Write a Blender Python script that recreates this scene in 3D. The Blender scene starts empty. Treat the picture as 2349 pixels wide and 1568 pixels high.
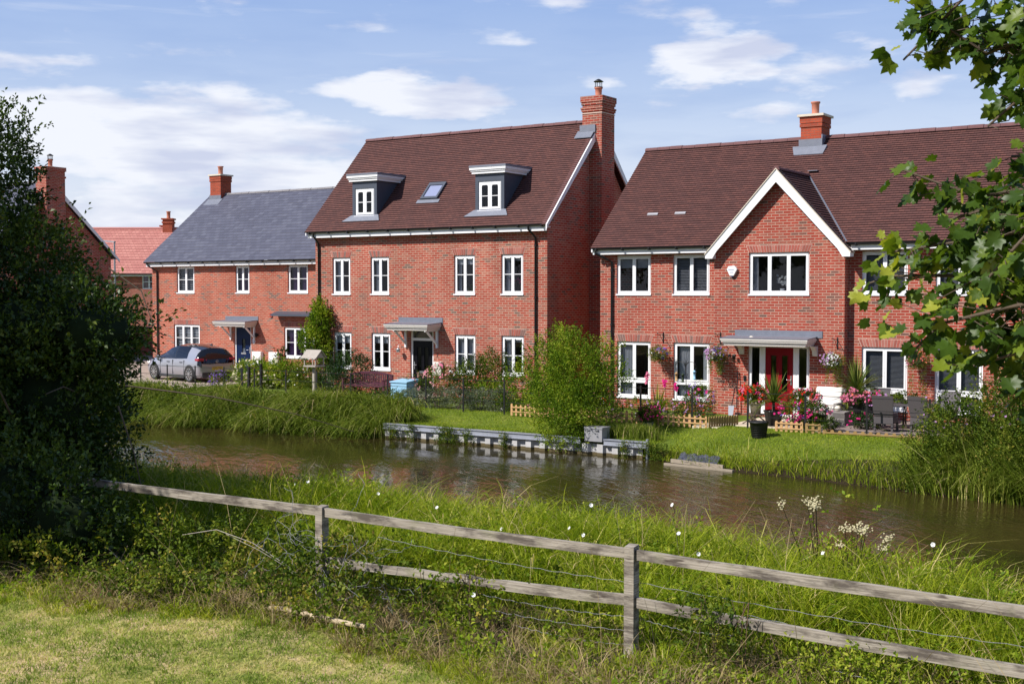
import bpy, bmesh, math, random
import numpy as np
from mathutils import Vector, Matrix, noise as mnoise
R = math.radians
rng = np.random.default_rng(7)
random.seed(7)
scene = bpy.context.scene
COL = scene.collection

# ------------------------------------------------------------ camera
CAMZ = 3.57
cam_d = bpy.data.cameras.new('camera'); cam = bpy.data.objects.new('camera', cam_d); COL.objects.link(cam)
cam.location = (0, 0, CAMZ)
cam.rotation_euler = (R(90) - math.atan(112/2871), 0, R(33.2))
cam_d.sensor_width = 36; cam_d.lens = 36*2871/2349.0
cam_d.clip_end = 3000; cam_d.clip_start = 0.1
cam_d.dof.use_dof = True; cam_d.dof.focus_distance = 30; cam_d.dof.aperture_fstop = 10.0
scene.camera = cam
scene.view_settings.view_transform = 'Standard'; scene.view_settings.look = 'None'
scene.view_settings.gamma = 1; scene.view_settings.exposure = 0.34
scene.cycles.max_bounces = 6; scene.cycles.diffuse_bounces = 3; scene.cycles.glossy_bounces = 3
scene.cycles.transparent_max_bounces = 8; scene.cycles.transmission_bounces = 3
scene.cycles.caustics_reflective = False; scene.cycles.caustics_refractive = False

# ------------------------------------------------------------ sun
LDIR = Vector((0.62, 1.0, -1.12)).normalized()      # the way the sunlight travels
sun_d = bpy.data.lights.new('sun', 'SUN'); sun = bpy.data.objects.new('sun', sun_d); COL.objects.link(sun)
sun_d.energy = 5.0; sun_d.angle = R(0.5); sun_d.color = (1.0, 0.95, 0.88)
sun.location = (-20, -30, 40)
sun.rotation_euler = LDIR.to_track_quat('-Z', 'Y').to_euler()
SUN_EL = math.asin(-LDIR.z); SUN_AZ = math.atan2(-LDIR.x, -LDIR.y)

# ------------------------------------------------------------ world: sky and clouds
class NT:
    """tiny node-graph writer"""
    def __init__(s, tree): s.t = tree
    def n(s, kind, **kw):
        nd = s.t.nodes.new(kind)
        for k, v in kw.items(): setattr(nd, k, v)
        return nd
    def link(s, a, b): s.t.links.new(a, b)
    def val(s, sock, v):
        if isinstance(v, bpy.types.NodeSocket): s.link(v, sock)
        else: sock.default_value = v
    def m(s, op, a, b=0.0, c=0.0, clamp=False):
        nd = s.n('ShaderNodeMath', operation=op); nd.use_clamp = clamp
        for i, v in enumerate((a, b, c)): s.val(nd.inputs[i], v)
        return nd.outputs[0]
    def mix(s, f, a, b, blend='MIX'):
        nd = s.n('ShaderNodeMix', data_type='RGBA', blend_type=blend)
        s.val(nd.inputs[0], f); s.val(nd.inputs[6], a); s.val(nd.inputs[7], b)
        return nd.outputs[2]
    def ramp(s, f, stops, interp='LINEAR'):
        nd = s.n('ShaderNodeValToRGB'); cr = nd.color_ramp; cr.interpolation = interp
        while len(cr.elements) < len(stops): cr.elements.new(0.5)
        for e, (p, c) in zip(cr.elements, stops):
            e.position = p; e.color = (c, c, c, 1) if isinstance(c, (int, float)) else (*c[:3], 1)
        s.val(nd.inputs[0], f); return nd.outputs[0]
    def noise(s, vec, scale, detail=4, rough=0.55, dist=0.0, out=0):
        nd = s.n('ShaderNodeTexNoise'); nd.inputs['Scale'].default_value = scale
        nd.inputs['Detail'].default_value = detail; nd.inputs['Roughness'].default_value = rough
        nd.inputs['Distortion'].default_value = dist
        if vec is not None: s.link(vec, nd.inputs['Vector'])
        return nd.outputs[out]
    def xyz(s, x, y, z):
        nd = s.n('ShaderNodeCombineXYZ')
        for i, v in enumerate((x, y, z)): s.val(nd.inputs[i], v)
        return nd.outputs[0]
    def sep(s, v):
        nd = s.n('ShaderNodeSeparateXYZ'); s.link(v, nd.inputs[0]); return nd.outputs
    def map(s, v, sc, loc=(0, 0, 0), rot=(0, 0, 0)):
        nd = s.n('ShaderNodeMapping'); s.link(v, nd.inputs[0]); nd.inputs['Scale'].default_value = sc
        nd.inputs['Location'].default_value = loc; nd.inputs['Rotation'].default_value = rot
        return nd.outputs[0]

world = bpy.data.worlds.new('World'); scene.world = world; world.use_nodes = True
wt = world.node_tree; wt.nodes.clear(); W = NT(wt)
sky = W.n('ShaderNodeTexSky', sky_type='NISHITA'); sky.sun_disc = False
sky.sun_elevation = SUN_EL; sky.sun_rotation = SUN_AZ
sky.air_density = 1.0; sky.dust_density = 0.8; sky.ozone_density = 1.4
tc = W.n('ShaderNodeTexCoord'); gx, gy, gz = W.sep(tc.outputs['Generated'])
az = W.m('MULTIPLY', W.m('ARCTAN2', gx, gy), 57.2958)           # degrees, 0 = +Y
el = W.m('MULTIPLY', W.m('ARCSINE', gz), 57.2958)
dirv = W.xyz(W.m('MULTIPLY', az, 0.05), W.m('MULTIPLY', el, 0.16), 0)
warp = W.noise(dirv, 3.0, 5, 0.6, out=1); wr = W.sep(warp)
azw = W.m('ADD', az, W.m('MULTIPLY', W.m('SUBTRACT', wr[0], 0.5), 4.0))
elw = W.m('ADD', el, W.m('MULTIPLY', W.m('SUBTRACT', wr[1], 0.5), 2.6))
def blob(a, e, ha, he, k=1.0):
    dx = W.m('DIVIDE', W.m('SUBTRACT', azw, a), ha); dy = W.m('DIVIDE', W.m('SUBTRACT', elw, e), he)
    d = W.m('ADD', W.m('MULTIPLY', dx, dx), W.m('MULTIPLY', dy, dy))
    return W.m('MULTIPLY', W.m('SUBTRACT', 1.0, d, clamp=True), k)
CL = [(-49.5, 7.0, 12.0, 2.5, 1.55), (-43.5, 4.9, 11.0, 2.2, 1.3), (-52, 3.0, 12.0, 2.0, 1.0), (-38, 8.9, 5.6, 1.0, 1.5),
      (-23.6, 10.3, 3.9, 1.35, 2.0), (-20.5, 9.6, 3.5, 0.9, 0.8), (-29, 9.4, 1.6, 0.5, 0.6), (-26.5, 12.4, 2.6, 0.8, 0.7), (-21.5, 8.2, 2.8, 0.7, 0.5),
      (-15.5, 9.1, 2.2, 0.9, 1.0), (-47, 13.2, 3.5, 0.5, 0.5), (-54, 9.9, 6.0, 0.8, 0.7), (-31, 13.1, 1.6, 0.5, 0.6), (-28, 7.2, 6, 0.6, 0.4),
      (-34, 11.6, 3.0, 0.5, 0.5), (-24.6, 11.4, 1.6, 0.7, 0.6), (-18.4, 11.0, 1.5, 0.5, 0.5), (-41, 11.6, 3.5, 0.5, 0.45), (-36, 6.6, 4, 0.7, 0.6),
      (-5, 9, 6, 1.5, 1.0), (10, 6, 9, 2, 1.0), (60, 14, 20, 3, 1.0), (-90, 10, 12, 3, 1.0), (175, 12, 20, 3, 0.9)]
tot = None
for c in CL:
    b = blob(*c); tot = b if tot is None else W.m('MAXIMUM', tot, b)
fb = W.noise(dirv, 5.0, 6, 0.55)
dens = W.m('SUBTRACT', W.m('ADD', tot, W.m('MULTIPLY', W.m('SUBTRACT', fb, 0.5), 3.0)), 0.14, clamp=True)
cmask = W.ramp(dens, [(0.0, 0.0), (0.3, 0.22), (0.7, 0.74), (1.0, 0.92)], 'LINEAR')
wisp = W.noise(W.map(dirv, (0.5, 2.0, 1)), 4.0, 5, 0.6)
wm = W.m('MULTIPLY', W.ramp(wisp, [(0.5, 0.0), (0.8, 0.35)]), 1.0)
hz = W.ramp(W.m('DIVIDE', el, 16.0), [(0.0, 0.78), (0.22, 0.52), (0.55, 0.15), (1.0, 0.0)])
shade = W.noise(W.map(dirv, (1, 1.6, 1), (0, 0.12, 0)), 3.2, 4, 0.5)
ccol = W.ramp(shade, [(0.36, (5.6, 6.0, 7.5)), (0.56, (8.2, 8.4, 9.0))])
cm = W.m('MAXIMUM', W.m('MAXIMUM', cmask, wm), hz)
low = W.ramp(W.m('DIVIDE', el, 40.0), [(0.0, (6.2, 6.7, 8.0)), (0.17, (4.6, 5.8, 8.4)), (0.34, (2.8, 4.3, 8.0)), (1.0, (0.7, 1.35, 3.3))])
skyc = W.mix(0.7, sky.outputs[0], low)
ramp_out = W.mix(cm, skyc, ccol)
bg = W.n('ShaderNodeBackground'); W.link(ramp_out, bg.inputs[0]); bg.inputs[1].default_value = 0.09
wo = W.n('ShaderNodeOutputWorld'); W.link(bg.outputs[0], wo.inputs[0])

# ------------------------------------------------------------ materials
M = {}
def newmat(name):
    m = bpy.data.materials.new(name); m.use_nodes = True; m.node_tree.nodes.clear()
    M[name] = m; return m, NT(m.node_tree)
def out(nt, sh): o = nt.n('ShaderNodeOutputMaterial'); nt.link(sh, o.inputs[0])
def pbsdf(nt, col, rough=0.6, metal=0.0, spec=0.5, bump=None, bstr=0.3, bdist=0.01, coat=0.0):
    p = nt.n('ShaderNodeBsdfPrincipled')
    nt.val(p.inputs['Base Color'], col if isinstance(col, bpy.types.NodeSocket) else (*col, 1))
    nt.val(p.inputs['Roughness'], rough); p.inputs['Metallic'].default_value = metal
    p.inputs['Specular IOR Level'].default_value = spec; p.inputs['Coat Weight'].default_value = coat
    if bump is not None:
        b = nt.n('ShaderNodeBump'); b.inputs['Strength'].default_value = bstr; b.inputs['Distance'].default_value = bdist
        nt.link(bump, b.inputs['Height']); nt.link(b.outputs[0], p.inputs['Normal'])
    return p.outputs[0]
def plain(name, col, rough=0.5, metal=0.0, var=0.12, scale=9.0, spec=0.5, bump=0.0, coat=0.0):
    m, nt = newmat(name); t = nt.n('ShaderNodeTexCoord')
    nz = nt.noise(t.outputs['Object'], scale, 5, 0.6)
    f = nt.m('ADD', 1 - var, nt.m('MULTIPLY', nz, 2*var))
    c = nt.mix(1.0, (*col, 1), nt.xyz(f, f, f), 'MULTIPLY')
    out(nt, pbsdf(nt, c, rough, metal, spec, nz if bump else None, bump, 0.01, coat)); return m
def brickmat(name, pal, mortar, bw=0.235, rh=0.078, ms=0.0085, seed=0.0, patch=0.25):
    m, nt = newmat(name); uv = nt.n('ShaderNodeUVMap').outputs[0]
    v = nt.map(uv, (1, 1, 1), (seed, 0.013, 0))
    def br(c1, c2, mo, bias=0.0):
        b = nt.n('ShaderNodeTexBrick'); nt.link(v, b.inputs['Vector'])
        b.inputs['Color1'].default_value = c1; b.inputs['Color2'].default_value = c2; b.inputs['Mortar'].default_value = mo
        b.inputs['Scale'].default_value = 1; b.inputs['Mortar Size'].default_value = ms; b.inputs['Mortar Smooth'].default_value = 0.1
        b.inputs['Bias'].default_value = bias; b.inputs['Brick Width'].default_value = bw; b.inputs['Row Height'].default_value = rh
        return b
    b = br((0, 0, 0, 1), (1, 1, 1, 1), (0.5, 0.5, 0.5, 1))
    big = nt.noise(uv, 0.9, 3, 0.6)
    tv = nt.m('ADD', nt.sep(b.outputs['Color'])[0], nt.m('MULTIPLY', nt.m('SUBTRACT', big, 0.5), patch*2.2), clamp=True)
    col = nt.ramp(tv, pal)
    fine = nt.noise(uv, 30, 3, 0.7)
    f = nt.m('ADD', 0.62, nt.m('MULTIPLY', fine, 0.8)); col = nt.mix(1.0, col, nt.xyz(f, f, f), 'MULTIPLY')
    mo = nt.mix(nt.noise(uv, 2.0, 4), (*[c*0.75 for c in mortar], 1), (*mortar, 1))
    col = nt.mix(b.outputs['Fac'], col, mo)
    st = nt.ramp(nt.noise(nt.map(uv, (0.7, 0.25, 1)), 1.3, 5, 0.65), [(0.32, 0.74), (0.65, 1.08)])
    col = nt.mix(1.0, col, st, 'MULTIPLY')
    h = nt.m('SUBTRACT', nt.m('MULTIPLY', fine, 0.3), b.outputs['Fac'])
    out(nt, pbsdf(nt, col, 0.85, 0, 0.25, h, 0.7, 0.006)); return m
PR = [(0.0, (0.38, 0.065, 0.048)), (0.35, (0.44, 0.085, 0.062)), (0.6, (0.41, 0.115, 0.09)), (0.78, (0.44, 0.16, 0.13)), (0.88, (0.33, 0.12, 0.105)), (0.95, (0.22, 0.12, 0.11)), (1.0, (0.17, 0.115, 0.11))]
PR = [(p, (c[0]*0.80, c[1]*0.64, c[2]*0.54)) for p, c in PR]
brickmat('brick_red', PR, (0.54, 0.36, 0.28), seed=0.0, patch=0.18)
brickmat('brick_rose', [(p, (c[0]*1.05, c[1]*1.3, c[2]*1.3)) for p, c in PR], (0.58, 0.39, 0.30), seed=3.1, patch=0.3)
brickmat('brick_orange', [(0.0, (0.34, 0.070, 0.046)), (0.45, (0.38, 0.09, 0.062)), (0.7, (0.40, 0.12, 0.085)), (0.86, (0.31, 0.11, 0.085)), (0.94, (0.18, 0.11, 0.10)), (1.0, (0.15, 0.10, 0.095))], (0.56, 0.32, 0.21), seed=5.7, patch=0.3)
brickmat('brick_chimney', [(0.0, (0.36, 0.062, 0.030)), (0.6, (0.43, 0.08, 0.038)), (1.0, (0.30, 0.06, 0.035))], (0.30, 0.12, 0.08), seed=1.7)
for i, c in enumerate([(0.34, 0.085, 0.062), (0.36, 0.13, 0.10), (0.27, 0.075, 0.055), (0.19, 0.10, 0.085)]): plain('voussoir_%d' % i, c, 0.85, var=0.2)
plain('mortar', (0.58, 0.43, 0.36), 0.9)
def tilemat(name, pal, bw, rh, dark, ms, seed=0, rough=0.75, patch=0.35):
    m, nt = newmat(name); uv = nt.n('ShaderNodeUVMap').outputs[0]
    v = nt.map(uv, (1, 1, 1), (seed, 0, 0))
    b = nt.n('ShaderNodeTexBrick'); nt.link(v, b.inputs['Vector'])
    b.inputs['Color1'].default_value = (0, 0, 0, 1); b.inputs['Color2'].default_value = (1, 1, 1, 1); b.inputs['Mortar'].default_value = (0.5, 0.5, 0.5, 1)
    b.inputs['Scale'].default_value = 1; b.inputs['Mortar Size'].default_value = ms; b.inputs['Mortar Smooth'].default_value = 0.3
    b.inputs['Brick Width'].default_value = bw; b.inputs['Row Height'].default_value = rh
    big = nt.noise(uv, 0.55, 4, 0.6)
    tv = nt.m('ADD', nt.m('MULTIPLY', nt.sep(b.outputs['Color'])[0], 0.8), nt.m('MULTIPLY', nt.m('SUBTRACT', big, 0.4), patch*2.5), clamp=True)
    col = nt.ramp(tv, pal); fine = nt.noise(uv, 22, 4, 0.7)
    f = nt.m('ADD', 0.85, nt.m('MULTIPLY', fine, 0.3)); col = nt.mix(1.0, col, nt.xyz(f, f, f), 'MULTIPLY')
    col = nt.mix(nt.m('MULTIPLY', b.outputs['Fac'], 0.85), col, (*dark, 1))
    out(nt, pbsdf(nt, col, rough, 0, 0.3, nt.m('SUBTRACT', 1, b.outputs['Fac']), 0.6, 0.008)); return m
tilemat('roof_tile_brown', [(0.0, (0.092, 0.041, 0.037)), (0.5, (0.112, 0.048, 0.042)), (0.85, (0.135, 0.056, 0.047)), (1.0, (0.17, 0.066, 0.046))], 0.165, 0.105, (0.035, 0.015, 0.016), 0.005, patch=0.14)
tilemat('roof_slate', [(0.0, (0.070, 0.073, 0.105)), (0.6, (0.090, 0.094, 0.132)), (1.0, (0.112, 0.117, 0.155))], 0.30, 0.215, (0.045, 0.045, 0.06), 0.006, rough=0.55, patch=0.2)
tilemat('roof_tile_pink', [(0.0, (0.42, 0.16, 0.14)), (1.0, (0.56, 0.25, 0.21))], 0.3, 0.3, (0.3, 0.12, 0.1), 0.02, patch=0.1)
plain('tile_edge_shadow', (0.022, 0.011, 0.012), 0.8, var=0.3, scale=20); plain('ridge_brown', (0.13, 0.055, 0.055), 0.8, var=0.35, scale=5)  # lower tile edges near black: the course shadow is put into their colour
plain('ridge_grey', (0.2, 0.19, 0.2), 0.8, var=0.3, scale=5); plain('ridge_pink', (0.45, 0.18, 0.16), 0.8)
plain('white_paint', (0.78, 0.78, 0.80), 0.45, var=0.05); plain('upvc', (0.82, 0.82, 0.84), 0.3, var=0.03)
plain('cream_paint', (0.62, 0.58, 0.54), 0.55, var=0.05); plain('black_plastic', (0.012, 0.012, 0.014), 0.35, var=0.1)
plain('black_iron', (0.010, 0.010, 0.011), 0.45, var=0.1); plain('lead', (0.17, 0.185, 0.23), 0.5, 0.15, var=0.25, scale=6)
plain('lead_dark', (0.06, 0.072, 0.10), 0.5, 0.1, var=0.15, scale=3)
plain('terracotta', (0.45, 0.17, 0.11), 0.8, var=0.15); plain('stone_cap', (0.62, 0.55, 0.45), 0.85, var=0.15)
plain('interior_wall', (0.20, 0.19, 0.19), 0.9); plain('interior_floor', (0.10, 0.07, 0.05), 0.7)
plain('curtain', (0.55, 0.55, 0.6), 0.9, var=0.2); plain('curtain_purple', (0.10, 0.04, 0.14), 0.9); plain('blind', (0.8, 0.8, 0.82), 0.7)
plain('slat_grey', (0.34, 0.34, 0.37), 0.6); plain('slat_white', (0.85, 0.85, 0.87), 0.5)
plain('door_black', (0.006, 0.006, 0.008), 0.35, var=0.05, spec=0.15); plain('door_red', (0.20, 0.006, 0.012), 0.35, var=0.05, spec=0.15); plain('door_blue', (0.006, 0.016, 0.055), 0.35, var=0.05, spec=0.12)
plain('steel', (0.55, 0.55, 0.57), 0.3, 0.9); plain('galv', (0.34, 0.36, 0.42), 0.5, 0.35, var=0.35, scale=3)
plain('grey_box', (0.34, 0.34, 0.36), 0.5, 0.3, var=0.2, scale=4)
def glassmat(name, tint=(1, 1, 1), refl=1.0, dark=0.0):
    m, nt = newmat(name); fr = nt.n('ShaderNodeFresnel'); fr.inputs[0].default_value = 1.5
    g = nt.n('ShaderNodeBsdfGlossy'); g.inputs['Roughness'].default_value = 0.01; g.inputs[0].default_value = (0.9, 0.93, 1, 1)
    tr = nt.n('ShaderNodeBsdfTransparent'); tr.inputs[0].default_value = (*tint, 1)
    nz = nt.noise(nt.n('ShaderNodeTexCoord').outputs['Object'], 1.6, 2)
    b = nt.n('ShaderNodeBump'); b.inputs['Strength'].default_value = 0.05; b.inputs['Distance'].default_value = 0.05; nt.link(nz, b.inputs['Height']); nt.link(b.outputs[0], g.inputs['Normal'])
    mx = nt.n('ShaderNodeMixShader'); nt.link(nt.m('MULTIPLY', fr.outputs[0], refl, clamp=True), mx.inputs[0]); nt.link(tr.outputs[0], mx.inputs[1]); nt.link(g.outputs[0], mx.inputs[2])
    out(nt, mx.outputs[0]); return m
glassmat('window_glass', (0.82, 0.85, 0.87), 0.75)
glassmat('car_glass', (0.12, 0.13, 0.15), 1.6)
plain('roof_window_glass', (0.25, 0.28, 0.42), 0.08, var=0.05)

# ------------------------------------------------------------ mesh helpers
class MB:
    def __init__(s): s.v = []; s.f = []; s.mi = []; s.sm = []
    def add(s, vs, fs, mi=0, smooth=False):
        o = len(s.v); s.v += [tuple(v) for v in vs]
        for f in fs: s.f.append(tuple(i + o for i in f)); s.mi.append(mi); s.sm.append(smooth)
        return s
    def quad(s, a, b, c, d, mi=0): return s.add([a, b, c, d], [(0, 1, 2, 3)], mi)
    def box(s, x0, x1, y0, y1, z0, z1, mi=0):
        x0, x1 = min(x0, x1), max(x0, x1); y0, y1 = min(y0, y1), max(y0, y1); z0, z1 = min(z0, z1), max(z0, z1)
        v = [(x0, y0, z0), (x1, y0, z0), (x1, y1, z0), (x0, y1, z0), (x0, y0, z1), (x1, y0, z1), (x1, y1, z1), (x0, y1, z1)]
        return s.add(v, [(0, 3, 2, 1), (4, 5, 6, 7), (0, 1, 5, 4), (1, 2, 6, 5), (2, 3, 7, 6), (3, 0, 4, 7)], mi)
    def hexa(s, lo, hi, mi=0):      # two quads, bottom and top, same winding (ccw from above)
        return s.add(list(lo) + list(hi), [(0, 3, 2, 1), (4, 5, 6, 7), (0, 1, 5, 4), (1, 2, 6, 5), (2, 3, 7, 6), (3, 0, 4, 7)], mi)
    def prism(s, pts, axis, a, b, mi=0):    # polygon pts (2D) extruded along axis
        def P(p, t): return {'x': (t, p[0], p[1]), 'y': (p[0], t, p[1]), 'z': (p[0], p[1], t)}[axis]
        n = len(pts); v = [P(p, a) for p in pts] + [P(p, b) for p in pts]
        return s.add(v, [tuple(range(n))[::-1], tuple(range(n, 2*n))] + [(i, (i+1) % n, (i+1) % n + n, i + n) for i in range(n)], mi)
    def beam(s, p, q, w, h, mi=0, up=(0, 0, 1)):
        p = Vector(p); q = Vector(q); d = (q - p).normalized(); u = Vector(up)
        sd = d.cross(u)
        if sd.length < 1e-4: sd = d.cross(Vector((1, 0, 0)))
        sd.normalize(); u = sd.cross(d)
        lo = [p + sd*(-w/2) - u*h/2, q + sd*(-w/2) - u*h/2, q + sd*w/2 - u*h/2, p + sd*w/2 - u*h/2]
        hi = [a + u*h for a in lo]
        return s.hexa([a for a in lo], [a for a in hi], mi)
    def tube(s, pts, rad, n=8, mi=0, cap=True):
        pts = [Vector(p) for p in pts]; k = len(pts); rad = rad if isinstance(rad, (list, tuple)) else [rad]*k
        vs = []
        for i, p in enumerate(pts):
            d = (pts[min(i+1, k-1)] - pts[max(i-1, 0)]).normalized()
            a = d.cross(Vector((0, 0, 1)));
            if a.length < 0.15: a = d.cross(Vector((0, 1, 0)))
            a.normalize(); b = d.cross(a)
            vs += [p + (a*math.cos(2*math.pi*j/n) + b*math.sin(2*math.pi*j/n))*rad[i] for j in range(n)]
        fs = [(i*n + j, i*n + (j+1) % n, (i+1)*n + (j+1) % n, (i+1)*n + j) for i in range(k-1) for j in range(n)]
        s.add(vs, fs, mi, True)
        if cap: s.add(vs[:n], [tuple(range(n))], mi); s.add(vs[-n:], [tuple(range(n))[::-1]], mi)
        return s
    def lathe(s, prof, c, n=20, mi=0, smooth=True):    # prof [(r,z)]
        vs = [(c[0] + r*math.cos(2*math.pi*j/n), c[1] + r*math.sin(2*math.pi*j/n), c[2] + z) for r, z in prof for j in range(n)]
        fs = [(i*n + j, i*n + (j+1) % n, (i+1)*n + (j+1) % n, (i+1)*n + j) for i in range(len(prof)-1) for j in range(n)]
        return s.add(vs, fs, mi, smooth)
    def sphere(s, c, r, n=12, mi=0, sq=(1, 1, 1)):
        k = n//2
        prof = [(math.sin(math.pi*i/k), -math.cos(math.pi*i/k)) for i in range(k+1)]
        vs = [(c[0] + r*sq[0]*a*math.cos(2*math.pi*j/n), c[1] + r*sq[1]*a*math.sin(2*math.pi*j/n), c[2] + r*sq[2]*b) for a, b in prof for j in range(n)]
        fs = [(i*n + j, i*n + (j+1) % n, (i+1)*n + (j+1) % n, (i+1)*n + j) for i in range(k) for j in range(n)]
        return s.add(vs, fs, mi, True)
    def build(s, name, mats, parent=None, mat=None):
        me = bpy.data.meshes.new(name)
        if mat is not None: s.v = [tuple(mat @ Vector(v)) for v in s.v]
        me.from_pydata(s.v, [], s.f)
        for m in (mats if isinstance(mats, (list, tuple)) else [mats]): me.materials.append(M[m])
        me.polygons.foreach_set('material_index', s.mi); me.polygons.foreach_set('use_smooth', s.sm)
        me.update()
        uv = me.uv_layers.new(name='UVMap'); co = me.vertices
        data = np.zeros(len(me.loops)*2, np.float32)
        for p in me.polygons:
            n = p.normal
            if abs(n.z) > 0.97: h = Vector((1, 0, 0)); w = Vector((0, 1, 0))
            else:
                h = Vector((0, 0, 1)).cross(n).normalized(); w = n.cross(h)
            for li in p.loop_indices:
                c = co[me.loops[li].vertex_index].co
                data[2*li] = c.dot(h); data[2*li+1] = c.dot(w)
        uv.data.foreach_set('uv', data)
        o = bpy.data.objects.new(name, me); COL.objects.link(o)
        if parent is not None: o.parent = parent; o.matrix_parent_inverse = Matrix.Translation(-Vector(parent.location)) if False else Matrix.Identity(4); 
        return o
def tag(o, label=None, cat=None, group=None, kind=None):
    if label: o['label'] = label
    if cat: o['category'] = cat
    if group: o['group'] = group
    if kind: o['kind'] = kind
    return o
def empty(name, label, cat, group=None, loc=(0, 0, 0), rz=0.0):
    o = bpy.data.objects.new(name, None); COL.objects.link(o); o.location = loc; o.rotation_euler = (0, 0, rz)
    o.empty_display_size = 0.2
    return tag(o, label, cat, group)
def copy_tree(o, parent=None):
    c = o.copy(); COL.objects.link(c); c.parent = parent
    for ch in o.children: copy_tree(ch, c)
    return c
# extra builders -------------------------------------------------
def root_of(o):
    while o.parent is not None: o = o.parent
    return o
def wb(mb, name, mats, parent, label=None, uvs=None):
    """mesh given in world coordinates, linked under a thing that stands at its own base"""
    o = mb.build(name, mats, parent, Matrix.Translation(-Vector(root_of(parent).location)))
    if label: o['label'] = label
    return o
def wthing(mb, name, mats, label, cat, base, group=None):
    """one-mesh thing whose origin is at its base"""
    o = mb.build(name, mats, None, Matrix.Translation(-Vector(base))); o.location = base
    return tag(o, label, cat, group)

def wall_front(mb, x0, x1, z0, z1, Y, holes, rev=0.11, mi=0):
    xs = sorted({x0, x1, *[h[0] for h in holes], *[h[1] for h in holes]}); zs = sorted({z0, z1, *[h[2] for h in holes], *[h[3] for h in holes]})
    for i in range(len(xs)-1):
        for j in range(len(zs)-1):
            cx, cz = (xs[i]+xs[i+1])/2, (zs[j]+zs[j+1])/2
            if any(h[0] < cx < h[1] and h[2] < cz < h[3] for h in holes): continue
            mb.quad((xs[i], Y, zs[j]), (xs[i+1], Y, zs[j]), (xs[i+1], Y, zs[j+1]), (xs[i], Y, zs[j+1]), mi)
    for a, b, c, d in holes:
        e = Y + rev
        mb.quad((a, Y, c), (a, e, c), (a, e, d), (a, Y, d), mi); mb.quad((b, e, c), (b, Y, c), (b, Y, d), (b, e, d), mi)
        mb.quad((a, e, d), (b, e, d), (b, Y, d), (a, Y, d), mi); mb.quad((a, Y, c), (b, Y, c), (b, e, c), (a, e, c), mi)
def gable_wall(mb, X, y0, y1, zb, ze, yr, zr, out=1, mi=0):
    p = [(X, y0, zb), (X, y1, zb), (X, y1, ze), (X, yr, zr), (X, y0, ze)]
    mb.add(p if out > 0 else p[::-1], [(0, 1, 2, 3, 4)], mi)

def window(parent, x0, x1, z0, z1, Y, cols=2, bars=(0.5,), transom=None, sill=True, content=None, name='window', style='casement', head=False, label=None, open_sash=None):
    """white framed window standing 60 mm back in the wall; returns the frame, with pane, sill, blinds as its children"""
    f = MB(); g = MB(); y = Y + 0.055; t = 0.05
    def ring(a, b, c, d, w, ya, yb):
        f.box(a, b, ya, yb, c, c + w); f.box(a, b, ya, yb, d - w, d); f.box(a, a + w, ya, yb, c + w, d - w); f.box(b - w, b, ya, yb, c + w, d - w)
    ring(x0, x1, z0, z1, t, y, y + 0.055)
    w = (x1 - x0 - 2*t)/cols
    rows = [(z0 + t, z1 - t)] if transom is None else [(z0 + t, transom - t*0.5), (transom + t*0.5, z1 - t)]
    if transom is not None: f.box(x0 + t, x1 - t, y + 0.004, y + 0.052, transom - t*0.5, transom + t*0.5)
    for k in range(cols):
        a = x0 + t + w*k; b = a + w
        for c, d in rows:
            s = 0.052 if cols > 1 else 0.04
            if open_sash == k: continue
            ring(a + 0.003, b - 0.003, c + 0.003, d - 0.003, s, y - 0.014, y + 0.040)
            if head: f.box(a + s + 0.05, b - s - 0.05, y - 0.008, y + 0.03, d - s - 0.03, d - s + 0.001)
            g.quad((a + s, y + 0.016, c + s), (b - s, y + 0.016, c + s), (b - s, y + 0.016, d - s), (a + s, y + 0.016, d - s))
            for r in bars:
                zb = c + (d - c)*r; f.box(a + s, b - s, y - 0.002, y + 0.034, zb - 0.011, zb + 0.011)
    fr = wb(f, name, 'upvc', parent)
    if label: fr['label'] = label
    wb(g, 'pane', 'window_glass', fr)
    if sill:
        s = MB(); s.box(x0 - 0.015, x1 + 0.015, Y - 0.03, Y + 0.054, z0 - 0.035, z0 + 0.012); wb(s, 'sill', 'white_paint', fr)
    yi = Y + 0.16
    for c in (content or []):
        k = c[0]; m = MB()
        if k == 'blind':
            m.box(x0 + 0.03, x1 - 0.03, yi, yi + 0.012, z1 - (z1 - z0)*c[1], z1 - 0.02); wb(m, 'blind', c[2] if len(c) > 2 else 'blind', fr)
        elif k == 'slats':
            a, b = c[1], c[2]; n = int((z1 - z0)*(c[4] if len(c) > 4 else 26))
            for i in range(n):
                zz = z0 + (z1 - z0)*(i + 0.5)/n; xa = x0 + (x1 - x0)*a; xb = x0 + (x1 - x0)*b; hh = (z1 - z0)/n
                m.hexa([(xa, yi, zz - hh*0.36), (xb, yi, zz - hh*0.36), (xb, yi + 0.03, zz + hh*0.2), (xa, yi + 0.03, zz + hh*0.2)],
                       [(xa, yi, zz - hh*0.36 + 0.004), (xb, yi, zz - hh*0.36 + 0.004), (xb, yi + 0.03, zz + hh*0.2 + 0.004), (xa, yi + 0.03, zz + hh*0.2 + 0.004)])
            wb(m, 'slatted_blind', c[3] if len(c) > 3 else 'slat_grey', fr)
        elif k == 'curtain':
            xa = x0 + (x1 - x0)*c[1]; xb = x0 + (x1 - x0)*c[2]; n = 16; vs = []
            for i in range(n + 1):
                xx = xa + (xb - xa)*i/n; yy = yi + 0.03 + 0.022*math.sin(i*1.9)
                vs += [(xx, yy, z0 - 0.02), (xx, yy, z1 - 0.02)]
            m.add(vs, [(2*i, 2*i+2, 2*i+3, 2*i+1) for i in range(n)], 0, True); wb(m, 'curtain', c[3] if len(c) > 3 else 'curtain', fr)
    return fr
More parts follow.
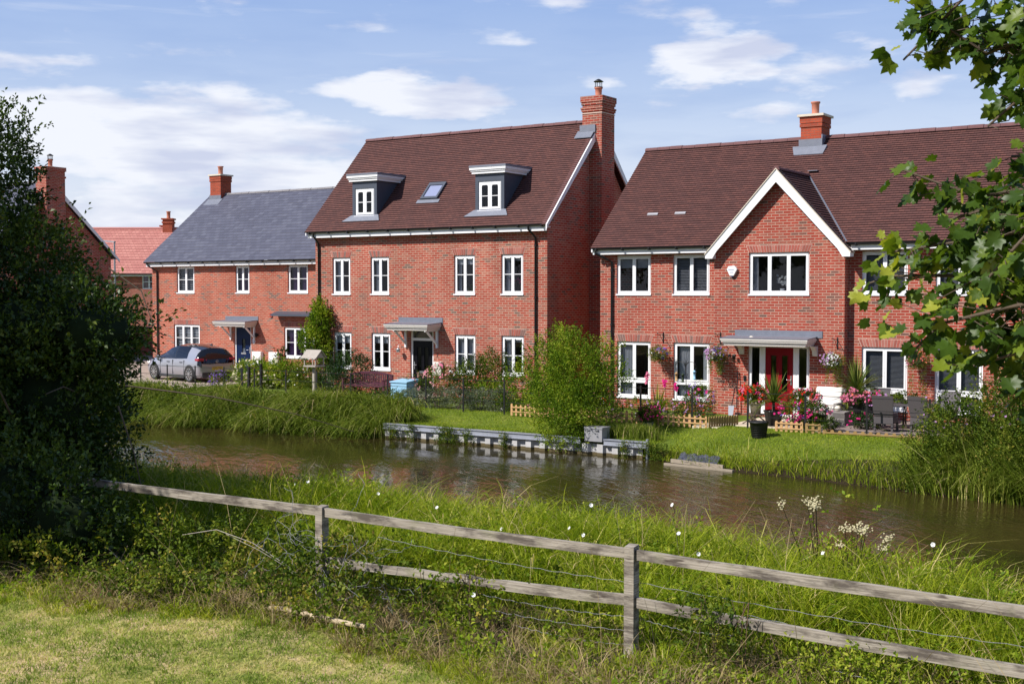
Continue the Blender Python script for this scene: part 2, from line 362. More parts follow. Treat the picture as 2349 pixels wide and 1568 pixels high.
def arch(parent, x0, x1, z, Y, h=0.215, splay=0.085, straight=False):
    m = MB(); n = max(5, int((x1 - x0)/0.078)); s = 0 if straight else splay; r = random.Random(int(abs(x0*100)))
    m.add([(x0 - 0.01, Y - 0.003, z), (x1 + 0.01, Y - 0.003, z), (x1 + s + 0.01, Y - 0.003, z + h + 0.01), (x0 - s - 0.01, Y - 0.003, z + h + 0.01)], [(0, 1, 2, 3)], 4)
    for i in range(n):
        a = i/n; b = (i + 1)/n; g = 0.012
        bl = x0 + (x1 - x0)*a + g/2; br = x0 + (x1 - x0)*b - g/2; tl = x0 - s + (x1 - x0 + 2*s)*a + g/2; tr = x0 - s + (x1 - x0 + 2*s)*b - g/2
        mi = r.choice([0, 0, 1, 1, 2, 2, 3])
        m.hexa([(bl, Y - 0.008, z + 0.002), (br, Y - 0.008, z + 0.002), (br, Y + 0.01, z + 0.002), (bl, Y + 0.01, z + 0.002)],
               [(tl, Y - 0.008, z + h), (tr, Y - 0.008, z + h), (tr, Y + 0.01, z + h), (tl, Y + 0.01, z + h)], mi)
    return wb(m, 'brick_arch', ['voussoir_0', 'voussoir_1', 'voussoir_2', 'voussoir_3', 'mortar'], parent)

def courses(parent, xa, xb, ye, ze, yr, zr, mat, gauge, name='roof', edge='tile_edge_shadow', clip=None, t=0.024, back=True, thick=0.06):
    """lapped courses of a two-sided pitched roof; clip(z, y) gives intervals of X to keep on the front"""
    vs = []; fs = []; uv = []; mi = []
    L = math.hypot(yr - ye, zr - ze); n = round(L/gauge); dy = (yr - ye)/n; dz = (zr - ze)/n
    ny = -(zr - ze)/L; nz = abs(yr - ye)/L
    def q(a, b, c, d, uvq, m): o = len(vs); vs.extend([a, b, c, d]); fs.append((o, o+1, o+2, o+3)); uv.extend(uvq); mi.append(m)
    rr = random.Random(3)
    for side in ((1, -1) if back else (1,)):
        Yc = (lambda y: y) if side == 1 else (lambda y: 2*yr - y)
        for i in range(n):
            y0 = ye + dy*i; z0 = ze + dz*i; y1 = y0 + dy; z1 = z0 + dz
            for (u0, u1) in (clip(z0 + dz/2, y0) if (clip and side == 1) else [(xa, xb)]):
                k = max(1, int((u1 - u0)/1.2)); xs = [u0 + (u1 - u0)*j/k for j in range(k+1)]
                w = [0.0 if (j in (0, k)) else rr.uniform(-0.004, 0.004) for j in range(k+1)]
                for j in range(k):
                    A = (xs[j], Yc(y0 + ny*t), z0 + nz*(t + w[j])); B = (xs[j+1], Yc(y0 + ny*t), z0 + nz*(t + w[j+1]))
                    C_ = (xs[j+1], Yc(y1), z1); D = (xs[j], Yc(y1), z1); E = (xs[j], Yc(y0), z0); F = (xs[j+1], Yc(y0), z0)
                    U = [(xs[j], i*gauge + 0.002), (xs[j+1], i*gauge + 0.002), (xs[j+1], (i+1)*gauge - 0.002), (xs[j], (i+1)*gauge - 0.002)]
                    if side == 1: q(A, B, C_, D, U, 0); q(E, F, B, A, U, 1)
                    else: q(B, A, D, C_, U, 0); q(F, E, A, B, U, 1)
    # underside closing slab (tile thickness at the verge and eaves)
    base = Vector(root_of(parent).location)
    me = bpy.data.meshes.new(name); me.from_pydata([tuple(Vector(v) - base) for v in vs], [], fs)
    for m_ in (mat, edge): me.materials.append(M[m_])
    me.polygons.foreach_set('material_index', mi); l = me.uv_layers.new(name='UVMap'); l.data.foreach_set('uv', np.array(uv, np.float32).ravel()); me.update()
    o = bpy.data.objects.new(name, me); COL.objects.link(o); o.parent = parent
    return o
def ridge_tiles(roof, xa, xb, y, z, mat, seg=0.45, r=0.12):
    m = MB(); n = max(1, round((xb - xa)/seg)); s = (xb - xa)/n
    for i in range(n):
        a = xa + s*i + 0.006; b = a + s - 0.012; rr = r*(1 + 0.05*((i % 3) - 1))
        pr = [(y + rr*math.cos(t), z - 0.07 + rr*0.95*math.sin(t)) for t in [math.pi*k/6 for k in range(7)]]
        m.prism(pr[::-1], 'x', a, b); 
    return wb(m, 'ridge', mat, roof)
def gutter(parent, xa, xb, y, z, brk=0.9):
    m = MB(); pr = [(y + 0.055*math.cos(t), z + 0.055*math.sin(t)) for t in [math.pi + math.pi*k/6 for k in range(7)]]
    m.prism(pr, 'x', xa, xb)
    k = int((xb - xa)/brk)
    for i in range(k + 1):
        x = xa + 0.2 + (xb - xa - 0.4)*i/max(1, k); m.box(x - 0.02, x + 0.02, y - 0.065, y + 0.06, z - 0.085, z + 0.004)
    return wb(m, 'gutter', 'black_plastic', parent)
def downpipe(parent, x, y, z, ywall, zb=0.0, kick=0.1, name='downpipe'):
    m = MB(); yw = ywall - 0.055
    m.tube([(x, y, z), (x, y, z - 0.12), (x + kick*0.5, (y + yw)/2, z - 0.24), (x + kick, yw, z - 0.38), (x + kick, yw, zb)], 0.036, 10)
    zz = z - 0.6
    while zz > zb + 0.2: m.tube([(x + kick, yw, zz), (x + kick, yw, zz - 0.07)], 0.045, 10); m.box(x + kick - 0.07, x + kick + 0.07, ywall - 0.03, ywall - 0.002, zz - 0.05, zz - 0.02); zz -= 1.7
    return wb(m, name, 'black_plastic', parent)
def verge(parent, X, ye, ze, yr, zr, h=0.2, t=0.045, dirs=(1, -1), tip=0.25):
    """sloping white bargeboards on a gable at X"""
    m = MB()
    for s in dirs:
        y0 = ye if s == 1 else 2*yr - ye; e = 0.0
        p = [(y0, ze - h*0.55), (yr, zr - h*1.2), (yr, zr - 0.01), (y0, ze + 0.0)]
        p2 = p if s == 1 else p[::-1]
        m.prism(p2, 'x', X, X + t)
    return wb(m, 'bargeboard', 'white_paint', parent)
def verge_tiles(parent, X0, X1, ye, ze, yr, zr, mat='ridge_brown'):
    m = MB()
    for s in (1, -1):
        y0 = ye if s == 1 else 2*yr - ye
        p = [(y0, ze - 0.012), (yr, zr - 0.012), (yr, zr + 0.012), (y0, ze + 0.012)]
        m.prism(p if s == 1 else p[::-1], 'x', X0, X1)
    return wb(m, 'verge_tiles', mat, parent)
def pot(m, x, y, z, h, r0=0.11, r1=0.13, mi=0):
    m.lathe([(r0*1.1, 0), (r0*1.1, 0.06), (r0, 0.09), (r1*0.92, h*0.85), (r1*1.12, h*0.9), (r1*1.12, h), (r1*0.9, h), (r1*0.9, h - 0.05), (0.0, h - 0.05)], (x, y, z), 16, mi)
def chimney(parent, x0, x1, y0, y1, zb, zt, bands, mat, cap=None, potz=0.45, cowl=False, flash=None):
    m = MB(); m.box(x0, x1, y0, y1, zb, zt)
    for (a, b, e) in bands: m.box(x0 - e, x1 + e, y0 - e, y1 + e, a, b)
    c = wb(m, 'chimney', mat, parent); top = max([zt] + [b for a, b, e in bands])
    if cap:
        m = MB(); m.box(x0 - cap, x1 + cap, y0 - cap, y1 + cap, top, top + 0.07); wb(m, 'cap', 'stone_cap', c); top += 0.07
    else:
        m = MB(); m.lathe([(0.3, 0), (0.16, 0.05), (0, 0.05)], ((x0+x1)/2, (y0+y1)/2, top), 14); wb(m, 'flaunching', 'mortar', c)
    m = MB(); pot(m, (x0+x1)/2, (y0+y1)/2, top, potz); wb(m, 'chimney_pot', 'terracotta', c)
    if cowl:
        m = MB(); X, Yc, zz = (x0+x1)/2, (y0+y1)/2, top + potz
        m.lathe([(0.14, 0), (0.15, 0.03), (0.1, 0.04)], (X, Yc, zz - 0.01), 14)
        for k in range(8): a = k*math.pi/4; m.tube([(X + 0.12*math.cos(a), Yc + 0.12*math.sin(a), zz), (X + 0.12*math.cos(a), Yc + 0.12*math.sin(a), zz + 0.2)], 0.008, 5)
        m.lathe([(0.0, 0.30), (0.06, 0.28), (0.17, 0.21), (0.17, 0.195), (0.0, 0.2)], (X, Yc, zz), 14); wb(m, 'cowl', 'black_iron', c)
    return c
def canopy(parent, x0, x1, zt, Y, depth, brackets, over=0.0, flash=0.2, col='cream_paint', fx=0.1):
    """shallow lead-topped door canopy: upstand flashing, sloping lead, moulded frame, brackets"""
    m = MB(); m.box(x0, x1, Y - 0.02, Y - 0.001, zt - flash, zt); c = wb(m, 'door_canopy', 'lead', parent)
    zl = zt - flash + 0.04; zf = zl - 0.055
    a, b = x0 - fx*0.3, x1 - fx*0.3
    m = MB(); m.hexa([(a, Y - depth, zf - 0.015), (b, Y - depth, zf - 0.015), (b, Y - 0.021, zl - 0.015), (a, Y - 0.021, zl - 0.015)],
                     [(a, Y - depth, zf), (b, Y - depth, zf), (b, Y - 0.021, zl), (a, Y - 0.021, zl)]); wb(m, 'lead_top', 'lead', c)
    m = MB(); z = zf - 0.016
    for i, (ins, h) in enumerate([(0.012, 0.05), (0.035, 0.05), (0.075, 0.05), (0.10, 0.05)]):
        m.box(a + ins, b - ins, Y - depth + ins, Y - 0.022, z - h, z); z -= h
    m.hexa([(a + 0.03, Y - depth + 0.2, zf - 0.016), (b - 0.03, Y - depth + 0.2, zf - 0.016), (b - 0.03, Y - 0.022, zf - 0.016), (a + 0.03, Y - 0.022, zf - 0.016)],
           [(a + 0.03, Y - depth + 0.2, zf - 0.014), (b - 0.03, Y - depth + 0.2, zf - 0.014), (b - 0.03, Y - 0.022, zl - 0.018), (a + 0.03, Y - 0.022, zl - 0.018)])
    wb(m, 'moulding', col, c)
    for x in brackets:
        m = MB()
        if over: 
            m.prism([(Y - 0.3, z), (Y - 0.001, z), (Y - 0.001, z - 0.28), (Y - 0.06, z - 0.28), (Y - 0.12, z - 0.12)][::-1], 'x', x - 0.07, x + 0.07)
        else:
            m.box(x - 0.035, x + 0.035, Y - 0.07, Y - 0.001, z - 0.62, z)
            m.beam((x, Y - depth + 0.2, z - 0.02), (x, Y - 0.06, z - 0.48), 0.05, 0.06)
            m.beam((x, Y - depth + 0.12, z - 0.02), (x, Y - 0.06, z - 0.02), 0.05, 0.05)
        wb(m, 'canopy_bracket', col if over else 'white_paint', c)
    return c
def text_mesh(body, size, mat, parent, loc, rot=(R(90), 0, 0), name='lettering', ext=0.002):
    cu = bpy.data.curves.new(name, 'FONT'); cu.body = body; cu.size = size; cu.extrude = ext; cu.align_x = 'CENTER'; cu.align_y = 'CENTER'
    ob = bpy.data.objects.new(name, cu); COL.objects.link(ob)
    dg = bpy.context.evaluated_depsgraph_get(); me = bpy.data.meshes.new_from_object(ob.evaluated_get(dg)); bpy.data.objects.remove(ob)
    me.materials.clear(); me.materials.append(M[mat]); o = bpy.data.objects.new(name, me); COL.objects.link(o)
    o.parent = parent; o.location = loc; o.rotation_euler = rot; return o

def interior(parent, x0, x1, y0, y1, zs):
    m = MB()
    for z in zs: m.box(x0 + 0.02, x1 - 0.02, y0 + 0.12, y1 - 0.02, z - 0.1, z)
    m.box(x0 + 0.02, x1 - 0.02, y0 + 3.0, y0 + 3.1, 0.05, zs[-1] - 0.1)
    k = int((x1 - x0)/3.2)
    for i in range(1, k): x = x0 + (x1 - x0)*i/k; m.box(x - 0.05, x + 0.05, y0 + 0.13, y0 + 3.0, 0.05, zs[-1] - 0.1)
    return wb(m, 'interior', 'interior_wall', parent)

# ============================================================ HOUSE: middle, three storeys with dormers
Yf = 34.8; XL, XR = -31.45, -21.4; ZE, ZR, YR, YE = 5.80, 9.50, 38.0, 34.42; YB = 41.2
h2 = empty('house', 'three storey red brick house with a brown tiled roof and two grey box dormers', 'house', 'brick houses', (-26.4, 38, 0))
wU = [(-30.63, -29.77), (-28.83, -27.98), (-25.15, -24.27), (-23.21, -22.33)]
wD = [(-30.58, -29.73), (-28.80, -27.93), (-25.12, -24.25), (-23.20, -22.30)]
hol = [(a, b, 3.53, 4.86) for a, b in wU] + [(a, b, 0.83, 2.15) for a, b in wD] + [(-27.04, -26.03, 0.0, 2.33)]
m = MB(); wall_front(m, XL, XR, -0.3, 5.72, Yf, hol)
gable_wall(m, XR, Yf, YB, -0.3, 5.72, YR, 9.32, 1); gable_wall(m, XL, Yf, YB, -0.3, 5.72, YR, 9.32, -1)
m.quad((XR, YB, -0.3), (XL, YB, -0.3), (XL, YB, 5.72), (XR, YB, 5.72))
wb(m, 'wall', 'brick_rose', h2); interior(h2, XL, XR, Yf, YB, [0.05, 2.75, 5.5])
cont = [[('curtain', 0.1, 0.3)], [('curtain', 0.12, 0.38)], [('blind', 0.24), ('curtain', 0.1, 0.25)], [('blind', 0.16), ('curtain', 0.1, 0.3)]]
for i, (a, b) in enumerate(wU):
    window(h2, a, b, 3.53, 4.86, Yf, 2, (0.5,), content=cont[i], head=True); arch(h2, a, b, 4.86, Yf)
cont = [[('blind', 0.3)], [('blind', 0.28)], [('blind', 0.16), ('curtain', 0.05, 0.95)], [('blind', 0.16), ('curtain', 0.1, 0.3)]]
for i, (a, b) in enumerate(wD):
    window(h2, a, b, 0.83, 2.15, Yf, 2, (0.5,), content=cont[i], head=True); arch(h2, a, b, 2.15, Yf)
def door(parent, x0, x1, z0, z1, Y, mat, glass=(), fan=False, slot=None, handle_left=True, wood_name='door'):
    f = MB(); t = 0.075; y = Y + 0.05; zt = z1
    f.box(x0, x0 + t, y, y + 0.07, z0, z1); f.box(x1 - t, x1, y, y + 0.07, z0, z1); f.box(x0 + t, x1 - t, y, y + 0.07, z1 - t, z1); f.box(x0 + t, x1 - t, y, y + 0.07, z0, z0 + 0.05)
    if fan: f.box(x0 + t, x1 - t, y, y + 0.07, z1 - 0.42, z1 - 0.33); zt = z1 - 0.36
    fr = wb(f, 'door_frame', 'white_paint', parent)
    if fan: g = MB(); g.box(x0 + t, x1 - t, y + 0.03, y + 0.045, z1 - 0.33, z1 - t); wb(g, 'fanlight', 'window_glass', fr)
    d = MB(); a, b, c, e = x0 + t + 0.004, x1 - t - 0.004, z0 + 0.052, (zt - 0.065 if fan else z1 - t - 0.004)
    holes = [(a + (b-a)*g[0], a + (b-a)*g[1], c + (e-c)*g[2], c + (e-c)*g[3]) for g in glass]
    wall_front(d, a, b, c, e, y + 0.015, holes, 0.02)
    for h in holes:
        w = 0.02
        d.box(h[0] - w, h[1] + w, y + 0.004, y + 0.016, h[3], h[3] + w); d.box(h[0] - w, h[1] + w, y + 0.004, y + 0.016, h[2] - w, h[2]); d.box(h[0] - w, h[0], y + 0.004, y + 0.016, h[2], h[3]); d.box(h[1], h[1] + w, y + 0.004, y + 0.016, h[2], h[3])
    for px in (0.14, 0.56): d.box(a + (b-a)*px, a + (b-a)*(px+0.3), y + 0.006, y + 0.016, c + 0.15, c + (e-c)*0.3)
    dd = wb(d, wood_name, mat, parent)
    if holes:
        g = MB()
        for h in holes: g.box(h[0], h[1], y + 0.026, y + 0.034, h[2], h[3])
        wb(g, 'door_pane', 'window_glass', dd)
    hx = a + 0.06 if handle_left else b - 0.06; s = 1 if handle_left else -1
    hm = MB(); hm.box(hx - 0.02, hx + 0.02, y - 0.0, y + 0.014, c + 0.85, c + 1.12); hm.tube([(hx, y, c + 1.0), (hx, y - 0.05, c + 1.0), (hx + s*0.12, y - 0.05, c + 1.0)], 0.011, 8); wb(hm, 'handle', 'steel', dd)
    if slot: sm = MB(); sm.box(a + (b-a)*0.33, a + (b-a)*0.67, y - 0.0, y + 0.014, c + slot, c + slot + 0.075); wb(sm, 'letter_slot', 'steel', dd)
    return dd
door(h2, -27.04, -26.03, 0.0, 2.33, Yf, 'door_black', [(0.22, 0.42, 0.42, 0.88), (0.58, 0.78, 0.42, 0.88)], fan=True, slot=0.72)
canopy(h2, -27.55, -25.62, 2.72, Yf, 0.85, [-27.22, -25.85])
m = MB(); m.box(XL - 0.12, XR + 0.13, Yf - 0.27, Yf - 0.24, 5.585, 5.76); m.box(XL - 0.12, XR + 0.13, Yf - 0.24, Yf - 0.001, 5.70, 5.73); wb(m, 'fascia', 'white_paint', h2)
gutter(h2, XL - 0.18, XR + 0.2, Yf - 0.335, 5.80)
downpipe(h2, -31.25, Yf - 0.335, 5.76, Yf, 0, 0.0); downpipe(h2, -21.92, Yf - 0.335, 5.76, Yf, 0, 0.1)
kz = (ZR - ZE)/(YR - YE); zroof = lambda y: ZE + (y - YE)*kz
D2 = [(-29.74, -28.61), (-24.32, -23.15)]
def clip2(z, y):
    if y < 35.0 or z > 7.62: return [(XL - 0.18, XR + 0.17)]
    xs = [XL - 0.18]
    for a, b in D2: xs += [a + 0.02, b - 0.02]
    xs.append(XR + 0.17); return [(xs[2*i], xs[2*i+1]) for i in range(3)]
rf = courses(h2, XL - 0.18, XR + 0.17, YE, ZE, YR, ZR, 'roof_tile_brown', 0.105, clip=clip2)
ridge_tiles(rf, XL - 0.18, -21.68, YR, ZR + 0.03, 'ridge_brown')
verge(h2, XR + 0.189, YE - 0.03, ZE - 0.02, YR, ZR + 0.0, 0.26); verge(h2, XL - 0.15, YE, ZE - 0.02, YR, ZR - 0.02, 0.2)
verge_tiles(rf, XR + 0.02, XR + 0.185, YE - 0.01, ZE - 0.005, YR, ZR - 0.005)
chm = chimney(h2, -21.68, -20.92, 37.55, 38.45, -0.3, 10.0, [(10.0, 10.10, 0.03), (10.10, 10.30, 0.055), (9.78, 9.86, 0.03), (9.86, 9.92, 0.05)], 'brick_red', potz=0.34, cowl=True)
m = MB(); m.box(-21.70, -20.90, 37.53, 38.47, 9.70, 9.73); wb(m, 'string_course', 'mortar', chm)
m = MB(); m.box(-21.76, -21.15, 37.50, 37.545, 9.06, 9.32); m.hexa([(-21.86, 37.30, 8.86), (-21.2, 37.30, 8.86), (-21.2, 37.545, 9.09), (-21.86, 37.545, 9.09)], [(-21.86, 37.30, 8.885), (-21.2, 37.30, 8.885), (-21.2, 37.545, 9.13), (-21.86, 37.545, 9.13)]); wb(m, 'flashing', 'lead', chm)
# dormers
def dormer(parent, x0, x1, yf, zb, zt):
    m = MB(); yb = YE + (zt - ZE)/kz
    wx0, wx1, wz0, wz1 = x0 + 0.12, x1 - 0.13, zb + 0.10, zt - 0.27
    wall_front(m, x0, x1, zb - 0.03, zt, yf, [(wx0, wx1, wz0, wz1)], 0.08)
    for x, o in ((x1, 1), (x0, -1)):
        p = [(x, yf, zroof(yf) - 0.05), (x, yb, zt), (x, yf, zt)]; m.add(p if o > 0 else p[::-1], [(0, 1, 2)])
    d = wb(m, 'dormer', 'lead_dark', parent)
    m = MB()
    for ins, a, b in ((0.09, zt - 0.02, zt + 0.06), (0.12, zt + 0.06, zt + 0.11), (0.15, zt + 0.11, zt + 0.19)):
        yy = YE + (b - ZE)/kz + 0.2; m.box(x0 - ins, x1 + ins, yf - ins, yy, a, b)
    wb(m, 'cornice', 'white_paint', d)
    m = MB(); z = zt + 0.19; yy = YE + (z - ZE)/kz
    m.hexa([(x0 - 0.16, yf - 0.16, z), (x1 + 0.16, yf - 0.16, z), (x1 + 0.16, yy + 0.3, z), (x0 - 0.16, yy + 0.3, z)], [(x0 - 0.16, yf - 0.16, z + 0.07), (x1 + 0.16, yf - 0.16, z + 0.07), (x1 + 0.16, yy + 0.3, z + 0.09), (x0 - 0.16, yy + 0.3, z + 0.09)]); wb(m, 'flat_roof', 'lead', d)
    w = window(d, wx0, wx1, wz0, wz1, yf, 2, (0.5,), head=True) if False else None
    f = MB(); g = MB(); y = yf + 0.03
    f.box(wx0, wx1, y, y + 0.05, wz0, wz0 + 0.05); f.box(wx0, wx1, y, y + 0.05, wz1 - 0.05, wz1); f.box(wx0, wx0 + 0.05, y, y + 0.05, wz0 + 0.05, wz1 - 0.05); f.box(wx1 - 0.05, wx1, y, y + 0.05, wz0 + 0.05, wz1 - 0.05)
    mid = (wx0 + wx1)/2
    for a, b in ((wx0 + 0.053, mid - 0.002), (mid + 0.002, wx1 - 0.053)):
        c, e = wz0 + 0.053, wz1 - 0.053; s = 0.075
        f.box(a, b, y - 0.012, y + 0.035, c, c + s); f.box(a, b, y - 0.012, y + 0.035, e - s, e); f.box(a, a + s, y - 0.012, y + 0.035, c + s, e - s); f.box(b - s, b, y - 0.012, y + 0.035, c + s, e - s)
        f.box(a + s, b - s, y - 0.002, y + 0.03, (c + e)/2 - 0.012, (c + e)/2 + 0.012); g.quad((a + s, y + 0.01, c + s), (b - s, y + 0.01, c + s), (b - s, y + 0.01, e - s), (a + s, y + 0.01, e - s))
        f.prism([(a + s, e - s), (a + s + 0.03, e - s), (a + s, e - s - 0.05)], 'y', y - 0.008, y + 0.03); f.prism([(b - s, e - s), (b - s - 0.03, e - s), (b - s, e - s - 0.05)][::-1], 'y', y - 0.008, y + 0.03)
    f.box(wx0 - 0.03, wx1 + 0.03, yf - 0.04, yf + 0.029, wz0 - 0.03, wz0 + 0.01)
    fr = wb(f, 'window', 'upvc', d); return d, fr, g
for (a, b) in D2:
    d, fr, g = dormer(h2, a, b, 34.9, 6.24, 7.60); 
    m = MB(); p = lambda y, o: zroof(y) + o
    m.hexa([(a - 0.35, 34.72, p(34.72, 0.02)), (b + 0.25, 34.72, p(34.72, 0.02)), (b + 0.06, 34.93, p(34.93, 0.02)), (a - 0.06, 34.93, p(34.93, 0.02))], [(a - 0.35, 34.70, p(34.72, 0.045)), (b + 0.25, 34.70, p(34.72, 0.045)), (b + 0.06, 34.90, p(34.93, 0.05)), (a - 0.06, 34.90, p(34.93, 0.05))]); wb(m, 'apron', 'lead', d)
    # panes sit in the window; behind them the dark room of the roof space
    gl = wb(g, 'pane', 'window_glass', d); gl.parent = d
    m = MB(); m.box(a + 0.1, b - 0.1, 36.2, 36.25, 6.0, 7.55); m.box(a + 0.1, b - 0.1, 34.99, 36.2, 6.2, 6.22); wb(m, 'room_lining', 'interior_wall', d)
# roof window
m = MB(); sx0, sx1 = -27.04, -26.30; ya, yb_ = YE + (6.84 - ZE)/kz, YE + (7.45 - ZE)/kz; P = lambda x, y, o: (x, y - o*0.70, zroof(y) + o*0.71)
def slab(m, x0, x1, y0, y1, o0, o1, mi=0): m.hexa([P(x0, y0, o0), P(x1, y0, o0), P(x1, y1, o0), P(x0, y1, o0)], [P(x0, y0, o1), P(x1, y0, o1), P(x1, y1, o1), P(x0, y1, o1)], mi)
slab(m, sx0, sx1, ya, ya + 0.07, 0, 0.09); slab(m, sx0, sx1, yb_ - 0.1, yb_, 0, 0.09); slab(m, sx0, sx0 + 0.08, ya + 0.07, yb_ - 0.1, 0, 0.09); slab(m, sx1 - 0.08, sx1, ya + 0.07, yb_ - 0.1, 0, 0.09)
sk = wb(m, 'roof_window', 'lead_dark', h2); m = MB(); slab(m, sx0 + 0.08, sx1 - 0.08, ya + 0.07, yb_ - 0.1, 0.02, 0.055); wb(m, 'pane', 'roof_window_glass', sk)
m = MB(); slab(m, sx0 - 0.12, sx1 + 0.12, ya - 0.12, ya, 0.018, 0.03); wb(m, 'apron', 'lead', sk)
text_mesh('7', 0.2, 'black_iron', h2, Vector((-25.86, Yf - 0.006, 1.40)) - h2.location, name='house_number')

# ============================================================ HOUSE: right, with the central gable
Y3 = 34.6; Yb = 34.3; XL3, XR3 = -19.31, -3.6; ZE3, ZR3, YR3, YE3 = 4.97, 8.38, 38.0, 34.22; BL, BR = -15.30, -11.36
h3 = empty('house', 'red brick house with a white edged gable over a red front door', 'house', 'brick houses', (-12, 38, 0))
U3 = [(-18.73, -17.54), (-16.79, -15.58), (-10.98, -9.71), (-8.96, -7.68)]
F3 = [(-18.71, -17.53, 0.32), (-16.76, -15.56, 0.34), (-10.96, -9.69, 0.32), (-8.96, -7.70, 0.32)]
m = MB()
wall_front(m, XL3, BL, -0.3, 4.9, Y3, [(a, b, 3.53, 4.73) for a, b in U3[:2]] + [(a, b, c, 2.07) for a, b, c in F3[:2]])
wall_front(m, BR, XR3, -0.3, 4.9, Y3, [(a, b, 3.53, 4.73) for a, b in U3[2:]] + [(a, b, c, 2.07) for a, b, c in F3[2:]])
wall_front(m, BL, BR, -0.3, 4.78, Yb, [(-14.21, -12.39, 3.53, 4.74), (-14.21, -12.36, 0.03, 2.08)])
m.add([(BL, Yb, 4.78), (BR, Yb, 4.78), (-13.33, Yb, 6.92)], [(0, 1, 2)])
m.quad((BR, Yb, -0.3), (BR, Y3, -0.3), (BR, Y3, 4.85), (BR, Yb, 4.85)); m.quad((BL, Y3, -0.3), (BL, Yb, -0.3), (BL, Yb, 4.85), (BL, Y3, 4.85))
gable_wall(m, XR3, Y3, 41.4, -0.3, 4.9, YR3, 8.2, 1); gable_wall(m, XL3, Y3, 41.4, -0.3, 4.9, YR3, 8.2, -1)
m.quad((XR3, 41.4, -0.3), (XL3, 41.4, -0.3), (XL3, 41.4, 4.9), (XR3, 41.4, 4.9))
wb(m, 'wall', 'brick_red', h3); interior(h3, XL3, XR3, Y3, 41.4, [0.05, 2.7, 5.0])
cs = [[('slats', 0.05, 0.95, 'slat_grey', 9)], [('slats', 0.05, 0.95, 'slat_grey', 22)], [('slats', 0.05, 0.95, 'slat_grey', 30)], [('slats', 0.05, 0.95, 'slat_grey', 30)]]
cs[0] = [('blind', 0.32, 'slat_grey')]
for i, (a, b) in enumerate(U3): window(h3, a, b, 3.53, 4.73, Y3, 2, (), content=cs[i])
window(h3, -14.21, -12.39, 3.53, 4.74, Yb, 3, (), content=[('curtain', 0.04, 0.13), ('curtain', 0.9, 0.96)]); arch(h3, -14.21, -12.39, 4.74, Yb, 0.2, 0.08)
cf = [[('curtain', 0.05, 0.42)], [('curtain', 0.1, 0.42), ('curtain', 0.76, 0.96, 'blind')], [('slats', 0.05, 0.95, 'slat_grey', 30)], [('slats', 0.05, 0.95, 'slat_grey', 30)]]
for i, (a, b, c) in enumerate(F3): window(h3, a, b, c, 2.07, Y3, 2, (), transom=0.87, content=cf[i]); arch(h3, a, b, 2.07, Y3)
# door screen: two side lights and the red door
for a, b in ((-14.21, -13.78), (-12.78, -12.36)): window(h3, a, b, 0.03, 2.08, Yb, 1, (), transom=0.80, sill=False, name='side_light')
door(h3, -13.78, -12.78, 0.03, 2.08, Yb, 'door_red', [(0.2, 0.4, 0.34, 0.88), (0.6, 0.8, 0.34, 0.88)], handle_left=False)
canopy(h3, -14.62, -11.98, 2.50, Yb, 0.8, [-14.40, -12.18], over=1, fx=0.5)
for a, b in ((XL3 - 0.12, BL - 0.1), (BR + 0.15, XR3 + 0.1)):
    m = MB(); m.box(a, b, Y3 - 0.27, Y3 - 0.24, 4.77, 4.93); m.box(a, b, Y3 - 0.24, Y3 - 0.001, 4.87, 4.90); wb(m, 'fascia', 'white_paint', h3)
    gutter(h3, a - 0.03, b + 0.0, Y3 - 0.335, 4.965)
downpipe(h3, XL3 + 0.02, Y3 - 0.335, 4.92, Y3, 0, 0.42)
kz3 = (ZR3 - ZE3)/(YR3 - YE3); AX, AZ, SL = -13.3, 7.12, 1.10
def clip3(z, y):
    if z > AZ - 0.03: return [(XL3 - 0.14, XR3 + 0.1)]
    d = (AZ - z)/SL; return [(XL3 - 0.14, AX - d), (AX + d, XR3 + 0.1)]
rf3 = courses(h3, XL3 - 0.14, XR3 + 0.1, YE3, ZE3, YR3, ZR3, 'roof_tile_brown', 0.105, clip=clip3)
ridge_tiles(rf3, XL3 - 0.14, XR3 + 0.1, YR3, ZR3 + 0.03, 'ridge_brown')
verge(h3, XL3 - 0.12, YE3, ZE3 - 0.02, YR3, ZR3 - 0.02, 0.2)
for a in (-18.05, -17.10): m = MB(); y = 34.22 + (5.98 - ZE3)/kz3; m.hexa([(a, y, 6.0), (a + 0.36, y, 6.0), (a + 0.36, y + 0.06, 6.055), (a, y + 0.06, 6.055)], [(a, y - 0.01, 6.03), (a + 0.36, y - 0.01, 6.03), (a + 0.36, y + 0.05, 6.085), (a, y + 0.05, 6.085)]); wb(m, 'tile_vent', 'slat_grey', rf3)
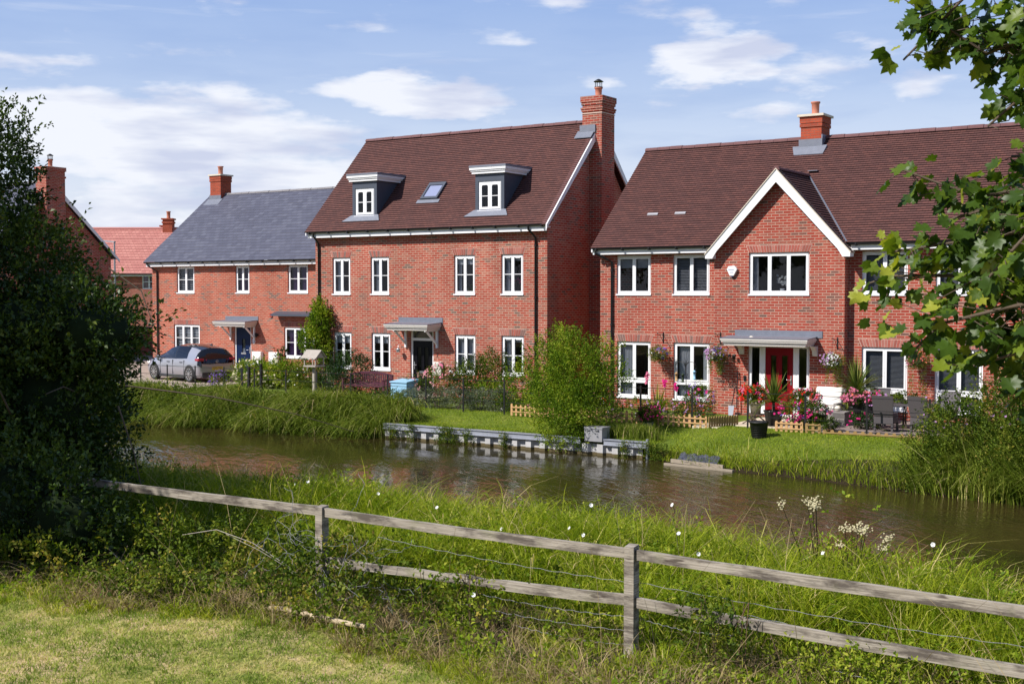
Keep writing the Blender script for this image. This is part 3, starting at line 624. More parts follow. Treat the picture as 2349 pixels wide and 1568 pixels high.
# gable roof over the bay
def bay_roof(side):
    vs = []; fs = []; uv = []; mi = []; g = 0.105; run = 2.2; L = run*math.hypot(1, SL); n = round(L/g); t = 0.024
    nx = side*SL/math.hypot(1, SL); nz = 1/math.hypot(1, SL)
    for i in range(n):
        d1 = run*(1 - i/n); d0 = run*(1 - (i+1)/n); z1 = AZ - SL*d1; z0 = AZ - SL*d0
        y1 = YE3 + (z1 - ZE3)/kz3 + 0.02; y0 = YE3 + (z0 - ZE3)/kz3 + 0.02; yf = Yb - 0.27
        if y1 < yf + 0.15: y1 = yf + 0.2
        x1 = AX + side*d1; x0 = AX + side*d0
        A = (x1 + nx*t, yf, z1 + nz*t); B = (x1 + nx*t, y1, z1 + nz*t); Cc = (x0, y0, z0); D = (x0, yf, z0); E = (x1, yf, z1); F = (x1, y1, z1)
        U = [(A[1], i*g + 0.002), (B[1], i*g + 0.002), (Cc[1], (i+1)*g - 0.002), (D[1], (i+1)*g - 0.002)]
        for qv, mm in (((A, B, Cc, D), 0), ((E, F, B, A), 1)):
            o = len(vs); qv = qv if side > 0 else qv[::-1]; vs.extend(qv); fs.append((o, o+1, o+2, o+3)); uv.extend(U if side > 0 else U[::-1]); mi.append(mm)
    base = h3.location; me = bpy.data.meshes.new('gable_roof'); me.from_pydata([tuple(Vector(v) - base) for v in vs], [], fs)
    me.materials.append(M['roof_tile_brown']); me.materials.append(M['tile_edge_shadow']); me.polygons.foreach_set('material_index', mi)
    l = me.uv_layers.new(name='UVMap'); l.data.foreach_set('uv', np.array(uv, np.float32).ravel()); me.update()
    o = bpy.data.objects.new('gable_roof', me); COL.objects.link(o); o.parent = h3; return o
g1 = bay_roof(1); g2 = bay_roof(-1)
yend = YE3 + (AZ - ZE3)/kz3
m = MB(); n = 6
for i in range(n):
    a = Yb - 0.27 + (yend + 0.05 - Yb + 0.27)*i/n; b = a + (yend + 0.05 - Yb + 0.27)/n - 0.01
    m.prism([(AX + 0.11*math.cos(t), AZ - 0.05 + 0.11*math.sin(t)) for t in [math.pi*k/6 for k in range(7)]], 'y', a, b)
wb(m, 'ridge', 'ridge_brown', g1)
m = MB()
for s in (1, -1):
    m.beam((AX + s*2.0, YE3 + 0.02, ZE3 + 0.03), (AX + s*0.02, yend, AZ + 0.03), 0.04, 0.03)
m.box(AX + 0.0, AX + 0.3, yend - 0.0, yend + 0.22, AZ + 0.12, AZ + 0.14)
wb(m, 'valley', 'lead', g1)
m = MB(); yy = Yb - 0.27    # white bargeboards of the gable
for s in (1, -1):
    w = 0.33; fx = 2.17
    pts = [(AX, AZ - 0.02), (AX + s*fx, AZ - 0.02 - SL*fx), (AX + s*fx, 4.58), (AX + s*(fx - 0.22), 4.58), (AX + s*(fx - 0.36), AZ - SL*(fx - 0.36) - w), (AX, AZ - w - 0.06)]
    m.prism(pts[::-1] if s > 0 else pts, 'y', yy, yy + 0.04)
    m.hexa([(AX + s*(fx-0.22), yy + 0.04, 4.58), (AX + s*fx, yy + 0.04, 4.58), (AX + s*fx, Y3 - 0.25, 4.58), (AX + s*(fx-0.22), Y3 - 0.25, 4.58)][::s], [(AX + s*(fx-0.22), yy + 0.04, 4.70), (AX + s*fx, yy + 0.04, 4.70), (AX + s*fx, Y3 - 0.25, 4.70), (AX + s*(fx-0.22), Y3 - 0.25, 4.70)][::s])
wb(m, 'bargeboard', 'white_paint', h3)
m = MB()    # soffit and pale undercloak
for s in (1, -1):
    a = (AX, AZ - 0.03); b = (AX + s*2.19, AZ - 0.03 - SL*2.19)
    pts = [a, b, (b[0], b[1] + 0.035), (a[0], a[1] + 0.035)]; m.prism(pts if s > 0 else pts[::-1], 'y', yy - 0.025, Yb + 0.05)
wb(m, 'undercloak', 'stone_cap', h3)
c3 = chimney(h3, -13.90, -13.24, 38.0 - 0.38, 38.0 + 0.38, 7.6, 8.90, [(8.70, 8.80, 0.03), (8.82, 9.02, 0.03)], 'brick_chimney', cap=0.09, potz=0.42)
m = MB(); m.box(-13.95, -13.20, 37.58, 37.615, 8.1, 8.32); m.box(-13.235, -13.2, 37.6, 38.42, 8.1, 8.45); m.hexa([(-14.02, 37.36, 7.80), (-13.1, 37.36, 7.80), (-13.05, 37.6, 8.04), (-14.15, 37.6, 8.04)], [(-14.02, 37.34, 7.83), (-13.1, 37.34, 7.83), (-13.05, 37.6, 8.12), (-14.15, 37.6, 8.12)]); wb(m, 'flashing', 'lead', c3)
# small lean-to roof between the houses
m = MB(); m.hexa([(-21.38, 38.6, 1.9), (-19.36, 38.6, 1.9), (-19.36, 40, 2.5), (-21.38, 40, 2.5)], [(-21.38, 38.6, 1.96), (-19.36, 38.6, 1.96), (-19.36, 40, 2.56), (-21.38, 40, 2.56)]); m.box(-21.38, -19.36, 38.75, 38.85, 0, 1.9)
wthing(m, 'side_shed', ['lead_dark'], 'low grey lean-to in the gap between the two brick gables', 'shed', (-20.4, 39, 0))

# ============================================================ HOUSE: slate roofed, left
Y1 = 40.0; XL1, XR1 = -46.38, -33.2
h1 = empty('house', 'orange red brick house with a blue grey slate roof and a dark blue door', 'house', 'brick houses', (-40, 43.9, 0))
U1 = [(-44.70, -43.54, 1), (-40.91, -40.05, 1), (-37.75, -36.59, 1)]
m = MB(); wall_front(m, XL1, XR1, -0.3, 4.9, Y1, [(a, b, 3.58, 4.79) for a, b, _ in U1] + [(-44.93, -43.22, 0.9, 2.13), (-41.02, -39.98, 0, 2.12), (-37.99, -36.23, 0.78, 2.1)])
gable_wall(m, XL1, Y1, 47.8, -0.3, 4.9, 43.9, 8.25, -1); gable_wall(m, XR1, Y1, 47.8, -0.3, 4.9, 43.9, 8.25, 1); m.quad((XR1, 47.8, -0.3), (XL1, 47.8, -0.3), (XL1, 47.8, 4.9), (XR1, 47.8, 4.9))
wb(m, 'wall', 'brick_orange', h1); interior(h1, XL1, XR1, Y1, 47.8, [0.05, 2.7, 5.0])
window(h1, *U1[0][:2], 3.58, 4.79, Y1, 2, (0.5,), content=[('slats', 0.05, 0.95, 'slat_grey', 13)])
window(h1, *U1[1][:2], 3.58, 4.79, Y1, 2, (0.5,), content=[('curtain', 0.1, 0.9, 'curtain_purple')])
window(h1, *U1[2][:2], 3.58, 4.79, Y1, 2, (0.5,), content=[('curtain', 0.1, 0.4, 'curtain_purple'), ('curtain', 0.55, 0.9, 'curtain_purple')])
window(h1, -44.93, -43.22, 0.9, 2.13, Y1, 3, (0.5,), content=[('slats', 0.05, 0.95, 'slat_white', 14)]); arch(h1, -44.93, -43.22, 2.13, Y1, straight=True)
window(h1, -37.99, -36.23, 0.78, 2.1, Y1, 3, (0.5,), content=[('curtain', 0.06, 0.5, 'curtain_purple'), ('curtain', 0.6, 0.9, 'curtain_purple')]); arch(h1, -37.99, -36.23, 2.1, Y1, straight=True)
door(h1, -41.02, -39.98, 0, 2.12, Y1, 'door_blue', [(0.4, 0.62, 0.42, 0.74)], slot=0.8, handle_left=False)
canopy(h1, -41.55, -39.52, 2.54, Y1, 0.8, [-41.2, -39.75])
m = MB(); m.hexa([(-38.4, Y1 - 0.42, 2.58), (-36.0, Y1 - 0.42, 2.58), (-36.0, Y1 - 0.001, 2.66), (-38.4, Y1 - 0.001, 2.66)], [(-38.4, Y1 - 0.42, 2.66), (-36.0, Y1 - 0.42, 2.66), (-36.0, Y1 - 0.001, 2.78), (-38.4, Y1 - 0.001, 2.78)]); wb(m, 'window_hood', 'lead_dark', h1)
m = MB(); m.box(XL1 - 0.1, XR1, Y1 - 0.27, Y1 - 0.24, 4.80, 4.96); m.box(XL1 - 0.1, XR1, Y1 - 0.24, Y1 - 0.001, 4.90, 4.93); wb(m, 'fascia', 'white_paint', h1)
gutter(h1, XL1 - 0.15, XR1, Y1 - 0.335, 5.0); downpipe(h1, XL1 + 0.1, Y1 - 0.335, 4.96, Y1, 0, 0.3)
rf1 = courses(h1, XL1 - 0.18, XR1, Y1 - 0.38, 5.01, 43.9, 8.42, 'roof_slate', 0.215, t=0.008, edge='ridge_grey')
ridge_tiles(rf1, XL1 - 0.18, XR1, 43.9, 8.44, 'ridge_grey', r=0.1)
c1 = chimney(h1, -46.22, -45.5, 43.55, 44.25, 7.9, 9.20, [(9.02, 9.12, 0.03), (9.14, 9.3, 0.03)], 'brick_chimney', cap=0.08, potz=0.42)
m = MB(); m.box(-46.26, -45.46, 43.51, 43.545, 8.12, 8.35); m.hexa([(-46.35, 43.2, 7.84), (-45.35, 43.2, 7.84), (-45.35, 43.54, 8.12), (-46.35, 43.54, 8.12)], [(-46.35, 43.2, 7.87), (-45.35, 43.2, 7.87), (-45.35, 43.54, 8.18), (-46.35, 43.54, 8.18)]); wb(m, 'flashing', 'lead', c1)

# ============================================================ HOUSE: far left gable behind the hedge
h0 = empty('house', 'brick house with a tall chimney on its shaded gable, half hidden by the dark hedge', 'house', 'brick houses', (-60, 41.4, 0))
m = MB(); gable_wall(m, -55.7, 37.6, 45.2, -0.3, 5.5, 41.4, 9.15, 1); gable_wall(m, -66, 37.6, 45.2, -0.3, 5.5, 41.4, 9.15, -1)
m.quad((-66, 37.6, -0.3), (-55.7, 37.6, -0.3), (-55.7, 37.6, 5.5), (-66, 37.6, 5.5)); m.quad((-55.7, 45.2, -0.3), (-66, 45.2, -0.3), (-66, 45.2, 5.5), (-55.7, 45.2, 5.5)); wb(m, 'wall', 'brick_red', h0)
rf0 = courses(h0, -66.2, -55.5, 37.25, 5.42, 41.4, 9.35, 'roof_slate', 0.215, t=0.008, edge='ridge_grey'); ridge_tiles(rf0, -66.2, -55.5, 41.4, 9.38, 'ridge_grey')
verge(h0, -55.497, 37.2, 5.40, 41.4, 9.35, 0.26)
c0 = chimney(h0, -56.0, -55.15, 40.75, 41.9, -0.3, 9.85, [(9.85, 10.06, 0.05), (9.5, 9.6, 0.04)], 'brick_red', potz=0.4, cowl=True)
m = MB(); m.box(-55.99, -55.3, 41.92, 41.94, 8.4, 8.9); 
# far house with the pink roof, turned to face us
hf = empty('house', 'distant brick house with a salmon pink tiled roof beyond the driveway', 'house', 'brick houses', (-84, 72, 0), R(33))
m = MB(); wall_front(m, -9, 9, -0.3, 5.2, -4, [(0.7, 1.8, 3.9, 5.05)]); m.box(-8.95, 8.95, -3.8, 4, -0.3, 5.15)
m.build('wall', 'brick_red', hf)
m = MB(); m.box(0.7, 1.8, -3.95, -3.9, 3.9, 3.98); m.box(0.7, 1.8, -3.95, -3.9, 4.97, 5.05); m.box(0.7, 0.78, -3.95, -3.9, 3.98, 4.97); m.box(1.72, 1.8, -3.95, -3.9, 3.98, 4.97); m.box(1.21, 1.29, -3.95, -3.9, 3.98, 4.97); m.box(0.78, 1.72, -3.93, -3.91, 4.46, 4.5); w = m.build('window', 'upvc', hf)
m = MB(); m.box(0.78, 1.72, -3.9, -3.88, 3.98, 4.97); m.build('pane', 'window_glass', w)
vs = []; 
m = MB(); n = 17
for s in (1, -1):
    for i in range(n):
        y0 = -4.35 + 4.35*i/n; z0 = 5.15 + 3.85*i/n; y1 = -4.35 + 4.35*(i+1)/n; z1 = 5.15 + 3.85*(i+1)/n
        a, b = [(-9.3, s*y0 if s == 1 else -y0, z0 + 0.05), (9.3, s*y0 if s == 1 else -y0, z0 + 0.05)], [(9.3, y1 if s == 1 else -y1, z1), (-9.3, y1 if s == 1 else -y1, z1)]
        q4 = a + b; m.add(q4 if s == 1 else q4[::-1], [(0, 1, 2, 3)]); m.add([(-9.3, q4[0][1], z0), (9.3, q4[0][1], z0), q4[1], q4[0]], [(0, 1, 2, 3)])
rr = m.build('roof', 'roof_tile_pink', hf); m = MB(); m.tube([(-9.3, 0, 9.0), (9.3, 0, 9.0)], 0.14, 8); m.build('ridge', 'ridge_pink', rr)
m = MB(); m.box(-9.2, 9.2, -4.4, -4.35, 4.93, 5.12); m.build('fascia', 'white_paint', hf); m = MB(); m.box(-9.2, 9.2, -4.5, -4.4, 5.03, 5.14); m.build('gutter', 'black_plastic', hf)
for cx, cy, zt in ((1.8, 0.0, 9.75), (0.9, 2.6, 9.3)):
    m = MB(); m.box(cx - 0.4, cx + 0.4, cy - 0.4, cy + 0.4, 6, zt); m.box(cx - 0.46, cx + 0.46, cy - 0.46, cy + 0.46, zt - 0.3, zt - 0.15); m.box(cx - 0.5, cx + 0.5, cy - 0.5, cy + 0.5, zt, zt + 0.12); c = m.build('chimney', 'brick_chimney', hf)
    m = MB(); pot(m, cx, cy, zt + 0.12, 0.6, 0.15, 0.17); m.build('chimney_pot', 'terracotta', c)
# boundary wall between the driveway and the far garden
m = MB(); m.box(-60.5, -46.6, 48.6, 48.85, -0.3, 1.55); w_ = wthing(m, 'garden_wall', ['brick_red'], 'brick garden wall beyond the driveway, beside the slate roofed house', 'wall', (-53, 48.7, 0))
m = MB(); m.box(-60.5, -46.6, 48.54, 48.9, 1.55, 1.64); wb(m, 'coping', 'ridge_brown', w_)

# ============================================================ GROUND, WATER
def interp(x, pts):
    if x <= pts[0][0]: return pts[0][1]
    for (a, b), (c, d) in zip(pts, pts[1:]):
        if x <= c: t = (x - a)/(c - a); return b + (d - b)*t
    return pts[-1][1]
FARE = [(-60, 27.2), (-45, 27.4), (-30, 27.5), (-23.3, 28.36), (-14.3, 28.36), (-13.9, 28.1), (-13.2, 27.75), (-10, 27.2), (-6, 26.3), (0, 25.4), (20, 25)]
def sst(a, b, x): t = min(1, max(0, (x - a)/(b - a))); return t*t*(3 - 2*t)
def fare(x): return interp(x, FARE)
def neare(x): return 17.0 - 1.9*sst(-9.5, -3.5, x) + 0.25*math.sin(x*0.7) + 0.15*math.sin(x*1.9 + 1)
WZ = -0.63
def gz(x, y):
    ne = neare(x); fe = fare(x)
    if y < ne:
        z = 0.25 + 1.7*(1 - sst(0.8, 5.8, y)) - 0.05*sst(9, 11, y)
        z += 0.03*math.sin(x*0.9 + y*0.5) + 0.02*math.sin(x*2.1 - y*1.3)
        z -= 0.9*sst(12.5, ne + 0.1, y)
        return z
    if -23.3 < x < -14.3: fe = 28.35
    if y < fe:
        d = min(y - ne, fe - y); 
        z = WZ - 0.05 - 1.2*sst(0, 2.0, d)
        if fe - y < 1.0 and -23.0 < x < -14.3: z = WZ - 1.0
        return z
    t = y - fe
    if x < -23.1: z = WZ + 0.02 + (0.60)*sst(0, 1.4, t)
    elif x < -14.3: z = -0.26
    else: z = WZ + 0.03 + 0.42*sst(0, 1.2, t)
    zb = -0.02 if y > 30.9 else None
    k = sst(1.0, 3.0, t)
    return z*(1 - k) + (-0.005)*k
def grid(x0, x1, y0, y1, dx, dy, fz, extra_y=()):
    xs = np.arange(x0, x1 + dx/2, dx); ys = sorted(set(np.round(np.arange(y0, y1 + dy/2, dy), 4)) | set(extra_y))
    vs = [(x, y, fz(x, y)) for y in ys for x in xs]; n = len(xs)
    fs = [(j*n + i, j*n + i + 1, (j+1)*n + i + 1, (j+1)*n + i) for j in range(len(ys) - 1) for i in range(n - 1)]
    return vs, fs
m_, nt = newmat('ground'); t = nt.n('ShaderNodeTexCoord').outputs['Object']; P_ = nt.sep(t)
n1 = nt.noise(t, 0.9, 5, 0.65); n2 = nt.noise(t, 6.0, 5, 0.7); n3 = nt.noise(t, 40, 3, 0.7)
lawn = nt.ramp(nt.m('ADD', nt.m('MULTIPLY', n1, 0.55), nt.m('MULTIPLY', n2, 0.45)), [(0.3, (0.06, 0.10, 0.012)), (0.5, (0.12, 0.165, 0.022)), (0.68, (0.20, 0.20, 0.05))])
dry = nt.ramp(nt.m('ADD', nt.m('MULTIPLY', n1, 0.5), nt.m('MULTIPLY', n2, 0.5)), [(0.35, (0.12, 0.17, 0.03)), (0.48, (0.33, 0.30, 0.10)), (0.60, (0.55, 0.40, 0.24))])
soil = nt.ramp(n2, [(0.3, (0.018, 0.022, 0.008)), (0.7, (0.05, 0.045, 0.02))])
near = nt.m('LESS_THAN', nt.m('ADD', P_[1], nt.m('MULTIPLY', n1, 1.2)), nt.m('ADD', 10.6, nt.m('MULTIPLY', P_[0], 0.10)))
far = nt.m('GREATER_THAN', P_[1], 28.0); deep = nt.m('LESS_THAN', P_[2], -0.42)
c = nt.mix(near, soil, dry); c = nt.mix(far, c, lawn); c = nt.mix(deep, c, (0.03, 0.022, 0.012, 1))
f = nt.m('ADD', 0.7, nt.m('MULTIPLY', n3, 0.6)); c = nt.mix(1.0, c, nt.xyz(f, f, f), 'MULTIPLY')
out(nt, pbsdf(nt, c, 0.95, 0, 0.1, nt.m('ADD', n2, n3), 0.5, 0.03))
vs, fs = grid(-62, 14, -2, 44, 0.5, 0.5, gz, (28.29, 28.33, 28.40, 28.75))
m = MB(); m.add(vs, fs, 0, True)
X0, X1, Y0, Y1_ = -62, 14, -2, 44; BIG = 900
for a in [((-BIG, -BIG), (BIG, Y0)), ((-BIG, Y1_), (BIG, BIG)), ((-BIG, Y0), (X0, Y1_)), ((X1, Y0), (BIG, Y1_))]:
    (ax, ay), (bx, by) = a; z0 = -0.005 if ay > -5 else 1.9
    if (ay, by) == (Y0, Y1_): z0 = -0.3
    m.quad((ax, ay, z0), (bx, ay, z0), (bx, by, z0), (ax, by, z0))
g_ = m.build('ground', 'ground'); tag(g_, kind='structure')
# water sheet
m_, nt = newmat('water'); t = nt.n('ShaderNodeTexCoord').outputs['Object']
tv = nt.map(t, (1, 1, 1), (0, 0, 0), (0, 0, R(33)))
wav = nt.noise(nt.map(tv, (0.9, 2.6, 1)), 1.5, 3, 0.55, 0.6); w2 = nt.noise(nt.map(tv, (1.2, 3.4, 1)), 4.6, 2, 0.5, 0.5)
amp = nt.ramp(nt.noise(t, 0.16, 2), [(0.40, 0.16), (0.62, 1.0)])
h = nt.m('MULTIPLY', nt.m('ADD', wav, nt.m('MULTIPLY', w2, 0.22)), amp)
mur = nt.ramp(nt.noise(t, 0.35, 3), [(0.3, (0.022, 0.021, 0.006)), (0.7, (0.044, 0.032, 0.010))])
out(nt, pbsdf(nt, mur, 0.035, 0, 0.5, h, 0.7, 0.055))
M['water'].node_tree.nodes['Principled BSDF'].inputs['IOR'].default_value = 1.36
vs = []; fs = []; xs = np.arange(-62, 14.1, 0.5)
for x in xs: vs += [(x, neare(x) - 0.4, WZ), (x, (neare(x) + fare(x))/2, WZ), (x, fare(x) + 0.25, WZ)]
for i in range(len(xs) - 1):
    for k in (0, 1): a = 3*i + k; fs.append((a, a + 3, a + 4, a + 1))
m = MB(); m.add(vs, fs); w_ = m.build('water', 'water'); tag(w_, kind='structure')
# driveway, paths, decking
plain('paving', (0.34, 0.27, 0.22), 0.9, var=0.25, scale=3); plain('pale_paving', (0.62, 0.52, 0.40), 0.9, var=0.15, scale=2); plain('kerb', (0.55, 0.5, 0.48), 0.9)
plain('decking', (0.26, 0.2, 0.18), 0.85, var=0.2, scale=4)
m = MB(); m.box(-62, -35.9, 32.1, 39.98, -0.25, 0.02); tag(m.build('driveway', 'paving'), kind='structure')
m = MB(); m.box(-62, -46.8, 40.0, 48.5, -0.25, 0.016); tag(m.build('side_drive', 'paving'), kind='structure')
m = MB(); m.box(-45.5, -40.2, 31.7, 32.08, -0.25, 0.13); tag(m.build('kerb', 'kerb'), kind='structure')
m = MB()
for i in range(4): m.box(-13.55 + i*0.62, -12.95 + i*0.62, 31.4, 34.28, -0.1, 0.03 + 0.002*(i % 2))
m.box(-14.3, -13.57, 30.7, 31.9, -0.1, 0.012); tag(m.build('garden_path', 'pale_paving'), kind='structure')
m = MB(); y = 31.15
while y < 34.5: m.box(-11.05, -4, y, y + 0.135, -0.05, 0.085); y += 0.142
tag(m.build('decking', 'decking'), kind='structure')
m = MB(); m.box(-27.4, -25.6, 31.6, 34.78, -0.1, 0.02); tag(m.build('path', 'pale_paving'), kind='structure')
# ============================================================ VEGETATION
def leafmat(name, stops, rough=0.5, trans=0.35, spec=0.12, tint=(1.25, 1.3, 0.5)):
    m, nt = newmat(name); a = nt.n('ShaderNodeAttribute'); a.attribute_name = 'v'
    c = nt.ramp(a.outputs['Fac'], stops)
    p = nt.n('ShaderNodeBsdfPrincipled'); nt.link(c, p.inputs['Base Color']); p.inputs['Roughness'].default_value = rough; p.inputs['Specular IOR Level'].default_value = spec
    t = nt.n('ShaderNodeBsdfTranslucent'); nt.link(nt.mix(1.0, c, (*tint, 1), 'MULTIPLY'), t.inputs[0])
    mx = nt.n('ShaderNodeMixShader'); mx.inputs[0].default_value = trans; nt.link(p.outputs[0], mx.inputs[1]); nt.link(t.outputs[0], mx.inputs[2])
    out(nt, mx.outputs[0]); return m
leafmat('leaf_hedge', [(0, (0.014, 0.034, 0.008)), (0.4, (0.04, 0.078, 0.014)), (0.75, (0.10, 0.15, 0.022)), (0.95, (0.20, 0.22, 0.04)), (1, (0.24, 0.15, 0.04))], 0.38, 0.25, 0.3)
leafmat('leaf_maple', [(0, (0.022, 0.05, 0.012)), (0.5, (0.062, 0.115, 0.014)), (0.8, (0.15, 0.21, 0.018)), (1, (0.36, 0.38, 0.05))], 0.42, 0.4, 0.3)
leafmat('leaf_bush', [(0, (0.03, 0.06, 0.008)), (0.5, (0.10, 0.155, 0.014)), (0.85, (0.21, 0.24, 0.03)), (1, (0.36, 0.29, 0.06))], 0.55, 0.3, 0.12)
leafmat('leaf_dark', [(0, (0.013, 0.033, 0.013)), (0.6, (0.033, 0.072, 0.020)), (1, (0.077, 0.132, 0.033))], 0.35, 0.2)
leafmat('leaf_bright', [(0, (0.06, 0.12, 0.01)), (0.5, (0.18, 0.27, 0.016)), (1, (0.42, 0.43, 0.06))], 0.55, 0.35, 0.1)
leafmat('leaf_grey', [(0, (0.06, 0.08, 0.05)), (0.6, (0.15, 0.18, 0.115)), (1, (0.28, 0.30, 0.22))], 0.7, 0.2)
leafmat('grass_near', [(0, (0.055, 0.10, 0.006)), (0.4, (0.19, 0.27, 0.014)), (0.75, (0.38, 0.42, 0.03)), (0.92, (0.56, 0.52, 0.14)), (1, (0.70, 0.56, 0.28))], 0.6, 0.38, 0.08)
leafmat('grass_mown', [(0, (0.12, 0.20, 0.02)), (0.4, (0.30, 0.38, 0.05)), (0.65, (0.55, 0.50, 0.17)), (1, (0.80, 0.62, 0.38))], 0.6, 0.3, tint=(1.1, 1.1, 0.7))
leafmat('grass_sedge', [(0, (0.035, 0.06, 0.006)), (0.45, (0.14, 0.20, 0.018)), (0.75, (0.33, 0.36, 0.07)), (0.92, (0.45, 0.41, 0.18)), (1, (0.60, 0.46, 0.25))], 0.6, 0.25, 0.08)
leafmat('grass_reed', [(0, (0.030, 0.066, 0.022)), (0.6, (0.072, 0.126, 0.036)), (0.9, (0.180, 0.240, 0.072)), (1, (0.360, 0.288, 0.120))], 0.45, 0.25)
leafmat('grass_lawn', [(0, (0.11, 0.17, 0.012)), (0.6, (0.26, 0.34, 0.024)), (1, (0.50, 0.48, 0.07))], 0.6, 0.3, 0.08)
leafmat('spike_leaf', [(0, (0.060, 0.096, 0.018)), (0.6, (0.156, 0.204, 0.036)), (0.9, (0.312, 0.312, 0.096)), (1, (0.480, 0.360, 0.144))], 0.4, 0.25)
leafmat('straw', [(0, (0.13, 0.09, 0.04)), (0.5, (0.30, 0.22, 0.11)), (1, (0.48, 0.38, 0.22))], 0.7, 0.2, tint=(1, 1, 0.8))
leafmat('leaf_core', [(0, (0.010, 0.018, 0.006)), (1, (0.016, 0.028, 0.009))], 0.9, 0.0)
plain('bark', (0.09, 0.065, 0.045), 0.9, var=0.4, scale=12); plain('twig', (0.16, 0.10, 0.06), 0.8, var=0.3)
for n_, c_ in dict(petal_pink=(0.75, 0.20, 0.33), petal_magenta=(0.78, 0.035, 0.26), petal_red=(0.68, 0.02, 0.012), petal_white=(0.82, 0.82, 0.82), petal_purple=(0.24, 0.13, 0.5), petal_lilac=(0.55, 0.30, 0.58), petal_cream=(0.72, 0.66, 0.42), petal_coral=(0.8, 0.2, 0.13), petal_rose=(0.80, 0.38, 0.42)).items():
    leafmat(n_, [(0, [x*0.75 for x in c_]), (1, c_)], 0.6, 0.3, tint=(1, 1, 1))

def unit(a): return a/np.maximum(np.linalg.norm(a, axis=1, keepdims=True), 1e-9)
def npmesh(name, V, F, v, mats, parent=None, smooth=False, mi=None):
    """V (n,3), F (m,k) ints, v per-vertex attribute; in the parent's local space if parent given in world coords"""
    if parent is not None: V = V - np.array(root_of(parent).location)
    me = bpy.data.meshes.new(name); k = F.shape[1]
    me.vertices.add(len(V)); me.vertices.foreach_set('co', V.astype(np.float32).ravel())
    me.loops.add(F.size); me.loops.foreach_set('vertex_index', F.astype(np.int32).ravel())
    me.polygons.add(len(F)); me.polygons.foreach_set('loop_start', (np.arange(len(F))*k).astype(np.int32))
    me.polygons.foreach_set('loop_total', np.full(len(F), k, np.int32))
    for m in (mats if isinstance(mats, (list, tuple)) else [mats]): me.materials.append(M[m])
    if mi is not None: me.polygons.foreach_set('material_index', mi.astype(np.int32))
    if smooth: me.polygons.foreach_set('use_smooth', np.ones(len(F), bool))
    at = me.attributes.new('v', 'FLOAT', 'POINT'); at.data.foreach_set('value', v.astype(np.float32))
    me.update(calc_edges=True); o = bpy.data.objects.new(name, me); COL.objects.link(o)
    if parent is not None: o.parent = parent
    return o
def leaf_geo(P, D, size, v, width=0.55, fold=0.18, up=0.5):
    """kite shaped folded leaves at P pointing along D"""
    n = len(P); D = unit(D); N = rng.normal(size=(n, 3)); N[:, 2] = np.abs(N[:, 2]) + up; N = unit(N - D*np.sum(N*D, axis=1, keepdims=True)); S = np.cross(D, N)
    s = (np.ones(n)*size if np.isscalar(size) else size)[:, None]
    b = P; t = P + D*s; mL = P + D*s*0.45 + S*s*width/2 + N*s*fold; mR = P + D*s*0.45 - S*s*width/2 + N*s*fold
    V = np.stack([b, mR, t, mL], 1).reshape(-1, 3); F = np.arange(4*n).reshape(n, 4)
    return V, F, np.repeat(v, 4)
def merge(parts):
    V = []; F = []; A = []; o = 0
    for a, b, c in parts: V.append(a); F.append(b + o); A.append(c); o += len(a)
    return np.concatenate(V), np.concatenate(F), np.concatenate(A)
def sprigs(C, D, L, nl, size, spread=0.9, vbase=None, width=0.55, up=0.5, vvar=0.25):
    n = len(C); D = unit(D); t = rng.random((n, nl)); L = np.ones(n)*L
    P = C[:, None, :] + D[:, None, :]*(t*L[:, None])[:, :, None] + rng.normal(size=(n, nl, 3))*0.02
    d = D[:, None, :] + rng.normal(size=(n, nl, 3))*spread
    vb = rng.random(n)*0.8 if vbase is None else vbase
    v = np.clip(vb[:, None] + rng.normal(size=(n, nl))*vvar*0.5, 0, 1)
    sz = size*(0.65 + 0.6*rng.random(n*nl))
    return leaf_geo(P.reshape(-1, 3), d.reshape(-1, 3), sz, v.ravel(), width, up=up)
def ell_points(ells, n, shell=0.55, rough=0.12):
    """points in the outer shells of a union of ellipsoids, with outward directions"""
    E = np.array(ells, float); w = (E[:, 3]*E[:, 4] + E[:, 4]*E[:, 5] + E[:, 3]*E[:, 5]); k = rng.choice(len(E), n, p=w/w.sum())
    u = unit(rng.normal(size=(n, 3))); r = shell + (1 - shell)*rng.random(n)**0.6
    bump = 1 + rough*(np.sin(u[:, 0]*7 + k)*np.cos(u[:, 1]*6 + 2*k) + 0.6*np.sin(u[:, 2]*9 + u[:, 0]*5))
    P = E[k, :3] + u*E[k, 3:]*(r*bump)[:, None]
    inside = np.zeros(n, bool)
    for j in range(len(E)):
        q = (P - E[j, :3])/E[j, 3:]; inside |= (np.sum(q*q, axis=1) < (shell*0.9)**2) & (k != j)
    return P[~inside], u[~inside]
def blades(P, H, Wd, lean, curl, v, segs=3, tipw=0.12):
    """grass blades: lean = (n,2) horizontal drift of the tip per metre, curl droop"""
    n = len(P); ang = rng.random(n)*2*np.pi; S = np.stack([np.cos(ang), np.sin(ang), np.zeros(n)], 1)
    V = np.zeros((n, (segs + 1)*2, 3)); H = np.ones(n)*H; Wd = np.ones(n)*Wd
    for i in range(segs + 1):
        t = i/segs; c = P.copy()
        c[:, 0] += lean[:, 0]*H*(t**1.8); c[:, 1] += lean[:, 1]*H*(t**1.8); c[:, 2] += H*(t - curl*t**3)
        w = (Wd*(1 - (1 - tipw)*t**1.5)/2)[:, None]
        V[:, 2*i] = c - S*w; V[:, 2*i + 1] = c + S*w
    b = (np.arange(n)*(segs + 1)*2)[:, None]
    F = np.concatenate([b + np.array([2*i, 2*i + 1, 2*i + 3, 2*i + 2]) for i in range(segs)], 0)
    return V.reshape(-1, 3), F, np.repeat(v, (segs + 1)*2)
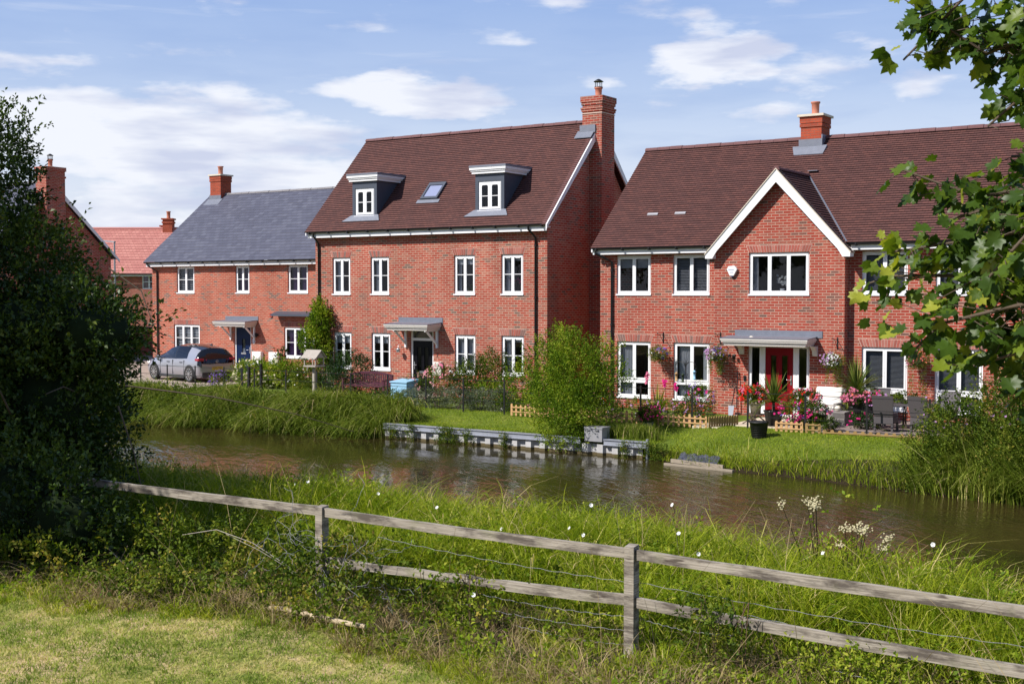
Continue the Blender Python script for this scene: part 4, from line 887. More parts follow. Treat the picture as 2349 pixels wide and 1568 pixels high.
GZ = np.vectorize(gz)
def pn(x, y, s=1.0, o=0.0):     # cheap smooth pseudo-noise in 0..1
    return 0.5 + 0.25*(np.sin(x*1.7*s + o + 1.3*np.sin(y*0.9*s + o)) + np.cos(y*2.1*s + 1.7*o + 1.1*np.sin(x*1.3*s)))
def flower_geo(C, r, petals=5, v=None):
    """small rosettes at C facing roughly to -Y and up"""
    n = len(C); out_ = []
    N = unit(np.stack([rng.normal(size=n)*0.35, -0.8 + rng.normal(size=n)*0.3, 0.5 + rng.normal(size=n)*0.3], 1))
    A = unit(np.cross(N, np.array([0, 0, 1.0]) + rng.normal(size=(n, 3))*0.1)); B = np.cross(N, A); r = np.ones(n)*r
    for k in range(petals):
        a = 2*np.pi*k/petals + rng.random(n)*0.4; D = A*np.cos(a)[:, None] + B*np.sin(a)[:, None]; S = np.cross(N, D)
        V = np.stack([C, C + (D*0.6 - S*0.45)*r[:, None] + N*r[:, None]*0.25, C + D*r[:, None] + N*r[:, None]*0.15, C + (D*0.6 + S*0.45)*r[:, None] + N*r[:, None]*0.25], 1).reshape(-1, 3)
        out_.append((V, np.arange(4*n).reshape(n, 4), np.repeat(rng.random(n), 4)))
    return merge(out_)
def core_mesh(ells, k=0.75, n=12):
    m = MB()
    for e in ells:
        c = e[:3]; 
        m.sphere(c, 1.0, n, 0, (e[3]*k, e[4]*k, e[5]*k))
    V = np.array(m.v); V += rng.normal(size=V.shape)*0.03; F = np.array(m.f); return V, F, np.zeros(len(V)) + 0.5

# ---- dark hedge at the left, and the tree outside the frame that shades it
HE = [(-17.0, 11.4, 1.6, 2.3, 1.8, 2.1), (-15.7, 11.4, 2.95, 1.3, 1.2, 0.8), (-17.2, 11.7, 3.85, 1.4, 1.2, 0.9), (-17.75, 11.9, 5.2, 0.75, 0.8, 1.3), (-14.75, 10.4, 0.75, 1.3, 1.2, 1.1), (-13.75, 9.75, 0.7, 1.0, 0.6, 0.95), (-12.75, 9.55, 0.65, 0.8, 0.42, 0.75), (-14.95, 11.0, 1.9, 0.8, 0.8, 0.9), (-14.5, 11.4, 3.0, 0.6, 0.8, 0.5), (-15.9, 11.6, 1.5, 1.1, 1.0, 1.1), (-17.2, 9.9, 2.0, 2.0, 1.2, 2.0)]
hedge = empty('hedge', 'tall dark leafy hedge with bramble shoots filling the left edge', 'hedge', loc=(-15.5, 11, 0.2))
C, u = ell_points(HE, 9500, 0.72, 0.12); keep = (C[:, 2] > 0.15) & (C[:, 0] > -19.5); C, u = C[keep], u[keep]
C3, u3 = ell_points([HE[3], HE[2]], 900, 0.3, 0.15); C = np.concatenate([C, C3]); u = np.concatenate([u, u3])
D = u + np.array([0, 0, 0.35]) + rng.normal(size=u.shape)*0.5
vb = np.clip(0.12 + 0.5*pn(C[:, 0]*1.5, C[:, 2]*1.5 + C[:, 1]) + 0.2*rng.random(len(C)), 0, 1)*0.85
g = sprigs(C, D, 0.34, 14, 0.072, 0.85, vb)
C2, u2 = ell_points(HE, 1100, 0.97, 0.2); k2 = (C2[:, 2] > 2.0); C2, u2 = C2[k2], u2[k2]
g2 = sprigs(C2, u2 + np.array([0.2, 0, 0.9]) + rng.normal(size=u2.shape)*0.45, 0.2 + 0.45*rng.random(len(C2)), 16, 0.078, 0.8, np.full(len(C2), 0.62))
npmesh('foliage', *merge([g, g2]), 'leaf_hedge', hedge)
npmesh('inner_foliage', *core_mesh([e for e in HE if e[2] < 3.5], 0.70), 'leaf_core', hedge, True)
m = MB()
for i in range(12):
    a = Vector((-16.2 + rng.uniform(-1.5, 1.8), 11 + rng.uniform(-1, 0.5), rng.uniform(0.4, 2.5))); d = Vector((rng.uniform(-0.2, 0.9), rng.uniform(-0.9, 0.0), rng.uniform(0.1, 1.0))).normalized()
    m.tube([a, a + d*0.6 + Vector((0.05, 0, 0.04)), a + d*1.1 + Vector((0, 0, -0.1))], [0.016, 0.011, 0.005], 5)
wb(m, 'branches', 'bark', hedge)
m = MB(); 
for pts in ([(-13.3, 11, 2.35), (-12.2, 11.5, 2.22), (-11.4, 12.2, 1.98), (-10.9, 12.8, 1.72)], [(-13.2, 10.8, 2.1), (-12.9, 10.8, 1.5), (-12.75, 10.8, 1.0)], [(-13.6, 11, 3.9), (-13.2, 11.2, 3.6), (-13.0, 11.2, 3.2)]): m.tube(pts, [0.012, 0.009, 0.006, 0.004][:len(pts)], 5)
wb(m, 'bramble_shoot', 'bark', hedge)
def tree(base, h, cr, label, n=2200, leaf=0.16, mat='leaf_hedge', group=None, seed=0):
    t = empty('tree', label, 'tree', group, base); r_ = random.Random(seed); b = Vector(base)
    m = MB(); m.tube([b, b + Vector((0.1, 0, h*0.3)), b + Vector((-0.05, 0.1, h*0.7)), b + Vector((0, 0, h*0.95))], [cr*0.1, cr*0.08, cr*0.05, 0.03], 9)
    for i in range(7):
        a = r_.uniform(0, 6.28); z = h*r_.uniform(0.4, 0.75); m.tube([b + Vector((0, 0, z)), b + Vector((math.cos(a)*cr*0.5, math.sin(a)*cr*0.5, z + h*0.12)), b + Vector((math.cos(a)*cr*0.85, math.sin(a)*cr*0.85, z + h*0.2))], [cr*0.04, cr*0.025, 0.02], 6)
    wb(m, 'trunk', 'bark', t)
    E = [(base[0] + r_.uniform(-1, 1)*cr*0.45, base[1] + r_.uniform(-1, 1)*cr*0.45, base[2] + h*r_.uniform(0.5, 0.85), cr*r_.uniform(0.45, 0.65), cr*r_.uniform(0.45, 0.65), h*0.17) for _ in range(8)]
    C, u = ell_points(E, n, 0.5, 0.2); npmesh('crown', *sprigs(C, u + rng.normal(size=u.shape)*0.5, 0.5, 10, leaf, 0.9), mat, t)
    return t
tree((-19.8, 6.2, 0.4), 10.5, 3.6, 'broad leafy tree standing on the near bank beside the dark hedge', 3200, 0.17, seed=4)
tree((-17.0, 4.9, 0.5), 8.0, 2.0, 'slim leafy tree added outside the frame to shade the undergrowth left of the mown lawn', 1800, 0.17, seed=9)  # added out of view for its shade on the undergrowth by the fence
for i in range(9):
    x = -52 + i*7.5; tree((x, -16 - 3*math.sin(i*1.7), 1.9), 8.0 + 1.5*math.sin(i*2.3), 4.6, 'leafy tree in the row behind the towpath', 900, 0.32, group='trees behind the towpath', seed=10 + i)

# ---- maple reaching in from the right, a few metres from the camera
def maple_leaves(P, D, size, v):
    h_ = [(-0.13, 0.03), (-0.26, -0.04), (-0.40, 0.02), (-0.37, 0.19), (-0.60, 0.40), (-0.43, 0.46), (-0.45, 0.70), (-0.22, 0.64), (-0.12, 0.84)]; lobes = [(0.0, 0.04)] + h_ + [(0.0, 1.02)] + [(-a, b) for a, b in h_[::-1]]
    L = np.array(lobes); n = len(P); k = len(L); D = unit(D); N = rng.normal(size=(n, 3)); N[:, 2] = np.abs(N[:, 2])*0.6 + 0.45; N[:, 1] -= 0.5
    N = unit(N - D*np.sum(N*D, axis=1, keepdims=True)); S = np.cross(D, N); cup = rng.uniform(-0.5, 0.7, n)
    x = L[:, 0][None, :, None]; y = L[:, 1][None, :, None]; s = size[:, None, None]
    V = P[:, None, :] + (S[:, None, :]*x + D[:, None, :]*y)*s + N[:, None, :]*s*(cup[:, None, None]*(x**2*1.2 + (y - 0.4)**2*0.6) + 0.06*np.sin(x*14))
    ctr = (P + D*size[:, None]*0.38 - N*0.02*size[:, None])[:, None, :]
    V = np.concatenate([V, ctr], 1).reshape(-1, 3)
    b = (np.arange(n)*(k + 1))[:, None]; F = np.concatenate([b + np.array([k, i, (i + 1) % k]) for i in range(k)], 0)
    return V, F, np.repeat(v, k + 1)
maple = empty('tree', 'maple tree with lobed leaves hanging into the right edge close to the camera', 'tree', loc=(1.9, 6.8, 0.3))
BR = [  # branches: start at the trunk side, world points
    [(1.8, 6.8, 4.2), (0.2, 6.7, 4.7), (-0.7, 6.6, 5.0), (-1.45, 6.5, 4.75), (-1.80, 6.5, 5.02)],
    [(1.8, 6.8, 4.6), (0.2, 6.7, 5.1), (-0.9, 6.5, 5.15), (-1.55, 6.5, 5.05), (-1.86, 6.5, 4.76)],
    [(0.2, 6.7, 4.7), (-0.7, 6.5, 4.75), (-1.2, 6.45, 4.58), (-1.42, 6.4, 4.38)],
    [(0.2, 6.7, 4.9), (-0.6, 6.3, 5.0), (-1.1, 6.2, 4.82), (-1.2, 6.2, 4.55)],
    [(1.8, 6.8, 3.4), (0.1, 6.7, 3.9), (-0.8, 6.6, 4.15), (-1.5, 6.55, 4.05), (-1.9, 6.5, 4.22)],
    [(0.1, 6.7, 3.8), (-0.8, 6.5, 3.95), (-1.4, 6.5, 3.85), (-1.92, 6.5, 3.78)],
    [(0.1, 6.7, 3.7), (-0.9, 6.6, 3.75), (-1.5, 6.6, 3.66), (-1.93, 6.6, 3.66), (-2.06, 6.6, 3.62)],
    [(0.1, 6.5, 3.6), (-0.8, 6.4, 3.6), (-1.3, 6.3, 3.5), (-1.6, 6.3, 3.42), (-1.74, 6.3, 3.28)],
    [(0.1, 6.5, 3.5), (-0.7, 6.4, 3.4), (-1.2, 6.3, 3.3), (-1.5, 6.3, 3.2)],
    [(0.1, 6.9, 3.9), (-0.7, 6.9, 4.0), (-1.3, 7.0, 4.08), (-1.75, 7.1, 3.98)],
    [(0.1, 6.9, 4.2), (-0.8, 7.0, 4.25), (-1.45, 7.1, 4.3)],
    [(0.1, 6.5, 3.3), (-0.7, 6.5, 3.2), (-1.25, 6.5, 3.02)], [(0.2, 6.0, 4.0), (-0.6, 6.0, 4.05), (-1.1, 6.0, 3.9), (-1.35, 6.0, 3.6)], [(0.2, 6.0, 4.4), (-0.6, 6.1, 4.3), (-1.15, 6.1, 4.25)],
    [(0.2, 6.8, 4.0), (-0.8, 6.8, 3.9), (-1.4, 6.8, 3.8), (-1.7, 6.8, 3.72)], [(0.2, 6.6, 3.6), (-0.8, 6.8, 3.6), (-1.3, 6.8, 3.62), (-1.6, 6.8, 3.55)], [(0.2, 6.6, 4.1), (-0.8, 6.8, 4.05), (-1.2, 6.8, 3.95), (-1.5, 6.8, 3.9)], [(0.2, 6.6, 5.0), (-0.8, 6.8, 4.95), (-1.3, 6.8, 4.85), (-1.55, 6.8, 4.7)], [(0.2, 6.6, 3.4), (-0.8, 6.7, 3.35), (-1.15, 6.7, 3.2), (-1.35, 6.7, 3.1)],
    [(0.2, 6.9, 3.9), (-0.9, 6.9, 3.8), (-1.35, 6.9, 3.7), (-1.6, 6.9, 3.9)], [(0.2, 6.9, 3.7), (-0.9, 6.9, 3.55), (-1.3, 6.9, 3.42), (-1.55, 6.9, 3.35)], [(0.2, 6.4, 3.9), (-0.9, 6.4, 3.8), (-1.25, 6.4, 3.72), (-1.5, 6.4, 3.62)], [(0.2, 6.4, 3.5), (-0.9, 6.4, 3.35), (-1.2, 6.4, 3.15)], [(0.2, 6.7, 5.2), (-0.9, 6.7, 5.1), (-1.3, 6.7, 4.98), (-1.6, 6.7, 4.85)]]
m = MB(); m.tube([(1.9, 6.8, 0.3), (1.85, 6.8, 2.2), (1.7, 6.8, 4.4), (1.6, 6.9, 6.2)], [0.16, 0.13, 0.09, 0.05], 10); wb(m, 'trunk', 'bark', maple)
m = MB(); LP = []; LD = []
for b in BR:
    pts = [Vector(p) for p in b]; m.tube(pts, [0.013*(1 - i/len(pts)) + 0.003 for i in range(len(pts))], 6)
    for i in range(len(pts) - 1):
        a, c = pts[i], pts[i+1]; L = (c - a).length
        for k in range(int(L/(0.030 if c.x < -0.4 else 0.055))):
            q = a.lerp(c, random.random()); tip = i == len(pts) - 2
            for _ in range(3 if tip else 4):
                o = Vector((random.gauss(0, 1), random.gauss(0, 1), random.gauss(0, 0.8)))*(0.06 if tip else (0.125 if c.x < -0.4 else 0.22)); e = q + o
                if random.random() < 0.35: m.tube([q, e], 0.0025, 4, cap=False)
                
                if 4.28 < e.z < 4.46 and e.x < -1.30: continue
                LP.append(e); LD.append((o.x*6 - 0.25, o.y*6 - 0.2, o.z*4 - 0.55))
wb(m, 'branches', 'bark', maple)
LP = np.array([tuple(p) for p in LP]); LD = np.array(LD); v = np.clip(rng.normal(0.50, 0.22, len(LP)) + 0.4*(LP[:, 0] < -1.82)*rng.random(len(LP)), 0, 1)  # yellow-green highlights painted into the leaf colour of the left tips
npmesh('crown', *maple_leaves(LP, LD, rng.uniform(0.05, 0.108, len(LP)), v), 'leaf_maple', maple)

# ---- near bank: mown grass, tall grass, weeds
def scatter(n, x0, x1, y0, y1):
    return rng.uniform(x0, x1, n), rng.uniform(y0, y1, n)
def edge_y(x): return np.interp(x, [-14, -12, -10.1, -8.4, -7.2, -6.2, -5, -3], [7.75, 8.15, 8.7, 9.05, 9.0, 8.78, 8.3, 7.4]) + 0.12*np.sin(x*1.9) + 0.06*np.sin(x*5.3)      # where the mown lawn stops
x, y = scatter(150000, -14, -1.2, 5.9, 10.9); k = (y < edge_y(x) + 0.1) & (x > -1.50*y - 0.3) & (x < -0.10*y); x, y = x[k], y[k]
z = GZ(x, y); P = np.stack([x, y, z - 0.005], 1); n = len(P); dry = pn(x, y, 2.2) * 0.55 + pn(x, y, 7, 2)*0.45
v = np.clip(dry*0.9 - 0.12 + rng.normal(size=n)*0.18, 0, 1)
o = npmesh('mown_grass', *blades(P, 0.025 + 0.07*rng.random(n)*(1.25 - dry), 0.008, rng.normal(size=(n, 2))*0.8, 0.3, v, 2), 'grass_mown'); tag(o, kind='stuff', label='short mown grass with dry straw patches on the towpath lawn', cat='grass')
# tall grass on the bank, in tufts
def tufts(cx, cy, per, H, Wd, spread, out_lean, v, mat, name, label, cat, lean0=(0, 0), curl=0.45, segs=4, vv=0.12, sink=0.03):
    n = len(cx); a = rng.random((n, per))*2*np.pi; r = np.abs(rng.normal(size=(n, per)))*spread[:, None]
    x = (cx[:, None] + np.cos(a)*r).ravel(); y = (cy[:, None] + np.sin(a)*r).ravel()
    ol = (out_lean[:, None]*(0.35 + 0.9*rng.random((n, per))))
    lean = np.stack([(np.cos(a)*ol).ravel(), (np.sin(a)*ol).ravel()], 1) + np.repeat(np.stack([lean0[0]*np.ones(n), lean0[1]*np.ones(n)], 1), per, 0) + rng.normal(size=(n*per, 2))*0.10
    h = (H[:, None]*(0.5 + 0.65*rng.random((n, per)))).ravel(); vvv = np.clip(np.repeat(v, per) + rng.normal(size=n*per)*vv + 0.4*(rng.random(n*per) < 0.04), 0, 1)
    o = npmesh(name, *blades(np.stack([x, y, GZ(x, y) - sink], 1), h, Wd*(0.7 + 0.6*rng.random(n*per)), lean, curl*(0.5 + rng.random(n*per)), vvv, segs), mat); return tag(o, kind='stuff', label=label, cat=cat)
x, y = scatter(11500, -24, 1.4, 7.2, 17.2); hum = pn(x, y, 0.8, 0.7); hum2 = pn(x, y, 2.3, 1.2)
ne = np.array([neare(a) for a in x]); k = (x > -1.50*y - 1) & (x < 1.4 - 0.05*y) & (y > edge_y(x) + 0.05) & (y < ne + 0.05) & (rng.random(len(x)) < np.where(y < 11.2, 0.35 + 0.35*(x > -6.5), 1.0)); x, y, hum, hum2 = x[k], y[k], hum[k], hum2[k]
tall = np.clip((y - 10.2)/1.6, 0, 1); bul = 0.32*np.exp(-((x + 11.0)/0.7)**2 - ((y - 15.3)/1.2)**2) + 0.30*np.exp(-((x + 7.3)/0.8)**2 - ((y - 14.5)/1.2)**2) + 0.2*np.exp(-((x + 3.2)/0.8)**2 - ((y - 12.5)/1.2)**2)
H = (0.24 + tall*(0.26 + 1.05*hum*(0.55 + 0.6*hum2)) + 0.32*np.clip((y - 13.0)/1.5, 0, 1)*np.clip((-x - 4.5)/3, 0, 1) + bul)*(0.7 + 0.55*rng.random(len(x)))
v = np.clip(0.30 + 0.42*(rng.random(len(x)) - 0.5) + 0.32*hum2 + 0.5*(rng.random(len(x)) < 0.06), 0, 0.97)
tufts(x, y, 24, np.minimum(H*1.25, 1.45), 0.013, 0.05 + 0.06*rng.random(len(x)), 0.25 + 0.6*rng.random(len(x)), v, 'grass_near', 'bank_grass', 'long bright green tufts of grass covering the near canal bank', 'grass', (0.08, -0.12), 0.6)
k = rng.choice(len(x), 260); xs_, ys_ = x[k], y[k]
o = npmesh('seed_stalks', *blades(np.stack([xs_, ys_, GZ(xs_, ys_)], 1), 0.9 + 0.5*rng.random(260), 0.006, rng.normal(size=(260, 2))*0.25, 0.1, np.full(260, 0.8), 3, 0.5), 'straw'); tag(o, kind='stuff', label='thin pale seed stalks rising out of the bank grass', cat='grass')
# broad leaved weeds among it
x, y = scatter(15500, -22, 1.2, 7.6, 16.9); hum = pn(x, y, 1.4, 3.1)
k = (x > -1.5*y - 1) & (x < 1.2 - 0.05*y) & (y > edge_y(x) + 0.15) & (rng.random(len(x)) < np.clip((hum - 0.42)*3.2, 0.07, 0.85)); x, y, hum = x[k], y[k], hum[k]; n = len(x)
tall = np.clip((y - 10.2)/1.8, 0, 1); z = GZ(x, y) + (0.05 + 0.70*tall*(0.4 + 0.8*pn(x, y, 0.8, 0.7)))*rng.random(n)**0.6
vb = np.clip(0.35 + 0.45*pn(x, y, 3, 5) + rng.normal(size=n)*0.12 - 0.25*(x < -9.5)*(y < 11.8), 0, 1)  # weeds beside the hedge darkened, its shade painted into their leaf colour
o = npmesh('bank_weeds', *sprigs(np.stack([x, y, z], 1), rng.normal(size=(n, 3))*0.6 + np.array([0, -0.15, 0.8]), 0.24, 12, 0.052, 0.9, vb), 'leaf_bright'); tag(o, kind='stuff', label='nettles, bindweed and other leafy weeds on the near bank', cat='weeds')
# undergrowth in the shade by the hedge
x, y = scatter(3300, -14.5, -6.2, 8.7, 11.4); k = (y > edge_y(x) + 0.05) & (rng.random(len(x)) < np.clip((-x - 6.5)/4.5, 0.05, 0.85)*(0.35 + pn(x, y, 2.0, 1))); x, y = x[k], y[k]; n = len(x)
bump = 0.25 + 0.45*pn(x, y, 1.6, 2)*np.clip((y - edge_y(x))/0.8, 0.15, 1); z = GZ(x, y) + bump*rng.random(n)**0.5
o = npmesh('undergrowth', *sprigs(np.stack([x, y, z], 1), rng.normal(size=(n, 3))*0.6 + np.array([0, -0.3, 0.6]), 0.2, 12, 0.055, 0.9, np.clip(rng.normal(0.42, 0.2, n) + 0.5*pn(x, y, 2.3, 4)**3, 0, 1)), 'leaf_bush'); tag(o, kind='stuff', label='low leafy undergrowth between the dark hedge and the wooden fence', cat='undergrowth')
# straw coloured dead tufts along the fence foot
x, y = scatter(1700, -13.8, -0.9, 7.6, 11.3); k = (y > edge_y(x) - 0.05) & (rng.random(len(x)) < 0.35 + 0.65*pn(x, y, 1.3, 4)); x, y = x[k], y[k]; n = len(x)
tufts(x, y, 18, 0.22 + 0.35*rng.random(n), 0.008, np.full(n, 0.07), 0.5 + 0.8*rng.random(n), 0.15 + 0.7*rng.random(n), 'straw', 'dead_grass', 'dry brown and straw coloured tufts tangled at the foot of the wooden fence', 'grass', (0, -0.15), 0.6)
x, y = scatter(1700, -14.2, -1.0, 7.4, 10.2); k = np.abs(y - edge_y(x) - 0.12) < 0.28; x, y = x[k], y[k]; n = len(x)
tufts(x, y, 22, 0.13 + 0.16*rng.random(n), 0.009, np.full(n, 0.05), 0.5 + 0.5*rng.random(n), 0.3 + 0.5*rng.random(n), 'grass_near', 'verge_grass', 'fresh green tufts along the ragged edge of the mown lawn', 'grass', (0, -0.1), 0.5)
# creeping weeds climbing the lower rail
def climb(cx, cy, z0, z1, r, n, mat, vb, label, name='climbing_weed', size=0.045):
    x = cx + rng.normal(size=n)*r; y = cy + rng.normal(size=n)*0.12; z = rng.uniform(z0, z1, n)
    t = empty(name, label, 'weed', loc=(cx, cy, gz(cx, cy)))
    npmesh('foliage', *sprigs(np.stack([x, y, z], 1), rng.normal(size=(n, 3))*0.7 + np.array([0, -0.2, 0.3]), 0.16, 9, size, 0.9, np.clip(rng.normal(vb, 0.15, n), 0, 1)), mat, t)
    m = MB()
    for i in range(7): xx = cx + rng.normal()*r*0.8; m.tube([(xx, cy, gz(xx, cy)), (xx + rng.normal()*0.06, cy, (z0+z1)/2), (xx + rng.normal()*0.1, cy, z1)], 0.004, 4)
    wb(m, 'stems', 'twig', t); return t
climb(-4.35, 9.9, 0.2, 0.95, 0.17, 130, 'leaf_bush', 0.45, 'dark leafy weed growing up over the lower rail right of the nearest post')
climb(-3.2, 9.85, 0.15, 0.72, 0.30, 150, 'leaf_bright', 0.7, 'pale yellow green weed against the lower rail further right')
climb(-7.15, 10.0, 0.25, 0.85, 0.22, 70, 'leaf_bright', 0.5, 'bindweed trailing over the lower rail near its middle')
climb(-8.65, 10.05, 0.3, 1.0, 0.16, 60, 'leaf_bush', 0.9, 'brown leaved vine tangled beside the left fence post')

# ---- far bank
x, y = scatter(1400, -41, -22.9, 27.2, 30.0); fe = np.array([fare(a) for a in x]); k = (y > fe - 0.12) & (y < fe + 1.9) & ((x < -23.0) | (y > fe + 0.1)); x, y, fe = x[k], y[k], fe[k]; n = len(x); cl = pn(x, y*0.5, 1.1, 1)
H = (0.72 + 0.65*cl)*(0.75 + 0.4*rng.random(n))*np.where(x < -34.5, 0.66, 1.0)*1.08
tufts(x, y, 34, H, 0.022, 0.08 + 0.08*rng.random(n), 0.45 + 0.45*rng.random(n), np.clip(0.25 + 0.35*cl + 0.3*(rng.random(n) - 0.5) + 0.32*((x < -37.5) & (y < fe + 0.7)), 0, 0.95), 'grass_sedge', 'sedge', 'thick arching sedge on the far bank below the estate railing', 'sedge', (0.15, -0.45), 0.75, 5, 0.2)
x, y = scatter(3600, -41, -23.2, 27.35, 29.8); n = len(x); z = GZ(x, y) + 0.35*rng.random(n)
o = npmesh('far_bank_weeds', *sprigs(np.stack([x, y, z], 1), rng.normal(size=(n, 3))*0.6 + np.array([0, -0.5, 0.6]), 0.28, 10, 0.07, 0.9, np.clip(rng.normal(0.4, 0.2, n), 0, 1)), 'leaf_bush'); tag(o, kind='stuff', label='leafy weeds hanging to the water under the far sedge', cat='weeds')
# lawn blades and rough edge between the houses and the canal
x, y = scatter(60000, -24.5, -3, 27.6, 31.2); n = len(x); fe = np.array([fare(a) for a in x]); k = (y > fe + 0.02); x, y, fe = x[k], y[k], fe[k]; n = len(x)
edge = np.exp(-((y - fe)/0.35)); H = 0.03 + 0.03*rng.random(n) + 0.16*edge*rng.random(n)*(pn(x, y, 2.5) > 0.4) + np.where(x > -13, 0.20*edge*rng.random(n), 0)
v = np.clip(0.25 + 0.4*pn(x, y, 1.3) + rng.normal(size=n)*0.18, 0, 1)
o = npmesh('lawn_grass', *blades(np.stack([x, y, GZ(x, y)], 1), H, 0.012, rng.normal(size=(n, 2))*0.5, 0.2, v, 2), 'grass_lawn'); tag(o, kind='stuff', label='short green lawn grass between the houses and the canal', cat='grass')
x, y = scatter(15000, -13.9, -2.5, 25.2, 28.6); fe = np.array([fare(a) for a in x]); k = (y > fe - 0.05) & (y < fe + 1.0) & (rng.random(len(x)) < np.exp(-np.abs(y - fe - 0.2)*2.2)*np.clip((x + 14.4)/0.8, 0.3, 1)); x, y = x[k], y[k]; n = len(x)
o = npmesh('water_edge_grass', *blades(np.stack([x, y, GZ(x, y)], 1), 0.18 + 0.38*rng.random(n), 0.014, rng.normal(size=(n, 2))*0.4 + np.array([0, -0.3]), 0.4, np.clip(rng.normal(0.5, 0.22, n), 0, 1)), 'grass_near'); tag(o, kind='stuff', label='ragged grass and weeds where the lawn meets the water', cat='grass')
x = rng.uniform(-23.0, -14.3, 150); k = (np.abs(x + 16.0) > 0.5) & (rng.random(150) < 0.35 + 0.65*pn(x, x, 2.7, 1)); x = x[k]; n = len(x)
tufts(x, np.full(n, 28.44) + rng.normal(size=n)*0.03, 14, 0.10 + 0.16*rng.random(n), 0.012, np.full(n, 0.05), 0.5 + 0.4*rng.random(n), 0.3 + 0.5*rng.random(n), 'grass_lawn', 'overhanging_grass', 'unmown grass tufts hanging over the capping rail of the piling', 'grass', (0, -0.55), 0.7)
# tall reeds at the right
x, y = scatter(30000, -9.2, 1.5, 25.3, 29.8); fe = np.array([fare(a) for a in x]); cl = pn(x, y, 1.5, 3); k = (y > fe - 0.1) & (rng.random(len(x)) < np.clip((x + 8.2)/1.8 - 0.25*(y - fe), 0.0, 1)); x, y, cl = x[k], y[k], cl[k]; n = len(x)
H = (0.65 + 0.72*np.clip((x + 8.6)/2.5, 0, 1))*(0.55 + 0.6*rng.random(n))
o = npmesh('reeds', *blades(np.stack([x, y, GZ(x, y)], 1), H, 0.022, np.stack([-0.28 + 0.3*np.sin(cl*9) + rng.normal(size=n)*0.22, -0.2 + rng.normal(size=n)*0.35], 1), 0.9*rng.random(n), np.clip(0.14 + 0.48*cl + rng.normal(size=n)*0.2, 0, 1)), 'grass_sedge'); tag(o, kind='stuff', label='tall dark green reeds on the far bank at the right', cat='reeds')
x, y = scatter(3000, -7.6, 1, 25.4, 28.6); fe = np.array([fare(a) for a in x]); k = (y > fe - 0.15); x, y = x[k], y[k]; n = len(x); z = GZ(x, y) + 1.5*rng.random(n)*(0.5 + 0.5*pn(x, y, 1.3, 2))
o = npmesh('willowherb', *sprigs(np.stack([x, y, z], 1), rng.normal(size=(n, 3))*0.4 + np.array([0, -0.2, 0.9]), 0.3, 11, 0.055, 0.8, np.clip(rng.normal(0.5, 0.22, n), 0, 1)), 'leaf_bush'); tag(o, kind='stuff', label='bushy willowherb among the reeds at the right', cat='weeds')
k = (z > 0.5) & (rng.random(n) < 0.07)
o2 = npmesh('willowherb_flowers', *flower_geo(np.stack([x, y - 0.1, z + 0.25], 1)[k], 0.03), 'petal_lilac'); tag(o2, kind='stuff', label='tiny mauve flowers on the willowherb', cat='flowers')
# ============================================================ THINGS
m_, nt = newmat('weathered_wood'); t = nt.n('ShaderNodeTexCoord').outputs['Object']; uv = nt.n('ShaderNodeUVMap').outputs[0]
gr = nt.noise(nt.map(uv, (1.2, 55, 1)), 1.6, 4, 0.6, 0.4); pt = nt.noise(nt.map(t, (1.6, 4, 7)), 1.3, 5, 0.65); kn = nt.noise(nt.map(t, (3, 9, 12)), 1.0, 2)
c = nt.ramp(gr, [(0.3, (0.17, 0.145, 0.12)), (0.55, (0.36, 0.32, 0.27)), (0.75, (0.48, 0.43, 0.37))])
c = nt.mix(nt.ramp(pt, [(0.46, 0.0), (0.60, 0.9)]), c, (0.085, 0.07, 0.06, 1)); c = nt.mix(nt.ramp(kn, [(0.66, 0.0), (0.72, 0.8)]), c, (0.05, 0.035, 0.03, 1))
c = nt.mix(nt.ramp(nt.noise(t, 2.2, 3), [(0.58, 0.0), (0.72, 0.4)]), c, (0.22, 0.23, 0.12, 1))
out(nt, pbsdf(nt, c, 0.9, 0, 0.2, gr, 0.5, 0.006))
plain('picket_wood', (0.52, 0.31, 0.14), 0.8, var=0.25, scale=6); plain('picket_dark', (0.30, 0.19, 0.07), 0.85, var=0.3, scale=8); plain('pale_wood', (0.30, 0.25, 0.19), 0.8, var=0.2)
plain('grey_wood', (0.36, 0.32, 0.28), 0.85, var=0.25, scale=10); plain('plum_paint', (0.075, 0.018, 0.035), 0.45, var=0.15); plain('sky_blue_box', (0.30, 0.53, 0.72), 0.5, var=0.05)
plain('rattan', (0.075, 0.065, 0.07), 0.6, var=0.3, scale=60); plain('grey_rattan', (0.27, 0.25, 0.24), 0.7, var=0.25, scale=40); plain('cushion', (0.68, 0.65, 0.62), 0.9, var=0.05)
plain('black_rubber', (0.014, 0.014, 0.015), 0.55, var=0.2); plain('cream_pot', (0.70, 0.64, 0.55), 0.6, var=0.08); plain('tarp', (0.055, 0.058, 0.085), 0.5, var=0.3, scale=7)
plain('white_box', (0.80, 0.80, 0.80), 0.45, var=0.03); plain('beige_metal', (0.60, 0.57, 0.52), 0.4, var=0.04); plain('brick_red_plain', (0.42, 0.05, 0.02), 0.8)
plain('blue_paint', (0.02, 0.03, 0.12), 0.3); plain('ink_blue', (0.12, 0.2, 0.4), 0.6); plain('wire', (0.22, 0.22, 0.24), 0.5, 0.4, var=0.2); plain('wood_stick', (0.45, 0.36, 0.24), 0.85, var=0.3)
plain('concrete_dark', (0.30, 0.30, 0.31), 0.9, var=0.3, scale=4)
leafmat('algae', [(0, (0.05, 0.04, 0.015)), (1, (0.1, 0.075, 0.03))], 0.7, 0.0)
